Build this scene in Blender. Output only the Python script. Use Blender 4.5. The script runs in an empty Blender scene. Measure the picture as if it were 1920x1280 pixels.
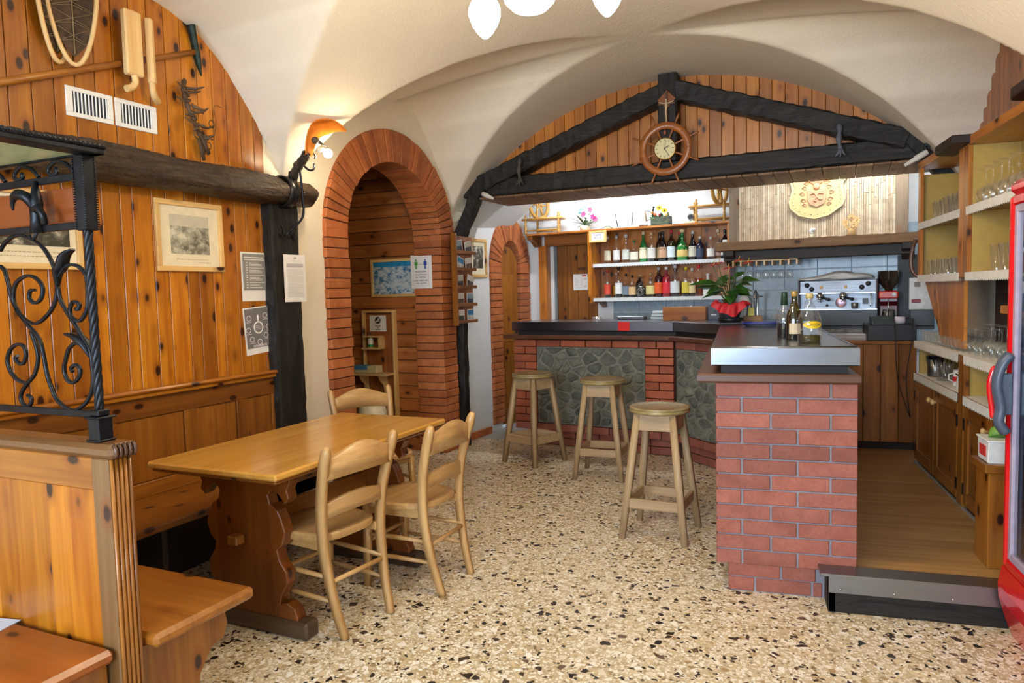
import bpy, math, random
from mathutils import Vector, Matrix
import numpy as np
random.seed(7)
rad = math.radians
PI = math.pi
S = bpy.context.scene
COL = S.collection

# ------------------------------------------------------------------ camera
def make_camera():
    pitch, roll, yaw = rad(3.867), rad(-1.462), rad(17.238)
    fw = Vector((0, math.cos(pitch), -math.sin(pitch)))
    r0 = Vector((1, 0, 0)); u0 = Vector((0, math.sin(pitch), math.cos(pitch)))
    r = r0 * math.cos(roll) + u0 * math.sin(roll)
    u = u0 * math.cos(roll) - r0 * math.sin(roll)
    rz = Matrix.Rotation(yaw, 3, 'Z')
    r, u, fw = rz @ r, rz @ u, rz @ fw
    m = Matrix(((r.x, u.x, -fw.x), (r.y, u.y, -fw.y), (r.z, u.z, -fw.z))).to_4x4()
    m.translation = Vector((0, 0, 1.5))
    cd = bpy.data.cameras.new('camera'); co = bpy.data.objects.new('camera', cd)
    cd.sensor_width = 36.0; cd.lens = 1356.5 / 1920 * 36.0; cd.clip_start = 0.03
    COL.objects.link(co); co.matrix_world = m
    S.camera = co
make_camera()

# ------------------------------------------------------------------ world, lights, exposure
W = bpy.data.worlds.new('world'); S.world = W; W.use_nodes = True
W.node_tree.nodes['Background'].inputs[0].default_value = (0.75, 0.87, 1.0, 1)
W.node_tree.nodes['Background'].inputs[1].default_value = 1.0
vs = S.view_settings
vs.view_transform = 'Standard'; vs.look = 'None'; vs.gamma = 1.0; vs.use_curve_mapping = False
vs.exposure = 0.62
S.cycles.transparent_max_bounces = 40
def area(name, loc, target, sx, sy, power, col):
    d = bpy.data.lights.new(name, 'AREA'); d.shape = 'RECTANGLE'; d.size = sx; d.size_y = sy
    d.energy = power; d.color = col
    o = bpy.data.objects.new(name, d); COL.objects.link(o)
    o.location = loc
    o.rotation_euler = (Vector(target) - Vector(loc)).to_track_quat('-Z', 'Y').to_euler()
    return o
# frames: the room (left wall) frame, the back wall frame, the passage wall frame
TH = rad(7.6); W0 = Vector((-3.487, 0, 0))
class Fr:
    def __init__(s, o, deg):
        s.o = Vector((o[0], o[1], 0)); s.rz = -rad(deg)
        s.m = Matrix.Translation(s.o) @ Matrix.Rotation(s.rz, 4, 'Z')
    def w(s, x, y, z=0): return s.m @ Vector((x, y, z))
MF = Fr((-3.487, 0), 7.6)       # x = out from left wall, y = along it
BF = Fr((-0.544, 7.874), 11.6)  # x along back wall, -y out of it
PF = Fr((-2.62, 6.85), 12.0)    # x out of passage wall, y along it
WF = Fr((0, 0), 0)
# daylight through the two windows of the street wall behind the camera
DAY = (0.66, 0.82, 1.0)
for du in (1.15, 3.15):
    area('window_daylight', MF.w(du, -1.98, 1.75), MF.w(du, 2.5, 1.0), 1.25, 1.5, 135, DAY)

# ------------------------------------------------------------------ mesh builder
class MB:
    def __init__(s): s.v = []; s.f = []; s.mi = []; s.cur = 0; s.sm = []; s.smooth = False
    def mat(s, i): s.cur = i; return s
    def vert(s, p): s.v.append(tuple(p)); return len(s.v) - 1
    def face(s, idx, smooth=None):
        s.f.append(tuple(idx)); s.mi.append(s.cur); s.sm.append(s.smooth if smooth is None else smooth)
    def box(s, x0, x1, y0, y1, z0, z1, ch=0.0, T=None):
        if x1 < x0: x0, x1 = x1, x0
        if y1 < y0: y0, y1 = y1, y0
        if z1 < z0: z0, z1 = z1, z0
        b = len(s.v); P = []
        if ch <= 0:
            for z in (z0, z1):
                for (x, y) in ((x0, y0), (x1, y0), (x1, y1), (x0, y1)): P.append(Vector((x, y, z)))
            F = [(3, 2, 1, 0), (4, 5, 6, 7), (0, 1, 5, 4), (1, 2, 6, 5), (2, 3, 7, 6), (3, 0, 4, 7)]
        else:
            ch = min(ch, (x1-x0)/2.01, (y1-y0)/2.01, (z1-z0)/2.01)
            ring = [(x0+ch, y0), (x1-ch, y0), (x1, y0+ch), (x1, y1-ch), (x1-ch, y1), (x0+ch, y1), (x0, y1-ch), (x0, y0+ch)]
            cap = [(x0+ch, y0+ch), (x1-ch, y0+ch), (x1-ch, y1-ch), (x0+ch, y1-ch)]
            for (x, y) in cap: P.append(Vector((x, y, z0)))
            for (x, y) in ring: P.append(Vector((x, y, z0+ch)))
            for (x, y) in ring: P.append(Vector((x, y, z1-ch)))
            for (x, y) in cap: P.append(Vector((x, y, z1)))
            F = [(3, 2, 1, 0), (20, 21, 22, 23)]
            for i in range(8): F.append((4+i, 4+(i+1) % 8, 12+(i+1) % 8, 12+i))
            for k in range(4):
                F.append((k, (k+1) % 4, 4+2*k+1, 4+2*k)); F.append(((k+1) % 4, 4+(2*k+2) % 8, 4+2*k+1))
                F.append((20+k, 12+2*k, 12+2*k+1, 20+(k+1) % 4)); F.append((20+(k+1) % 4, 12+2*k+1, 12+(2*k+2) % 8))
        for p in P: s.v.append(tuple(T @ p) if T else tuple(p))
        for f in F: s.face([b+i for i in f])
        return s
    def prism(s, poly, d0, d1, axis='y', T=None, ch=0.0):
        """poly: 2D outline; axis y: (x,z) outline extruded in y; x: (y,z); z: (x,y)"""
        n = len(poly); b = len(s.v)
        def mk(p, d):
            q = {'y': (p[0], d, p[1]), 'x': (d, p[0], p[1]), 'z': (p[0], p[1], d)}[axis]
            return tuple(T @ Vector(q)) if T else q
        if ch <= 0:
            for p in poly: s.v.append(mk(p, d0))
            for p in poly: s.v.append(mk(p, d1))
            s.face(range(b+n-1, b-1, -1)); s.face(range(b+n, b+2*n))
            for i in range(n): s.face((b+i, b+(i+1) % n, b+n+(i+1) % n, b+n+i))
        else:
            cx = sum(p[0] for p in poly)/n; cy = sum(p[1] for p in poly)/n
            ins = inset(poly, ch)
            sg = 1 if d1 > d0 else -1
            for p in ins: s.v.append(mk(p, d0))
            for p in poly: s.v.append(mk(p, d0+sg*ch))
            for p in poly: s.v.append(mk(p, d1-sg*ch))
            for p in ins: s.v.append(mk(p, d1))
            s.face(range(b+n-1, b-1, -1)); s.face(range(b+3*n, b+4*n))
            for k in range(3):
                for i in range(n): s.face((b+k*n+i, b+k*n+(i+1) % n, b+(k+1)*n+(i+1) % n, b+(k+1)*n+i))
        return s
    def lathe(s, prof, n=16, T=None, smooth=True, cap=True, arc=None):
        b = len(s.v)
        for (r, z) in prof:
            for i in range(n):
                a = 2*PI*i/n; p = Vector((r*math.cos(a), r*math.sin(a), z)); s.v.append(tuple(T @ p) if T else tuple(p))
        for k in range(len(prof)-1):
            for i in range(n):
                s.face((b+k*n+i, b+k*n+(i+1) % n, b+(k+1)*n+(i+1) % n, b+(k+1)*n+i), smooth)
        if cap:
            s.face([b+i for i in range(n-1, -1, -1)]); k = len(prof)-1; s.face([b+k*n+i for i in range(n)])
        return s
    def tube(s, pts, r, n=8, T=None, closed=False, smooth=True, sq=None, twist=0.0):
        """sweep a circle (or a flat section sq=(w,h)) along pts; r number or list"""
        pts = [Vector(p) for p in pts]; m = len(pts); b = len(s.v)
        rs = r if isinstance(r, (list, tuple)) else [r]*m
        up = None
        for i, p in enumerate(pts):
            if closed: t = pts[(i+1) % m]-pts[i-1]
            else: t = pts[min(i+1, m-1)]-pts[max(i-1, 0)]
            if t.length < 1e-9: t = Vector((0, 0, 1))
            t.normalize()
            if up is None:
                up = Vector((0, 0, 1)) if abs(t.z) < .9 else Vector((1, 0, 0))
            a = (up - t*up.dot(t))
            if a.length < 1e-6: a = t.orthogonal()
            a.normalize(); c = t.cross(a); up = a
            for k in range(n):
                an = 2*PI*k/n + twist*i
                if sq:
                    x, y = math.cos(an+PI/4)*sq[0], math.sin(an+PI/4)*sq[1]
                    q = p + a*x*rs[i]*1.4142 + c*y*rs[i]*1.4142
                else: q = p + (a*math.cos(an)+c*math.sin(an))*rs[i]
                s.v.append(tuple(T @ q) if T else tuple(q))
        for i in range(m if closed else m-1):
            for k in range(n):
                j = (i+1) % m
                s.face((b+i*n+k, b+i*n+(k+1) % n, b+j*n+(k+1) % n, b+j*n+k), smooth)
        if not closed:
            s.face([b+k for k in range(n-1, -1, -1)]); s.face([b+(m-1)*n+k for k in range(n)])
        return s
    def grid(s, fn, nu, nv, smooth=True, closed_u=False):
        b = len(s.v)
        for j in range(nv):
            for i in range(nu): s.v.append(tuple(fn(i/(nu-(0 if closed_u else 1)), j/(nv-1))))
        for j in range(nv-1):
            for i in range(nu if closed_u else nu-1):
                k = (i+1) % nu
                s.face((b+j*nu+i, b+j*nu+k, b+(j+1)*nu+k, b+(j+1)*nu+i), smooth)
        return s
    def ball(s, c, r, n=10, m=7, T=None, sz=(1, 1, 1)):
        prof = []
        for j in range(m): a = -PI/2+PI*j/(m-1); prof.append((max(math.cos(a), .001)*r, math.sin(a)*r))
        M_ = Matrix.Translation(Vector(c)) @ Matrix.Diagonal((sz[0], sz[1], sz[2], 1))
        if T: M_ = T @ M_
        return s.lathe(prof, n, M_, True, True)
    def mesh(s, name, mats=None):
        me = bpy.data.meshes.new(name); me.from_pydata(s.v, [], s.f)
        if mats:
            for m in (mats if isinstance(mats, (list, tuple)) else [mats]): me.materials.append(m)
        me.polygons.foreach_set('material_index', s.mi)
        me.polygons.foreach_set('use_smooth', s.sm)
        me.update()
        return me
def inset(poly, d):
    n = len(poly); out = []
    A = sum(poly[i][0]*poly[(i+1) % n][1]-poly[(i+1) % n][0]*poly[i][1] for i in range(n))
    sg = 1 if A > 0 else -1
    for i in range(n):
        p0, p1, p2 = poly[i-1], poly[i], poly[(i+1) % n]
        e1 = Vector((p1[0]-p0[0], p1[1]-p0[1])); e2 = Vector((p2[0]-p1[0], p2[1]-p1[1]))
        if e1.length < 1e-9 or e2.length < 1e-9: out.append(p1); continue
        e1.normalize(); e2.normalize()
        n1 = Vector((-e1.y, e1.x))*sg; n2 = Vector((-e2.y, e2.x))*sg
        b = n1+n2
        if b.length < 1e-6: out.append(p1); continue
        b.normalize(); k = d/max(b.dot(n1), .35)
        out.append((p1[0]+b.x*k, p1[1]+b.y*k))
    return out

# ------------------------------------------------------------------ objects
def link(o, parent=None):
    COL.objects.link(o)
    if parent is not None: o.parent = parent
    return o
def obj(name, mb, mats, parent=None, loc=(0, 0, 0), rz=0.0, rot=None, scale=None):
    me = mb.mesh(name, mats) if isinstance(mb, MB) else mb
    o = bpy.data.objects.new(name, me); o.location = loc
    o.rotation_euler = rot if rot else (0, 0, rz)
    if scale: o.scale = scale
    return link(o, parent)
def tag(o, label=None, cat=None, group=None, kind=None):
    if label: o['label'] = label
    if cat: o['category'] = cat
    if group: o['group'] = group
    if kind: o['kind'] = kind
    return o
def thing(name, label, cat, loc=(0, 0, 0), rz=0.0, group=None, rot=None):
    o = bpy.data.objects.new(name, None); o.empty_display_size = .05
    o.location = loc; o.rotation_euler = rot if rot else (0, 0, rz)
    COL.objects.link(o)
    return tag(o, label, cat, group)
def struct(name, mb, mats, fr=WF, label=None):
    o = obj(name, mb, mats, None, fr.o, fr.rz); o['kind'] = 'structure'
    if label: o['label'] = label
    return o
def dup(root, loc, rz=None, label=None, group=None, rot=None):
    def cp(o, par):
        c = o.copy(); COL.objects.link(c); c.parent = par
        for ch in o.children: cp(ch, c)
        return c
    r = cp(root, None); r.location = loc
    if rz is not None: r.rotation_euler = (0, 0, rz)
    if rot is not None: r.rotation_euler = rot
    if label: r['label'] = label
    if group: r['group'] = group
    return r
ORD = ('first', 'second', 'third', 'fourth', 'fifth', 'sixth', 'seventh', 'eighth', 'ninth', 'tenth', 'eleventh', 'twelfth')
def lerp(a, b, t): return a+(b-a)*t
def smooth_path(pts, k=6):
    """Catmull-Rom through pts"""
    P = [Vector(p) for p in pts]; out = []
    for i in range(len(P)-1):
        p0, p1, p2, p3 = P[max(i-1, 0)], P[i], P[i+1], P[min(i+2, len(P)-1)]
        for j in range(k):
            t = j/k
            out.append(.5*((2*p1)+(p2-p0)*t+(2*p0-5*p1+4*p2-p3)*t*t+(3*p1-p0-3*p2+p3)*t**3))
    out.append(P[-1]); return out
# ------------------------------------------------------------------ materials
MATS = {}
class NT:
    def __init__(s, name):
        s.m = bpy.data.materials.new(name); s.m.use_nodes = True
        s.t = s.m.node_tree; s.n = s.t.nodes; s.l = s.t.links
        s.b = s.n['Principled BSDF']; s.out = s.n['Material Output']
    def node(s, typ, **kw):
        n = s.n.new(typ)
        for k, v in kw.items():
            if k.startswith('i_'):
                key = k[2:]; key = int(key) if key.isdigit() else key.replace('_', ' ')
                if hasattr(v, 'node'): s.l.new(v, n.inputs[key])
                else: n.inputs[key].default_value = v
            else: setattr(n, k, v)
        return n
    def coord(s, rnd=True, kind='Object'):
        c = s.node('ShaderNodeTexCoord').outputs[kind]
        if rnd:
            r = s.node('ShaderNodeObjectInfo').outputs['Random']
            k = s.node('ShaderNodeMath', operation='MULTIPLY', i_0=r, i_1=53.7).outputs[0]
            cm = s.node('ShaderNodeCombineXYZ', i_0=k, i_1=k, i_2=k).outputs[0]
            c = s.node('ShaderNodeVectorMath', operation='ADD', i_0=c, i_1=cm).outputs[0]
        return c
    def scale(s, c, sc):
        return s.node('ShaderNodeVectorMath', operation='MULTIPLY', i_0=c, i_1=sc).outputs[0]
    def ramp(s, fac, stops, interp='LINEAR'):
        n = s.node('ShaderNodeValToRGB'); n.color_ramp.interpolation = interp
        e = n.color_ramp.elements
        while len(e) < len(stops): e.new(.5)
        for i, (p, c) in enumerate(stops):
            e[i].position = p; e[i].color = c if len(c) == 4 else (*c, 1)
        s.l.new(fac, n.inputs[0]); return n.outputs[0]
    def noise(s, c, scale=5, detail=4, rough=.55, dist=0.0):
        return s.node('ShaderNodeTexNoise', i_Vector=c, i_Scale=scale, i_Detail=detail, i_Roughness=rough, i_Distortion=dist).outputs[0]
    def mix(s, f, a, b, mode='MIX'):
        n = s.node('ShaderNodeMix', data_type='RGBA', blend_type=mode)
        for k, v in ((0, f), (6, a), (7, b)):
            if hasattr(v, 'node'): s.l.new(v, n.inputs[k])
            else: n.inputs[k].default_value = v if k == 0 else ((*v, 1) if len(v) == 3 else v)
        return n.outputs[2]
    def math(s, op, a, b=0.0, clamp=False):
        n = s.node('ShaderNodeMath', operation=op, use_clamp=clamp)
        for k, v in ((0, a), (1, b)):
            if hasattr(v, 'node'): s.l.new(v, n.inputs[k])
            else: n.inputs[k].default_value = v
        return n.outputs[0]
    def set(s, **kw):
        for k, v in kw.items():
            key = {'col': 'Base Color', 'rough': 'Roughness', 'metal': 'Metallic', 'trans': 'Transmission Weight', 'coat': 'Coat Weight', 'ior': 'IOR',
                   'emit': 'Emission Color', 'estr': 'Emission Strength', 'spec': 'Specular IOR Level', 'alpha': 'Alpha', 'sub': 'Subsurface Weight'}[k]
            if hasattr(v, 'node'): s.l.new(v, s.b.inputs[key])
            else: s.b.inputs[key].default_value = (*v, 1) if isinstance(v, tuple) and len(v) == 3 else v
        return s
    def bump(s, h, strength=.3, dist=.01):
        n = s.node('ShaderNodeBump', i_Strength=strength, i_Distance=dist, i_Height=h)
        s.l.new(n.outputs[0], s.b.inputs['Normal']); return s
def srgb(h):
    h = h.lstrip('#'); c = [int(h[i:i+2], 16)/255 for i in (0, 2, 4)]
    return tuple(x/12.92 if x <= .04045 else ((x+.055)/1.055)**2.4 for x in c)
def plain(name, col, rough=.5, metal=0.0, coat=0.0, var=.06, **kw):
    """one colour with a little fine mottling"""
    if name in MATS: return MATS[name]
    t = NT(name); c = srgb(col) if isinstance(col, str) else col
    n = t.noise(t.coord(), 22, 3)
    dk = tuple(x*(1-var*2.2) for x in c); lt = tuple(min(x*(1+var), 1) for x in c)
    t.set(col=t.ramp(n, [(.3, dk), (.7, lt)]), rough=rough, metal=metal, coat=coat, **kw)
    MATS[name] = t.m; return t.m
def wood(name, c1, c2, axis='z', knots=.5, rough=.38, coat=.25, knotcol='#260d03', grain=1.0, var=.35, ksc=10.5, bump=.12):
    if name in MATS: return MATS[name]
    t = NT(name); c = t.coord()
    a = {'x': 0, 'y': 1, 'z': 2}[axis]
    g = [16.0]*3; g[a] = .9; g2 = [60.0]*3; g2[a] = 2.2; kz = [1.0]*3; kz[a] = .55
    n1 = t.noise(t.scale(c, tuple(g)), 1.0, 5, .6, .6)
    n2 = t.noise(t.scale(c, tuple(g2)), 1.0, 3, .6)
    base = t.ramp(n1, [(.28, srgb(c1)), (.72, srgb(c2))])
    fine = t.ramp(n2, [(.3, (.72, .66, .6)), (.6, (1, 1, 1))])
    base = t.mix(.55*grain, base, fine, 'MULTIPLY')
    r = t.node('ShaderNodeObjectInfo').outputs['Random']
    tone = t.ramp(r, [(0, (1-var, 1-var*1.15, 1-var*1.3)), (1, (1.08, 1.06, 1.02))])
    base = t.mix(1.0, base, tone, 'MULTIPLY')
    if knots > 0:
        v = t.node('ShaderNodeTexVoronoi', i_Vector=t.scale(c, tuple(kz)), i_Scale=ksc, i_Randomness=1.0)
        d = v.outputs['Distance']
        pres = t.math('GREATER_THAN', t.node('ShaderNodeSeparateColor', i_Color=v.outputs['Color']).outputs[0], 1-knots)
        core = t.ramp(d, [(.13, (1, 1, 1)), (.2, (0, 0, 0))]); halo = t.ramp(d, [(.16, (1, 1, 1)), (.42, (0, 0, 0))])
        base = t.mix(t.math('MULTIPLY', t.math('MULTIPLY', halo, pres), .6), base, srgb('#7a3a0c'))
        base = t.mix(t.math('MULTIPLY', t.math('MULTIPLY', core, pres), .96), base, srgb(knotcol))
    t.set(col=base, rough=rough, coat=coat); t.b.inputs['Coat Roughness'].default_value = .22
    t.bump(n2, bump, .003)
    MATS[name] = t.m; return t.m
def wood3(name, *a, **k): return {ax: wood(name+'_'+ax, *a, axis=ax, **k) for ax in 'xyz'}

PINE = wood3('pine_wall', '#a85a0a', '#dc9226', knots=.9, rough=.33, var=.42)
PINED = wood3('pine_brown', '#7c4610', '#ab6e26', knots=.6, rough=.35)          # booths, cabinets
PINER = wood3('pine_red', '#9a5628', '#c88248', knots=.55, rough=.45)           # niche boards, lunette over bar
PINEO = wood3('pine_orange', '#b3671c', '#cf8838', knots=.45, rough=.4)        # shelves, frames round the back door
TABLE = wood3('table_top', '#c58d3c', '#dcaa54', knots=0, rough=.16, coat=.5, var=.05, grain=.3, bump=.0)
CHAIR = wood3('beech_chair', '#b08650', '#d2ab74', knots=0, rough=.36, coat=.2, var=.08, bump=.05)
STOOL = wood3('pale_stool', '#9c8260', '#bda27c', knots=0, rough=.5, coat=.05, var=.1)
STOOLT = wood3('stool_seat', '#86764c', '#a99868', knots=0, rough=.28, coat=.3, var=.1)
FRAME = wood3('frame_wood', '#d7a962', '#ecca8d', knots=.15, rough=.45, var=.1, grain=.5)
OLDW = wood3('weathered_wood', '#6b5a48', '#93816a', knots=.25, rough=.7, coat=0, var=.15)
MANTEL = wood3('mantel_oak', '#7a5530', '#a67c4c', knots=.3, rough=.6, coat=0, var=.1)
SOFF = wood3('soffit_board', '#6d4c32', '#a07e5c', knots=.3, rough=.6, coat=0, var=.4)
LEDGE = wood3('dark_ledge', '#4a2b1c', '#6e4530', knots=.15, rough=.35, coat=.3, var=.1)
GOLDW = wood3('turned_gold_wood', '#b07c2e', '#d8ab55', knots=0, rough=.3, coat=.3, var=.1)
PEELW = wood3('bare_wood', '#cfa468', '#e4c48c', knots=.15, rough=.6, coat=0, var=.06, grain=.4)
def blackwood(name, c1='#0f0d0b', c2='#2b2620', axis='z', sc=14.0, bump=.7, rough=.55):
    if name in MATS: return MATS[name]
    t = NT(name); c = t.coord(); a = {'x': 0, 'y': 1, 'z': 2}[axis]
    g = [sc]*3; g[a] = sc*.16
    n1 = t.noise(t.scale(c, tuple(g)), 1.6, 7, .65, .8); n2 = t.noise(c, 3, 3)
    base = t.ramp(n1, [(.3, srgb(c1)), (.62, srgb(c2)), (.85, srgb('#4a4036'))])
    base = t.mix(.35, base, t.ramp(n2, [(.3, (.25, .22, .2)), (.7, (1, 1, 1))]), 'MULTIPLY')
    t.set(col=base, rough=rough, coat=.0, spec=.35).bump(n1, bump, .012)
    MATS[name] = t.m; return t.m
BLKX, BLKY, BLKZ = blackwood('tarred_wood_x', axis='x'), blackwood('tarred_wood_y', '#1c140c', '#4d3b28', axis='y', sc=22, bump=1.6, rough=.3), blackwood('tarred_wood_z', axis='z')
def brickmat(name, c1, c2, rough=.62):
    t = NT(name); c = t.coord()
    n1 = t.noise(c, 9, 5, .6); n2 = t.noise(c, 70, 4, .7)
    r = t.node('ShaderNodeObjectInfo').outputs['Random']
    base = t.ramp(n1, [(.3, srgb(c1)), (.72, srgb(c2))])
    base = t.mix(1.0, base, t.ramp(r, [(0, (.72, .68, .68)), (.5, (1, 1, 1)), (1, (1.12, 1.06, 1.0))]), 'MULTIPLY')
    base = t.mix(.35, base, t.ramp(n2, [(.32, (.45, .4, .4)), (.55, (1, 1, 1))]), 'MULTIPLY')
    t.set(col=base, rough=rough).bump(n2, .25, .004)
    MATS[name] = t.m; return t.m
BRK = brickmat('bar_brick', '#8a4c3e', '#a46252'); BRKA = brickmat('arch_brick', '#a85a2e', '#c67a44'); BRKD = brickmat('bar_brick_orange', '#9c4d30', '#b56440')
MORT = plain('mortar', '#8b8790', .9); MORTD = plain('dark_joint', '#39291f', .9)
def plaster(name, col, sc=1.0):
    t = NT(name); c = t.coord(False)
    n1 = t.noise(c, 2.2*sc, 5, .6); n2 = t.noise(c, 55*sc, 4, .6); k = srgb(col)
    t.set(col=t.ramp(n1, [(.3, tuple(x*.93 for x in k)), (.7, k)]), rough=.88).bump(t.math('ADD', t.math('MULTIPLY', n1, 2.0), n2), .22, .012)
    MATS[name] = t.m; return t.m
PLAST = plaster('plaster_white', '#eadfcb'); PLASTC = plaster('plaster_cool', '#e9ecee')
YELLOW = plain('mustard_paint', '#b4944a', .6, var=.03)
def stone():
    t = NT('grey_stone'); c = t.coord()
    n1 = t.noise(c, 6, 6, .65); n2 = t.noise(t.scale(c, (1, 1, 3)), 25, 5, .7)
    r = t.node('ShaderNodeObjectInfo').outputs['Random']
    base = t.ramp(n1, [(.3, srgb('#4e4f47')), (.55, srgb('#75776a')), (.75, srgb('#8f9080'))])
    base = t.mix(1.0, base, t.ramp(r, [(0, (.7, .72, .74)), (.6, (1, 1, .97)), (1, (1.15, 1.15, 1.1))]), 'MULTIPLY')
    base = t.mix(.5, base, t.ramp(n2, [(.3, (.4, .4, .4)), (.6, (1, 1, 1))]), 'MULTIPLY')
    t.set(col=base, rough=.8).bump(n2, .6, .01); return t.m
STONE = stone()
STMORT = plain('stone_mortar', '#7f7b70', .95, var=.15)
def terrazzo():
    t = NT('terrazzo'); c = t.coord(False)
    w = t.noise(c, 14, 2); wv = t.node('ShaderNodeVectorMath', operation='ADD', i_0=c, i_1=t.scale(t.node('ShaderNodeCombineXYZ', i_0=w, i_1=w, i_2=w).outputs[0], (.04, -.04, .02))).outputs[0]
    base = None
    def layer(scale, stops, edge, base, lo):
        v = t.node('ShaderNodeTexVoronoi', i_Vector=wv, i_Scale=scale)
        ve = t.node('ShaderNodeTexVoronoi', feature='DISTANCE_TO_EDGE', i_Vector=wv, i_Scale=scale)
        sp = t.node('ShaderNodeSeparateColor', i_Color=v.outputs['Color'])
        col = t.ramp(sp.outputs[0], stops, 'CONSTANT')
        thr = t.math('MULTIPLY_ADD', sp.outputs[1], edge)
        thr.node.inputs[2].default_value = .05
        m = t.math('GREATER_THAN', ve.outputs['Distance'], thr)
        pres = t.math('GREATER_THAN', sp.outputs[2], lo)
        return t.mix(t.math('MULTIPLY', m, pres), base, col)
    n = t.noise(c, 1.2, 3)
    base = t.ramp(n, [(.3, srgb('#b9a684')), (.7, srgb('#cdbd9f'))])
    base = layer(70, [(0, srgb('#efe6d4')), (.35, srgb('#d3bd95')), (.55, srgb('#e8ddc8')), (.72, srgb('#b9a078')), (.86, srgb('#f4eee2')), (.94, srgb('#8d7558'))], .12, base, .1)
    base = layer(34, [(0, srgb('#efe7d8')), (.4, srgb('#d9c6a2')), (.6, srgb('#e2d6c0')), (.8, srgb('#a98e68')), (.9, srgb('#f3eee4'))], .2, base, .45)
    base = layer(26, [(0, srgb('#2d2521')), (.35, srgb('#4a3a30')), (.55, srgb('#211d1d')), (.75, srgb('#6b5644')), (.88, srgb('#38302c'))], .2, base, .77)
    base = layer(47, [(0, srgb('#2a2422')), (.4, srgb('#5d4937')), (.7, srgb('#3a312d'))], .22, base, .85)
    t.set(col=base, rough=t.ramp(t.noise(c, 6, 3), [(.3, (.28, .28, .28)), (.7, (.42, .42, .42))]), spec=.4); return t.m
TERR = terrazzo()
def laminate():
    t = NT('laminate_floor'); c = t.coord(False)
    n1 = t.noise(t.scale(c, (1.4, 22, 1)), 1, 4, .6); n2 = t.noise(t.scale(c, (.8, 7, 1)), 1, 2)
    base = t.ramp(n1, [(.3, srgb('#9c7240')), (.7, srgb('#c69a60'))])
    base = t.mix(.5, base, t.ramp(n2, [(.35, (.6, .57, .52)), (.65, (1, 1, 1))]), 'MULTIPLY')
    t.set(col=base, rough=.42); return t.m
LAM = laminate()
def metal(name, col, rough, axis='x', br=.12):
    t = NT(name); c = t.coord(); a = {'x': 0, 'y': 1, 'z': 2}[axis]
    g = [90.0]*3; g[a] = 2.5
    n = t.noise(t.scale(c, tuple(g)), 1, 3); n2 = t.noise(c, 4, 3)
    t.set(col=srgb(col), metal=1.0, rough=t.ramp(t.math('ADD', t.math('MULTIPLY', n, .6), t.math('MULTIPLY', n2, .4)), [(.3, (rough-br/2,)*3), (.7, (rough+br,)*3)]))
    MATS[name] = t.m; return t.m
STEEL = metal('brushed_steel', '#8c93a0', .24, br=.03); CHROME = plain('chrome', '#c9ccd0', .12, 1.0, var=.02)
IRON = plain('wrought_iron', '#1c1f26', .38, .55, var=.3); IRONB = plain('black_metal', '#141416', .35, .3, var=.2)
SILVER = plain('worn_metal', '#8d8a86', .35, .9, var=.15); BRASS = plain('brass', '#b08d4c', .3, .9)
def thinglass(name, tint=(1, 1, 1), base=.05, gl=.8, edge=.0, pw=1.0):
    t = NT(name)
    tr = t.node('ShaderNodeBsdfTransparent', i_0=(*tint, 1)); g = t.node('ShaderNodeBsdfGlossy', i_0=(1, 1, 1, 1), i_Roughness=.03)
    lw = t.node('ShaderNodeLayerWeight', i_0=.35); f = t.math('MULTIPLY_ADD', t.math('POWER', lw.outputs['Facing'], pw), gl); f.node.inputs[2].default_value = base
    df = t.node('ShaderNodeBsdfDiffuse', i_0=(.8, .82, .82, 1)); gd = t.node('ShaderNodeMixShader', i_0=edge); t.l.new(g.outputs[0], gd.inputs[1]); t.l.new(df.outputs[0], gd.inputs[2])
    mx = t.node('ShaderNodeMixShader', i_0=f); t.l.new(tr.outputs[0], mx.inputs[1]); t.l.new(gd.outputs[0], mx.inputs[2])
    t.l.new(mx.outputs[0], t.out.inputs[0]); MATS[name] = t.m; return t.m
GLASS = thinglass('clear_glass', (.985, .99, .985), .06, .8, .12, 2.2)
PANE = thinglass('window_pane', (.97, .98, .99), .04, .5); FRGL = thinglass('fridge_glass', (.55, .66, .72), .12, .6)
BLACKP = plain('black_plastic', '#17181b', .4, var=.1); DKGREY = plain('dark_grey_plastic', '#33363b', .45)
WHITE = plain('white_enamel', '#e9e8e4', .35, var=.03); PAPER = plain('white_paper', '#ece9e6', .8, var=.02); CARD = plain('cream_card', '#eadfc4', .85, var=.03)
LACE = plain('lace_white', '#eee9e0', .9, var=.04); INK = plain('print_grey', '#8d8a88', .9, var=.03); INKD = plain('print_dark', '#3a3a3e', .9); INKP = plain('pale_print', '#b9b6b4', .9, var=.02)
RED = plain('gloss_red', '#d3121b', .22, coat=.5, var=.03); REDM = plain('matt_red', '#c4161a', .55)
BLUEM = plain('blue_print', '#2a4aa0', .8); GREENM = plain('green_print', '#4f9e3c', .8)
def emis(name, col, st):
    t = NT(name); t.set(col=col, emit=col, estr=st, rough=.3); MATS[name] = t.m; return t.m
# ------------------------------------------------------------------ room shell
def zl(u): return .64+math.sqrt(max(2.66**2-(u-2.08)**2, .01))
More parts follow.
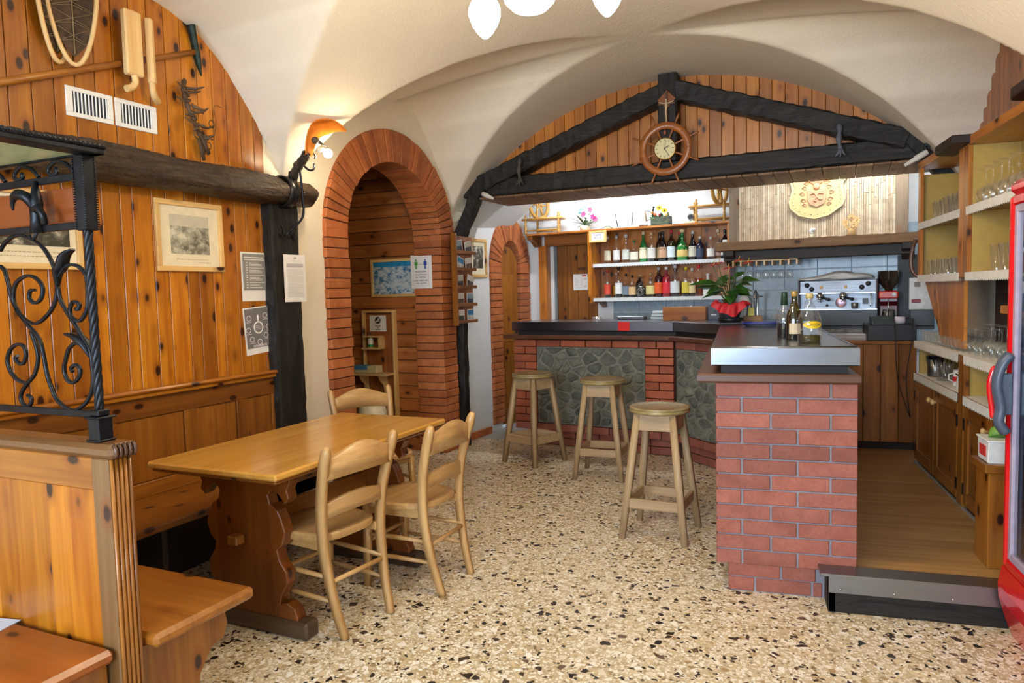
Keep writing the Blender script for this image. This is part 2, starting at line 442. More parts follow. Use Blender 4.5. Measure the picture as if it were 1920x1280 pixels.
# plan lines of the groins (v -> u): left webs and right webs of the two bays
_v = np.arange(-2.0, 7.2, .01)
def _tab(pts):
    t = np.interp(_v, [p[0] for p in pts], [p[1] for p in pts]); k = np.ones(7)/7
    return np.convolve(np.pad(t, 3, 'edge'), k, 'valid')
UGL = _tab([(-2, 1.2), (-.6, 2.1), (1.3, 0), (1.42, 0), (2.9, 2.1), (3.67, 1.0), (3.84, .70), (3.98, .455), (4.1, .27), (4.24, .09), (4.29, 0), (4.36, 0), (4.6, .47), (4.974, 1.07), (5.3, 1.57), (5.67, 2.12), (5.92, 1.44), (6.13, .88), (6.35, .44), (6.62, 0), (7.2, 0)])
UGR = _tab([(-2, 3.0), (-.6, 2.1), (1.3, 4.3), (1.42, 4.3), (2.6, 2.1), (3.7, 4.3), (3.8, 4.3), (5.04, 2.92), (5.36, 2.55), (5.67, 2.12), (5.72, 2.5), (5.81, 2.9), (5.95, 3.27), (6.15, 3.68), (6.43, 4.0), (6.6, 4.3), (7.2, 4.4)])
def zv(u, v):
    i = min(max(int(round((v+2)/.01)), 0), len(_v)-1); a, b = UGL[i], UGR[i]
    if u < a: return zl(a)-.0425*(a-u)**2
    if u > b: return zl(b)-.05*(u-b)**2
    return zl(u)
def zc(v, u): return zv(u, v)
VB = 6.65                                        # plane of the big beam
def uR(v): return 4.268+(6.62-v)*.098            # right wall
# ceiling vault
mb = MB(); NU, NV = 215, 410; v0, v1 = -1.75, 6.85
mb.grid(lambda a, b: (lambda v: (lambda u: (u, v, zv(u, v)))(-.03+a*(uR(v)+.06)))(v0+b*(v1-v0)), NU, NV)
ceiling = struct('ceiling', mb, PLAST, MF, 'white plastered groin vault')
# floors
mb = MB(); mb.box(-.4, 6.2, -1.8, 7.05, -.1, 0); struct('floor', mb, TERR, MF, 'pale terrazzo floor with dark stone chips')
mb = MB(); mb.box(-3.0, 6.2, 4.4, 10.2, -.12, -.012); floor_p = struct('floor_passage', mb, plain('tile_joint', '#8a8c8c', .8), MF, 'grey tiled floor of the passage')
tm = MB(); tm.box(-.148, .148, -.148, .148, 0, .012, .002); tme = tm.mesh('floor_tile', plain('floor_tile_grey', '#a9acab', .35, var=.05))
for i in range(6):
    for j in range(6):
        o = obj('tile', tme, None, floor_p, (-.3+.15+i*.3, 7.05+.15+j*.3, -.012))
# left wall: plaster with the arch opening
AC, AZ = 5.646, 2.0                              # arch centre, springing height
Ai, Bi, Ao, Bo = .70, .62, .945, .87
def arch_wall(mb, x0, x1, c, half_i, zs, rise, y0, y1, ztop, n=20):
    mb.box(x0, x1, y0, c-half_i, 0, ztop); mb.box(x0, x1, c+half_i, y1, 0, ztop)
    for i in range(n):
        a0 = PI-PI*i/n; a1 = PI-PI*(i+1)/n
        ya, za, yb, zb = c+half_i*math.cos(a0), zs+rise*math.sin(a0), c+half_i*math.cos(a1), zs+rise*math.sin(a1)
        mb.prism([(ya, za), (yb, zb), (yb, ztop), (ya, ztop)], x0, x1, 'x')
mb = MB(); arch_wall(mb, -.25, 0, AC, Ai, AZ, Bi, -1.8, 6.85, 3.5)
wall_left = struct('wall_left', mb, PLAST, MF, 'left wall with boarded lunette and brick archway')
# upper lunette boards
pitch = .107; v = .0; k = 0
def plank_mesh(name, poly, d0, d1, axis, mat, ch=.003):
    m = MB(); m.prism(poly, d0, d1, axis, ch=ch); return m.mesh(name, mat)
v = -.02
while v < 4.12:
    a, b = v+.002, min(v+pitch-.002, 4.125)
    za, zb = zc(a, 0)+.01, zc(b, 0)+.01
    if a > 1.36:
        poly = [(-(b-a)/2, 2.16), ((b-a)/2, 2.16), ((b-a)/2, zb), (-(b-a)/2, za)]
        obj('plank', plank_mesh('plank', poly, 0, .016, 'x', PINE['z']), None, wall_left, (0, (a+b)/2, 0))
    v += pitch
# lower boards between bench rail and log
v = 1.2; i = 0; wid = [.105, .07, .118, .092, .125, .08]
sh = {}
while v < 4.16:
    w = wid[i % 6]; 
    if v+w > 4.17: w = 4.17-v
    if w < .03: break
    key = round(w, 3)
    if key not in sh:
        m = MB(); m.prism([(-w/2+.0015, .96), (w/2-.0015, .96), (w/2-.0015, 2.25), (-w/2+.0015, 2.25)], 0, .014, 'x', ch=.003); sh[key] = m.mesh('plank', PINE['z'])
    obj('plank', sh[key], None, wall_left, (0, v+w/2, 0)); v += w; i += 1
# brick arch: voussoirs, jamb bricks, reveal bricks
def arch_bricks(parent, c, ai, bi, ao, bo, zs, n, x0, x1, mat, jamb_z, jl, jr, pitch=.0635, gap=.006, jitter=.004):
    rng = random.Random(3)
    m = MB(); e = .006; xa, xb = x0+e, x1-.014     # dark joints behind the bricks
    for (ya, yb) in ((jl[0]+e, jl[1]-e), (jr[0]+e, jr[1]-e)): m.box(xa, xb, c+ya, c+yb, jamb_z, zs)
    for i in range(20):
        a0, a1 = PI*i/20, PI*(i+1)/20
        m.prism([(c+(ai+e)*math.cos(a0), zs+(bi+e)*math.sin(a0)), (c+(ao-e)*math.cos(a0), zs+(bo-e)*math.sin(a0)), (c+(ao-e)*math.cos(a1), zs+(bo-e)*math.sin(a1)), (c+(ai+e)*math.cos(a1), zs+(bi+e)*math.sin(a1))], xa, xb, 'x')
    obj('mortar_bed', m, MORTD, parent)
    for i in range(n):
        a0 = PI-PI*(i+.06)/n; a1 = PI-PI*(i+.94)/n
        P = [(ai*math.cos(a0), bi*math.sin(a0)), (ao*math.cos(a0), bo*math.sin(a0)), (ao*math.cos(a1), bo*math.sin(a1)), (ai*math.cos(a1), bi*math.sin(a1))]
        cx = sum(p[0] for p in P)/4; cz = sum(p[1] for p in P)/4
        P = [(p[0]-cx, p[1]-cz) for p in P][::-1]
        m = MB(); m.prism(P, x0, x1+rng.uniform(-jitter, jitter), 'x', ch=.004)
        obj('brick', m, mat, parent, (0, c+cx, zs+cz))
    for (ya, yb) in (jl, jr):
        m = MB(); m.box(x0, x1, -(yb-ya)/2, (yb-ya)/2, gap/2, pitch-gap/2, .004); me = m.mesh('brick', mat)
        z = jamb_z
        while z < zs-.02:
            obj('brick', me, None, parent, (rng.uniform(-jitter, jitter), c+(ya+yb)/2+rng.uniform(-jitter, jitter), z)); z += pitch
arch_bricks(wall_left, AC, Ai-.015, Bi-.015, Ao, Bo, AZ, 36, -.265, .035, BRKA, .0, (-Ao, -Ai+.015), (Ai-.015, Ao), pitch=.0745, jitter=.006)
# ------ corridor seen through the arch
mb = MB()
mb.box(-2.4, -.25, AC+Ai+.03, AC+Ai+.3, 0, 3.2); mb.box(-2.6, -2.4, 4.6, AC+Ai+.3, 0, 3.2); mb.box(-2.4, -.25, 4.55, 4.75, 0, 3.2); mb.box(-2.5, -.25, 4.6, AC+Ai+.3, 2.95, 3.1)
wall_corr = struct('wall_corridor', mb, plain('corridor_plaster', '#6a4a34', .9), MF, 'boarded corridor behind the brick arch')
NB = AC+Ai+.03
m = MB(); m.box(-.42, .42, -.022, 0, .003, .122, .004); hpl = m.mesh('plank', PINER['x'])
for i in range(24):
    obj('plank', hpl, None, wall_corr, (-.25-.42+.05, NB, i*.125))
m = MB(); m.box(-.07, .07, -.05, 0, .004, .07, .005); bsm = m.mesh('brick', BRKA)
for i in range(38): obj('brick', bsm, None, wall_corr, (-1.11+(.01 if i % 2 else 0), NB, i*.0745))
m = MB(); m.box(-.65, .65, -.02, 0, .003, .122, .004); hp2 = m.mesh('plank', PINER['x'])
for i in range(24): obj('plank', hp2, None, wall_corr, (-1.85, NB, i*.125))
mb = MB(); mb.box(-2.5, -.2, 4.6, 6.45, -.1, 0.001); struct('floor_corridor', mb, TERR, MF)
# ------ passage wall beyond the arch with the small brick arch and its door
SC, SZ = .945, 1.78
mb = MB(); arch_wall(mb, -.22, 0, SC, .235, SZ, .31, -.3, 1.62, 2.9, 14)
wall_pass = struct('wall_passage', mb, PLASTC, PF, 'white passage wall with a small brick arch')
arch_bricks(wall_pass, SC, .22, .295, .44, .55, SZ, 21, -.23, .03, BRKA, .075, (-.44, -.22), (.22, .44), pitch=.0745, jitter=.006)
mb = MB()
for i in range(4): mb.box(.005, .03, -.1+i*.135, .03+i*.135, 0, .075, .004)
bb = struct('baseboard_passage', mb, BRKA, PF, 'brick skirting along the passage wall')
d1 = thing('door_1', None, None, PF.w(-.12, SC-.22, .0), PF.rz-rad(24)); d1['kind'] = 'structure'; d1['label'] = 'arched pine door standing open in the small brick arch'
P = [(0, .02), (.36, .02), (.36, 1.82)]+[(.18+.18*math.cos(a), 1.8+.22*math.sin(a)) for a in [PI*i/8 for i in range(1, 8)]]+[(0, 1.8)]
mb = MB(); mb.prism(P, -.02, .02, 'x', ch=.004); obj('door_leaf', mb, PINED['z'], d1)
for a, b in ((.06, .3),):
    for za, zb in ((.15, .8), (.95, 1.7)):
        mb = MB(); mb.box(.018, .028, a, b, za, zb, .008); obj('door_panel', mb, PINED['z'], d1)
mb = MB(); mb.box(.022, .034, .31, .34, .98, 1.16, .003); mb.tube([(.034, .325, 1.1), (.07, .325, 1.1), (.07, .26, 1.095)], .008, 8); obj('door_handle', mb, IRONB, d1)
# slanted plaster soffit over the passage, alcove ceiling and walls
mb = MB()
mb.grid(lambda a, b: MF.w(lerp(-.02, .5, a), lerp(6.70, 7.9, b), lerp(2.18+.0*b, 2.62, a)), 2, 2, False)
struct('ceiling_passage', mb, PLASTC, WF, 'white sloping ceiling over the passage')
mb = MB(); mb.grid(lambda a, b: MF.w(lerp(-.6, 5.2, a), lerp(6.9, 9.6, b), 2.85), 2, 2, False)
struct('ceiling_alcove', mb, PLASTC, WF, 'white ceiling behind the beam')
# back wall (doorway hole at s -1.6 .. -0.96)
mb = MB(); mb.box(-2.1, -1.62, 0, .15, 0, 3.0); mb.box(-.955, 3.2, 0, .15, 0, 3.0); mb.box(-1.62, -.955, 0, .15, 2.02, 3.0)
mb.box(-2.1, -.4, .9, 1.0, 0, 3.0)
wall_back = struct('wall_back', mb, PLASTC, BF, 'white back wall behind the bar')
tm = MB(); tm.box(-.149, .149, -.012, 0, .003, .197, .003); tme = tm.mesh('wall_tile', plain('wall_tile_blue_grey', '#9eb0bc', .25, var=.08))
for i in range(13):
    for j in range(6):
        obj('tile', tme, None, wall_back, (-.62+i*.3, 0, .9+j*.2-.045))
# right wall and its boards
mb = MB(); a = MF.w(uR(-1.8), -1.8); b = MF.w(uR(7.6), 7.6); L = (b-a).length; ang = math.atan2(b.x-a.x, b.y-a.y)
RF = Fr((a.x, a.y), math.degrees(ang))
mb.box(0, .2, 0, L, 0, 3.5); wall_right = struct('wall_right', mb, PLAST, RF, 'right wall with boarded lunette')
sh = {}
for i in range(46):
    y = 4.9+i*.085
    if y > 8.5: break
    zt = zc(y-1.8+.05, 4.2)+.03
    
    m = MB(); m.box(-.016, 0, .002, .083, 1.9, zt, .003); obj('plank', m, PINER['z'], wall_right, (0, y, 0))
# street wall behind the camera with two windows
mb = MB(); y0, y1 = -1.95, -1.75
def wallx(mb, x0, x1, holes, y0, y1, zt):
    xs = x0
    for (a, b, za, zb) in holes:
        mb.box(xs, a, y0, y1, 0, zt); mb.box(a, b, y0, y1, 0, za); mb.box(a, b, y0, y1, zb, zt); xs = b
    mb.box(xs, x1, y0, y1, 0, zt)
wallx(mb, -.25, 5.5, [(.5, 1.8, .95, 2.55), (2.5, 3.8, .95, 2.55)], y0, y1, 3.5)
struct('wall_front', mb, PLAST, MF, 'street wall with two windows')
for i, a in enumerate((.5, 2.5)):
    m = MB()
    for (x0, x1, z0, z1) in ((a, a+.06, .95, 2.55), (a+1.24, a+1.3, .95, 2.55), (a+.62, a+.68, .95, 2.55), (a, a+1.3, .95, 1.01), (a, a+1.3, 2.49, 2.55)):
        m.box(x0, x1, -1.9, -1.84, z0, z1, .005)
    w = struct('window_%d' % (i+1), m, PINED['z'], MF, 'wooden two-light street window')
    for q in (0, .62):
        m = MB(); m.box(a+q+.05, a+q+.64, -1.872, -1.868, 1.0, 2.5); obj('pane', m, PANE, w)
# boarded lunette above the beam
def zpan(u): return zl(u)
mb = MB(); mb.box(-.1, 5.0, VB+.19, VB+.24, 2.4, 3.5); wall_up = struct('wall_upper', mb, MORTD, MF, 'boarded lunette above the bar beam')
u = .2; w = .1
while u < 4.05:
    a, b = u+.0015, u+w-.0015
    m = MB(); za, zb = zl(a)+.01, zl(b)+.01
    m.prism([(-(b-a)/2, 2.42), ((b-a)/2, 2.42), ((b-a)/2, zb), (-(b-a)/2, za)], 0, .016, 'y', ch=.003)
    obj('plank', m, PINEO['z'], wall_up, ((a+b)/2, VB+.17, 0)); u += w
# plank soffit under the beam
mb = MB(); mb.box(.28, 4.2, VB+.19, VB+.66, 2.412, 2.44); soff = struct('ceiling_soffit', mb, MORTD, MF, 'dark board soffit behind the beam')
m = MB(); m.box(-.0585, .0585, 0, .64, 0, .02, .004); me = m.mesh('plank', SOFF['y'])
for i in range(33): obj('plank', me, None, soff, (.34+i*.12, VB+.012, 2.39))
# ------ bar platform
mb = MB(); mb.box(.50, 1.75, 3.56, 8.3, 0, .17); struct('floor_bar', mb, LAM, WF, 'raised laminate floor behind the bar')
st = thing('platform_step', 'black step riser with grey metal nosing at the bar entrance', 'step', (0.40, 3.5, 0))
mb = MB(); mb.box(0, .72, .01, .05, 0, .15, .003); mb.box(0, .03, .01, .16, 0, .15); obj('riser', mb, BLKX, st)
mb = MB(); mb.box(-.035, .73, 0, .12, .168, .182, .002); mb.box(0, .73, -.003, .004, .095, .182, .002); nos = obj('nosing', mb, metal('dull_steel', '#8f9298', .35), st)
for x in (.05, .27, .5): m = MB(); m.lathe([(.0, 0), (.005, 0), (.005, .002), (.003, .004), (0, .0045)], 8, Matrix.Translation((x, -.003, .115)) @ Matrix.Rotation(PI/2, 4, 'X')); obj('screw', m, CHROME, nos)
# ------------------------------------------------------------------ timber on the walls
def mthing(name, label, cat, u, v, z=0.0, rz=0.0, group=None, fr=None):
    fr = fr or MF
    return thing(name, label, cat, fr.w(u, v, z), fr.rz+rz, group)
def rough_tube(mb, p0, p1, r, n=16, m=40, amp=.008, seed=1, flat=None):
    rng = random.Random(seed); p0, p1 = Vector(p0), Vector(p1); ax = (p1-p0).normalized()
    a = Vector((0, 0, 1)); a = (a-ax*a.dot(ax)).normalized() if abs(ax.z) < .95 else Vector((1, 0, 0)); c = ax.cross(a)
    ph = [rng.uniform(0, 6.28) for _ in range(12)]
    def f(i, j):
        t = j; an = 2*PI*i
        rr = r*(1+.06*math.sin(9*t+ph[0])+.04*math.sin(23*t+ph[1]))+amp*(math.sin(3*an+7*t+ph[2])+.7*math.sin(5*an-13*t+ph[3])+.5*math.sin(2*an+31*t+ph[4]))*.5
        w = (math.sin(5*t+ph[5])*.35)*amp
        rr += rng.uniform(-1, 1)*amp*.28
        return p0.lerp(p1, t)+(a*math.cos(an)+c*math.sin(an))*rr+c*w
    mb.grid(f, n, m, True, True); b = len(mb.v)-n*m
    mb.face([b+k for k in range(n-1, -1, -1)]); mb.face([b+(m-1)*n+k for k in range(n)])
def beam(mb, p0, p1, w, h, nrm, m=14, amp=.006, seed=1):
    m = int(m*2.2); amp *= .55
    """rough sawn timber: p0->p1, nrm = facing direction (depth w along it), h = other side"""
    rng = random.Random(seed); p0, p1, nrm = Vector(p0), Vector(p1), Vector(nrm).normalized(); ax = (p1-p0).normalized(); sd = nrm.cross(ax).normalized()
    prof = [(-.5, -.42), (-.42, -.5), (.42, -.5), (.5, -.42), (.5, .42), (.42, .5), (-.42, .5), (-.5, .42)]; n = 8; b = len(mb.v)
    for j in range(m):
        t = j/(m-1); c = p0.lerp(p1, t)
        for (x, y) in prof:
            mb.v.append(tuple(c+nrm*(x*w+rng.uniform(-amp, amp))+sd*(y*h+rng.uniform(-amp, amp)*1.4)))
    for j in range(m-1):
        for k in range(n): mb.face((b+j*n+k, b+j*n+(k+1) % n, b+(j+1)*n+(k+1) % n, b+(j+1)*n+k), False)
    mb.face([b+k for k in range(n-1, -1, -1)]); mb.face([b+(m-1)*n+k for k in range(n)])
lg = mthing('log_beam', 'thick tarred round log running along the boarded left wall', 'beam', 0, 2.5, 0)
mb = MB(); rough_tube(mb, (.1, -1.9, 2.195), (.1, 1.94, 2.195), .09, 34, 240, .012, 4); obj('log', mb, BLKY, lg)
mb = MB(); mb.tube([(.1+.099*math.cos(a), 1.7, 2.195+.099*math.sin(a)) for a in [2*PI*i/20 for i in range(20)]], .012, 4, closed=True, sq=(.5, 3.2)); obj('iron_band', mb, IRONB, lg)
ps = mthing('timber_post', 'black tarred timber post at the end of the boarded wall', 'post', 0, 4.225)
mb = MB(); beam(mb, (.045, 0, 0), (.045, -.01, 2.13), .09, .26, (1, 0, 0), 16, .006, 8); obj('post_timber', mb, BLKZ, ps)
for s in (-1, 1): mb = MB(); mb.tube(smooth_path([(.098, s*.05, 1.98), (.1, s*.035, 1.93), (.1, s*.06, 1.9), (.1, s*.075, 1.93)], 4), .006, 6); obj('iron_scroll', mb, IRONB, ps)
ck = mthing('iron_crank', 'iron crank rod hooked over the log end', 'crank', .2, 4.27, 1.98)
mb = MB(); mb.tube(smooth_path([(0, .13, .42), (0, .12, .38), (0, .07, .37), (0, .0, .40), (0, -.015, .37), (0, 0, .2), (.01, -.02, .05), (-.06, -.07, -.04), (-.06, -.1, -.07), (-.06, -.07, -.085)], 5), .0075, 8); obj('crank_rod', mb, IRON, ck)
# truss over the bar
tr = mthing('bar_truss', 'black timber truss spanning the arch above the bar', 'truss', 0, VB)
mb = MB(); beam(mb, (.12, .085, 2.495), (4.15, .085, 2.495), .17, .165, (0, -1, 0), 30, .006, 2); obj('tie_beam', mb, BLKX, tr)
mb = MB(); beam(mb, (.30, .05, 2.53), (2.05, .05, 3.15), .16, .155, (0, -1, 0), 18, .009, 3); obj('rafter', mb, BLKX, tr)
mb = MB(); beam(mb, (3.86, .05, 2.56), (2.14, .05, 3.155), .16, .155, (0, -1, 0), 18, .009, 5); obj('rafter', mb, BLKX, tr)
mb = MB(); beam(mb, (2.09, .045, 2.57), (2.09, .045, 3.29), .16, .155, (0, -1, 0), 8, .005, 6); obj('king_post', mb, BLKZ, tr)
mb = MB(); beam(mb, (.02, .06, 2.02), (.3, .05, 2.56), .12, .1, (0, -1, 0), 8, .006, 7); obj('brace', mb, BLKZ, tr)
mb = MB(); beam(mb, (4.2, .06, 2.2), (3.86, .05, 2.6), .12, .12, (0, -1, 0), 8, .006, 9); obj('brace', mb, BLKZ, tr)
mb = MB(); beam(mb, (.035, .04, 0), (.03, .04, 2.1), .1, .09, (0, -1, 0), 12, .006, 10); obj('post', mb, BLKZ, tr)
for u, z, nm, lb in ((.745, 2.7, 'left', 'dark dried animal foot hanging on the left rafter'), (3.4, 2.69, 'right', 'grey dried animal foot hanging on the right rafter')):
    t = mthing('hanging_foot', lb, 'ornament', u, VB-.06, z, group='dried feet on the truss')
    m_ = plain('dried_hide_'+nm, '#4a443e' if nm == 'left' else '#5d616b', .7)
    mb = MB(); mb.tube(smooth_path([(0, .01, .02), (.005, -.02, -.03), (.0, -.03, -.1), (.01, -.03, -.17)], 5), [.012+.01*abs(math.sin(i*.5)) for i in range(16)], 8); obj('shank', mb, m_, t)
    mb = MB(); mb.tube(smooth_path([(.01, -.03, -.16), (-.005, -.035, -.2), (-.025, -.04, -.225)], 4), [.014, .013, .012, .011, .01, .009, .007, .005, .003], 7); mb.tube(smooth_path([(.01, -.03, -.16), (.03, -.035, -.2), (.045, -.04, -.22)], 4), [.013, .012, .011, .01, .009, .008, .006, .005, .003], 7); mb.tube([(.01, -.03, -.17), (.012, -.045, -.2), (.012, -.05, -.235)], [.013, .01, .003], 7); obj('hoof', mb, m_, t)

# ------------------------------------------------------------------ benches and booth
wb = mthing('wall_bench', 'long pine bench with panelled back under the boarded left wall', 'bench', 0, 3.05)
mb = MB(); mb.box(.03, .52, -1.07, 1.05, .41, .45, .008); obj('seat', mb, PINED['y'], wb)
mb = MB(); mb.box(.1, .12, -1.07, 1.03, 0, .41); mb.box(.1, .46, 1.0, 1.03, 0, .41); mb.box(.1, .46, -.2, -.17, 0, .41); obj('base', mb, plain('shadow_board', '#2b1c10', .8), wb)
mb = MB(); mb.box(.016, .028, -1.07, 1.08, .45, 1.0); obj('back_board', mb, PINED['z'], wb)
mb = MB(); mb.box(.016, .07, -1.07, 1.1, .99, 1.012, .004); mb.box(.016, .085, -1.07, 1.1, 1.012, 1.036, .009); obj('top_rail', mb, PINE['y'], wb)
mb = MB(); mb.box(.028, .043, -1.07, 1.08, .88, .99, .003); obj('upper_rail', mb, PINED['y'], wb)
mb = MB(); mb.box(.028, .043, -1.07, 1.08, .45, .53, .003); obj('lower_rail', mb, PINED['y'], wb)
stl = [(-1.07, -.98), (-.66, -.57), (-.2, -.09), (.33, .43), (.72, .81), (1.02, 1.08)]
for a, b in stl: mb = MB(); mb.box(.028, .043, a, b, .53, .88, .003); obj('stile', mb, PINED['z'], wb)
for (a, b) in [(stl[i][1], stl[i+1][0]) for i in range(5)]: mb = MB(); mb.box(.027, .034, a+.004, b-.004, .534, .876, .003); obj('panel', mb, PINED['z'], wb)

pt = mthing('booth_partition', 'pine booth divider with fluted end post and iron screen on top', 'partition', 0, 1.935)
mb = MB(); mb.box(0, 1.4, -.02, .02, .02, 1.0); obj('core', mb, PINED['z'], pt)
mb = MB(); mb.box(0, 1.47, -.05, .05, 1.03, 1.075, .014)
obj('cap_rail', mb, wood('worn_cap', '#5e4024', '#86603a', 'x', .2, .35), pt)
mb = MB()
for i in range(5): mb.tube([(1.466, -.032+i*.016, 1.034), (1.474, -.032+i*.016, 1.045), (1.474, -.032+i*.016, 1.06), (1.464, -.032+i*.016, 1.074)], .006, 6)
obj('cap_flutes', mb, LEDGE['z'], pt)
mb = MB(); mb.box(0, 1.37, -.04, -.02, .93, 1.03, .003); mb.box(0, 1.37, .02, .04, .93, 1.03, .003); obj('upper_rail', mb, PINED['x'], pt)
mb = MB(); mb.box(1.37, 1.445, -.042, .042, 0, 1.03, .004); obj('end_post', mb, wood('grey_worn_pine', '#6e4e2c', '#8f6b42', 'z', .2, .4), pt)
for i in range(5): mb = MB(); mb.tube([(1.446, -.03+i*.015, 0), (1.446, -.03+i*.015, 1.028)], .0062, 8); obj('flute', mb, PINED['z'], pt)
u = .02
for w in (.27, .3, .26, .29, .25):
    for s in (-1, 1):
        mb = MB(); mb.box(u+.0015, u+w-.0015, s*.02, s*.032, .03, .93, .003); obj('panel_board', mb, PINE['z'] if s < 0 else PINED['z'], pt)
    u += w-.02+.017
bs = mthing('booth_bench', 'pine booth bench on the far side of the divider beside the table', 'bench', 0, 1.98)
mb = MB(); mb.box(.52, 1.49, .005, .43, .405, .45, .014); obj('seat', mb, PINED['x'], bs)
br = [(.005, 0), (.2, 0), (.22, .1), (.23, .2), (.28, .27), (.34, .285), (.36, .33), (.35, .38), (.36, .405), (.005, .405)]
for x in (1.38, .62): mb = MB(); mb.prism(br, x, x+.04, 'x', ch=.004); obj('end_bracket', mb, PINED['z'], bs)
bn = mthing('booth_bench', 'reddish pine booth bench on the near side of the divider', 'bench', 0, 1.89)
mb = MB(); mb.box(.1, 1.44, -.47, -.005, .405, .45, .014); obj('seat', mb, wood('red_pine', '#8c4814', '#aa5e20', 'x', .3, .3), bn)
mb = MB(); mb.box(.1, 1.36, -.42, -.40, .0, .405); mb.box(1.36, 1.40, -.44, -.01, 0, .405); obj('base', mb, PINED['z'], bn)
lf = mthing('leaflet', 'pale blue leaflet lying on the near booth bench', 'leaflet', .86, 1.8, .4505, rad(14))
mb = MB(); mb.box(-.12, .12, -.07, .07, 0, .002); obj('sheet', mb, plain('pale_blue_paper', '#c9d6e8', .6, var=.02), lf)
mb = MB()
for i in range(5): mb.box(-.1, .09-.03*(i % 3), -.05+i*.022, -.046+i*.022, .002, .0024)
obj('print', mb, plain('blue_grey_ink', '#8fa3c4', .8), lf)
# wrought-iron screen standing on the divider
SC_ = {'a': [(0.925,1.680), (0.956,1.705), (1.000,1.722), (1.051,1.722), (1.112,1.702), (1.154,1.674), (1.185,1.634), (1.199,1.603), (1.204,1.570), (1.200,1.534), (1.178,1.492), (1.130,1.456), (1.083,1.439), (1.034,1.451), (0.996,1.480), (0.977,1.518), (0.986,1.556), (1.012,1.581), (1.064,1.594), (1.108,1.581), (1.132,1.552), (1.119,1.518), (1.086,1.505), (1.061,1.522), (1.068,1.545), (1.091,1.547)],
 'b': [(1.210,1.583), (1.243,1.613), (1.278,1.621), (1.314,1.613), (1.341,1.590), (1.348,1.557), (1.346,1.519), (1.339,1.484), (1.315,1.454), (1.289,1.446), (1.261,1.463), (1.260,1.488), (1.279,1.507), (1.303,1.498), (1.297,1.482), (1.285,1.485)],
 'leaf': [(1.291,1.667), (1.251,1.651), (1.230,1.616), (1.211,1.595), (1.207,1.556)],
 'c': [(1.207,1.556), (1.215,1.514), (1.245,1.472), (1.283,1.430), (1.309,1.396), (1.339,1.358), (1.346,1.306), (1.346,1.262), (1.334,1.225), (1.301,1.188), (1.253,1.167), (1.206,1.172), (1.164,1.196), (1.142,1.233), (1.124,1.276), (1.113,1.336), (1.096,1.390), (1.050,1.430), (1.008,1.468), (0.972,1.518), (0.955,1.577), (0.941,1.615), (0.919,1.631)],
 'd': [(1.058,1.416), (1.079,1.364), (1.084,1.324), (1.060,1.274), (1.020,1.244), (0.989,1.216), (0.979,1.192), (0.998,1.169), (1.026,1.173), (1.035,1.194), (1.016,1.205)],
 'e': [(1.020,1.244), (0.970,1.254), (0.935,1.280), (0.922,1.318), (0.943,1.354), (0.983,1.372), (1.015,1.364), (1.023,1.335), (1.004,1.308), (0.981,1.310), (0.966,1.325), (0.979,1.334)],
 'leaf2': [(1.230,1.407), (1.280,1.399), (1.320,1.372), (1.341,1.333)],
 'f': [(1.334,1.347), (1.307,1.369), (1.274,1.377), (1.242,1.360), (1.222,1.326), (1.210,1.295), (1.220,1.264), (1.248,1.252), (1.280,1.271), (1.287,1.296), (1.267,1.310), (1.245,1.298), (1.252,1.287)]}
sc = mthing('iron_screen', 'black wrought-iron scroll screen with twisted post standing on the booth divider', 'screen', 0, 1.935, 0)
mb = MB(); mb.box(1.341, 1.391, -.025, .025, 1.0755, 1.15, .003); mb.box(1.333, 1.399, -.033, .033, 1.146, 1.153, .003); mb.box(1.345, 1.387, -.021, .021, 1.153, 1.174, .004); mb.box(1.336, 1.396, -.03, .03, 1.0755, 1.082, .002); obj('post_base', mb, IRON, sc)
mb = MB(); n = 70
for k in range(4):
    mb.tube([(1.366+.0065*math.cos(k*PI/2+i*.34), .0065*math.sin(k*PI/2+i*.34), lerp(1.17, 1.725, i/(n-1))) for i in range(n)], .0078, 7)
obj('twisted_post', mb, IRON, sc)
mb = MB(); mb.box(1.345, 1.387, -.021, .021, 1.72, 1.945, .003); obj('post_head', mb, IRON, sc)
mb = MB()
for i in range(30):
    for (x, y) in ((1.345, -.021), (1.387, -.021), (1.387, .021)): mb.box(x-.003, x+.003, y-.003, y+.003, 1.722+i*.0074, 1.7262+i*.0074)
obj('notched_edge', mb, IRON, sc)['kind'] = 'stuff'
for z, nm in ((1.885, 'frieze_rail'), (1.738, 'upper_rail'), (1.157, 'lower_rail')): mb = MB(); mb.box(.03, 1.34, -.008, .008, z-.011, z+.011, .002); obj(nm, mb, IRON, sc)
mb = MB(); mb.box(.0, .03, -.015, .015, 1.0755, 1.95, .003); obj('wall_post', mb, IRON, sc)
for mir in (False, True):
    for k, L in SC_.items():
        P3 = smooth_path([((1.37-(x-.0)+.03 if mir else x), 0, z) for x, z in L], 4)
        if k.startswith('leaf'): rs = [lerp(.004, .016, math.sin(PI*min(1, (i+1)/len(P3)))) for i in range(len(P3))]
        else: rs = [.0048]*len(P3)
        mb = MB(); mb.tube(P3, rs, 4, sq=(.9, 1.1) if not k.startswith('leaf') else (.4, 1.2), twist=0.0); obj('scroll', mb, IRON, sc)
for i in range(7):
    x = 1.3-i*.17; mb = MB()
    mb.tube(smooth_path([(x+.02, 0, 1.9), (x-.01, 0, 1.925), (x-.06, 0, 1.94), (x-.1, 0, 1.92), (x-.09, 0, 1.9), (x-.06, 0, 1.905), (x-.065, 0, 1.92)], 4), .005, 4, sq=(1, 1)); obj('frieze_scroll', mb, IRON, sc)
mb = MB(); mb.box(.03, 1.31, .03, .045, 1.757, 1.862, .003); bd = obj('brown_board', mb, wood('board_red_brown', '#7a3a18', '#9c5226', 'x', .1, .3), sc)
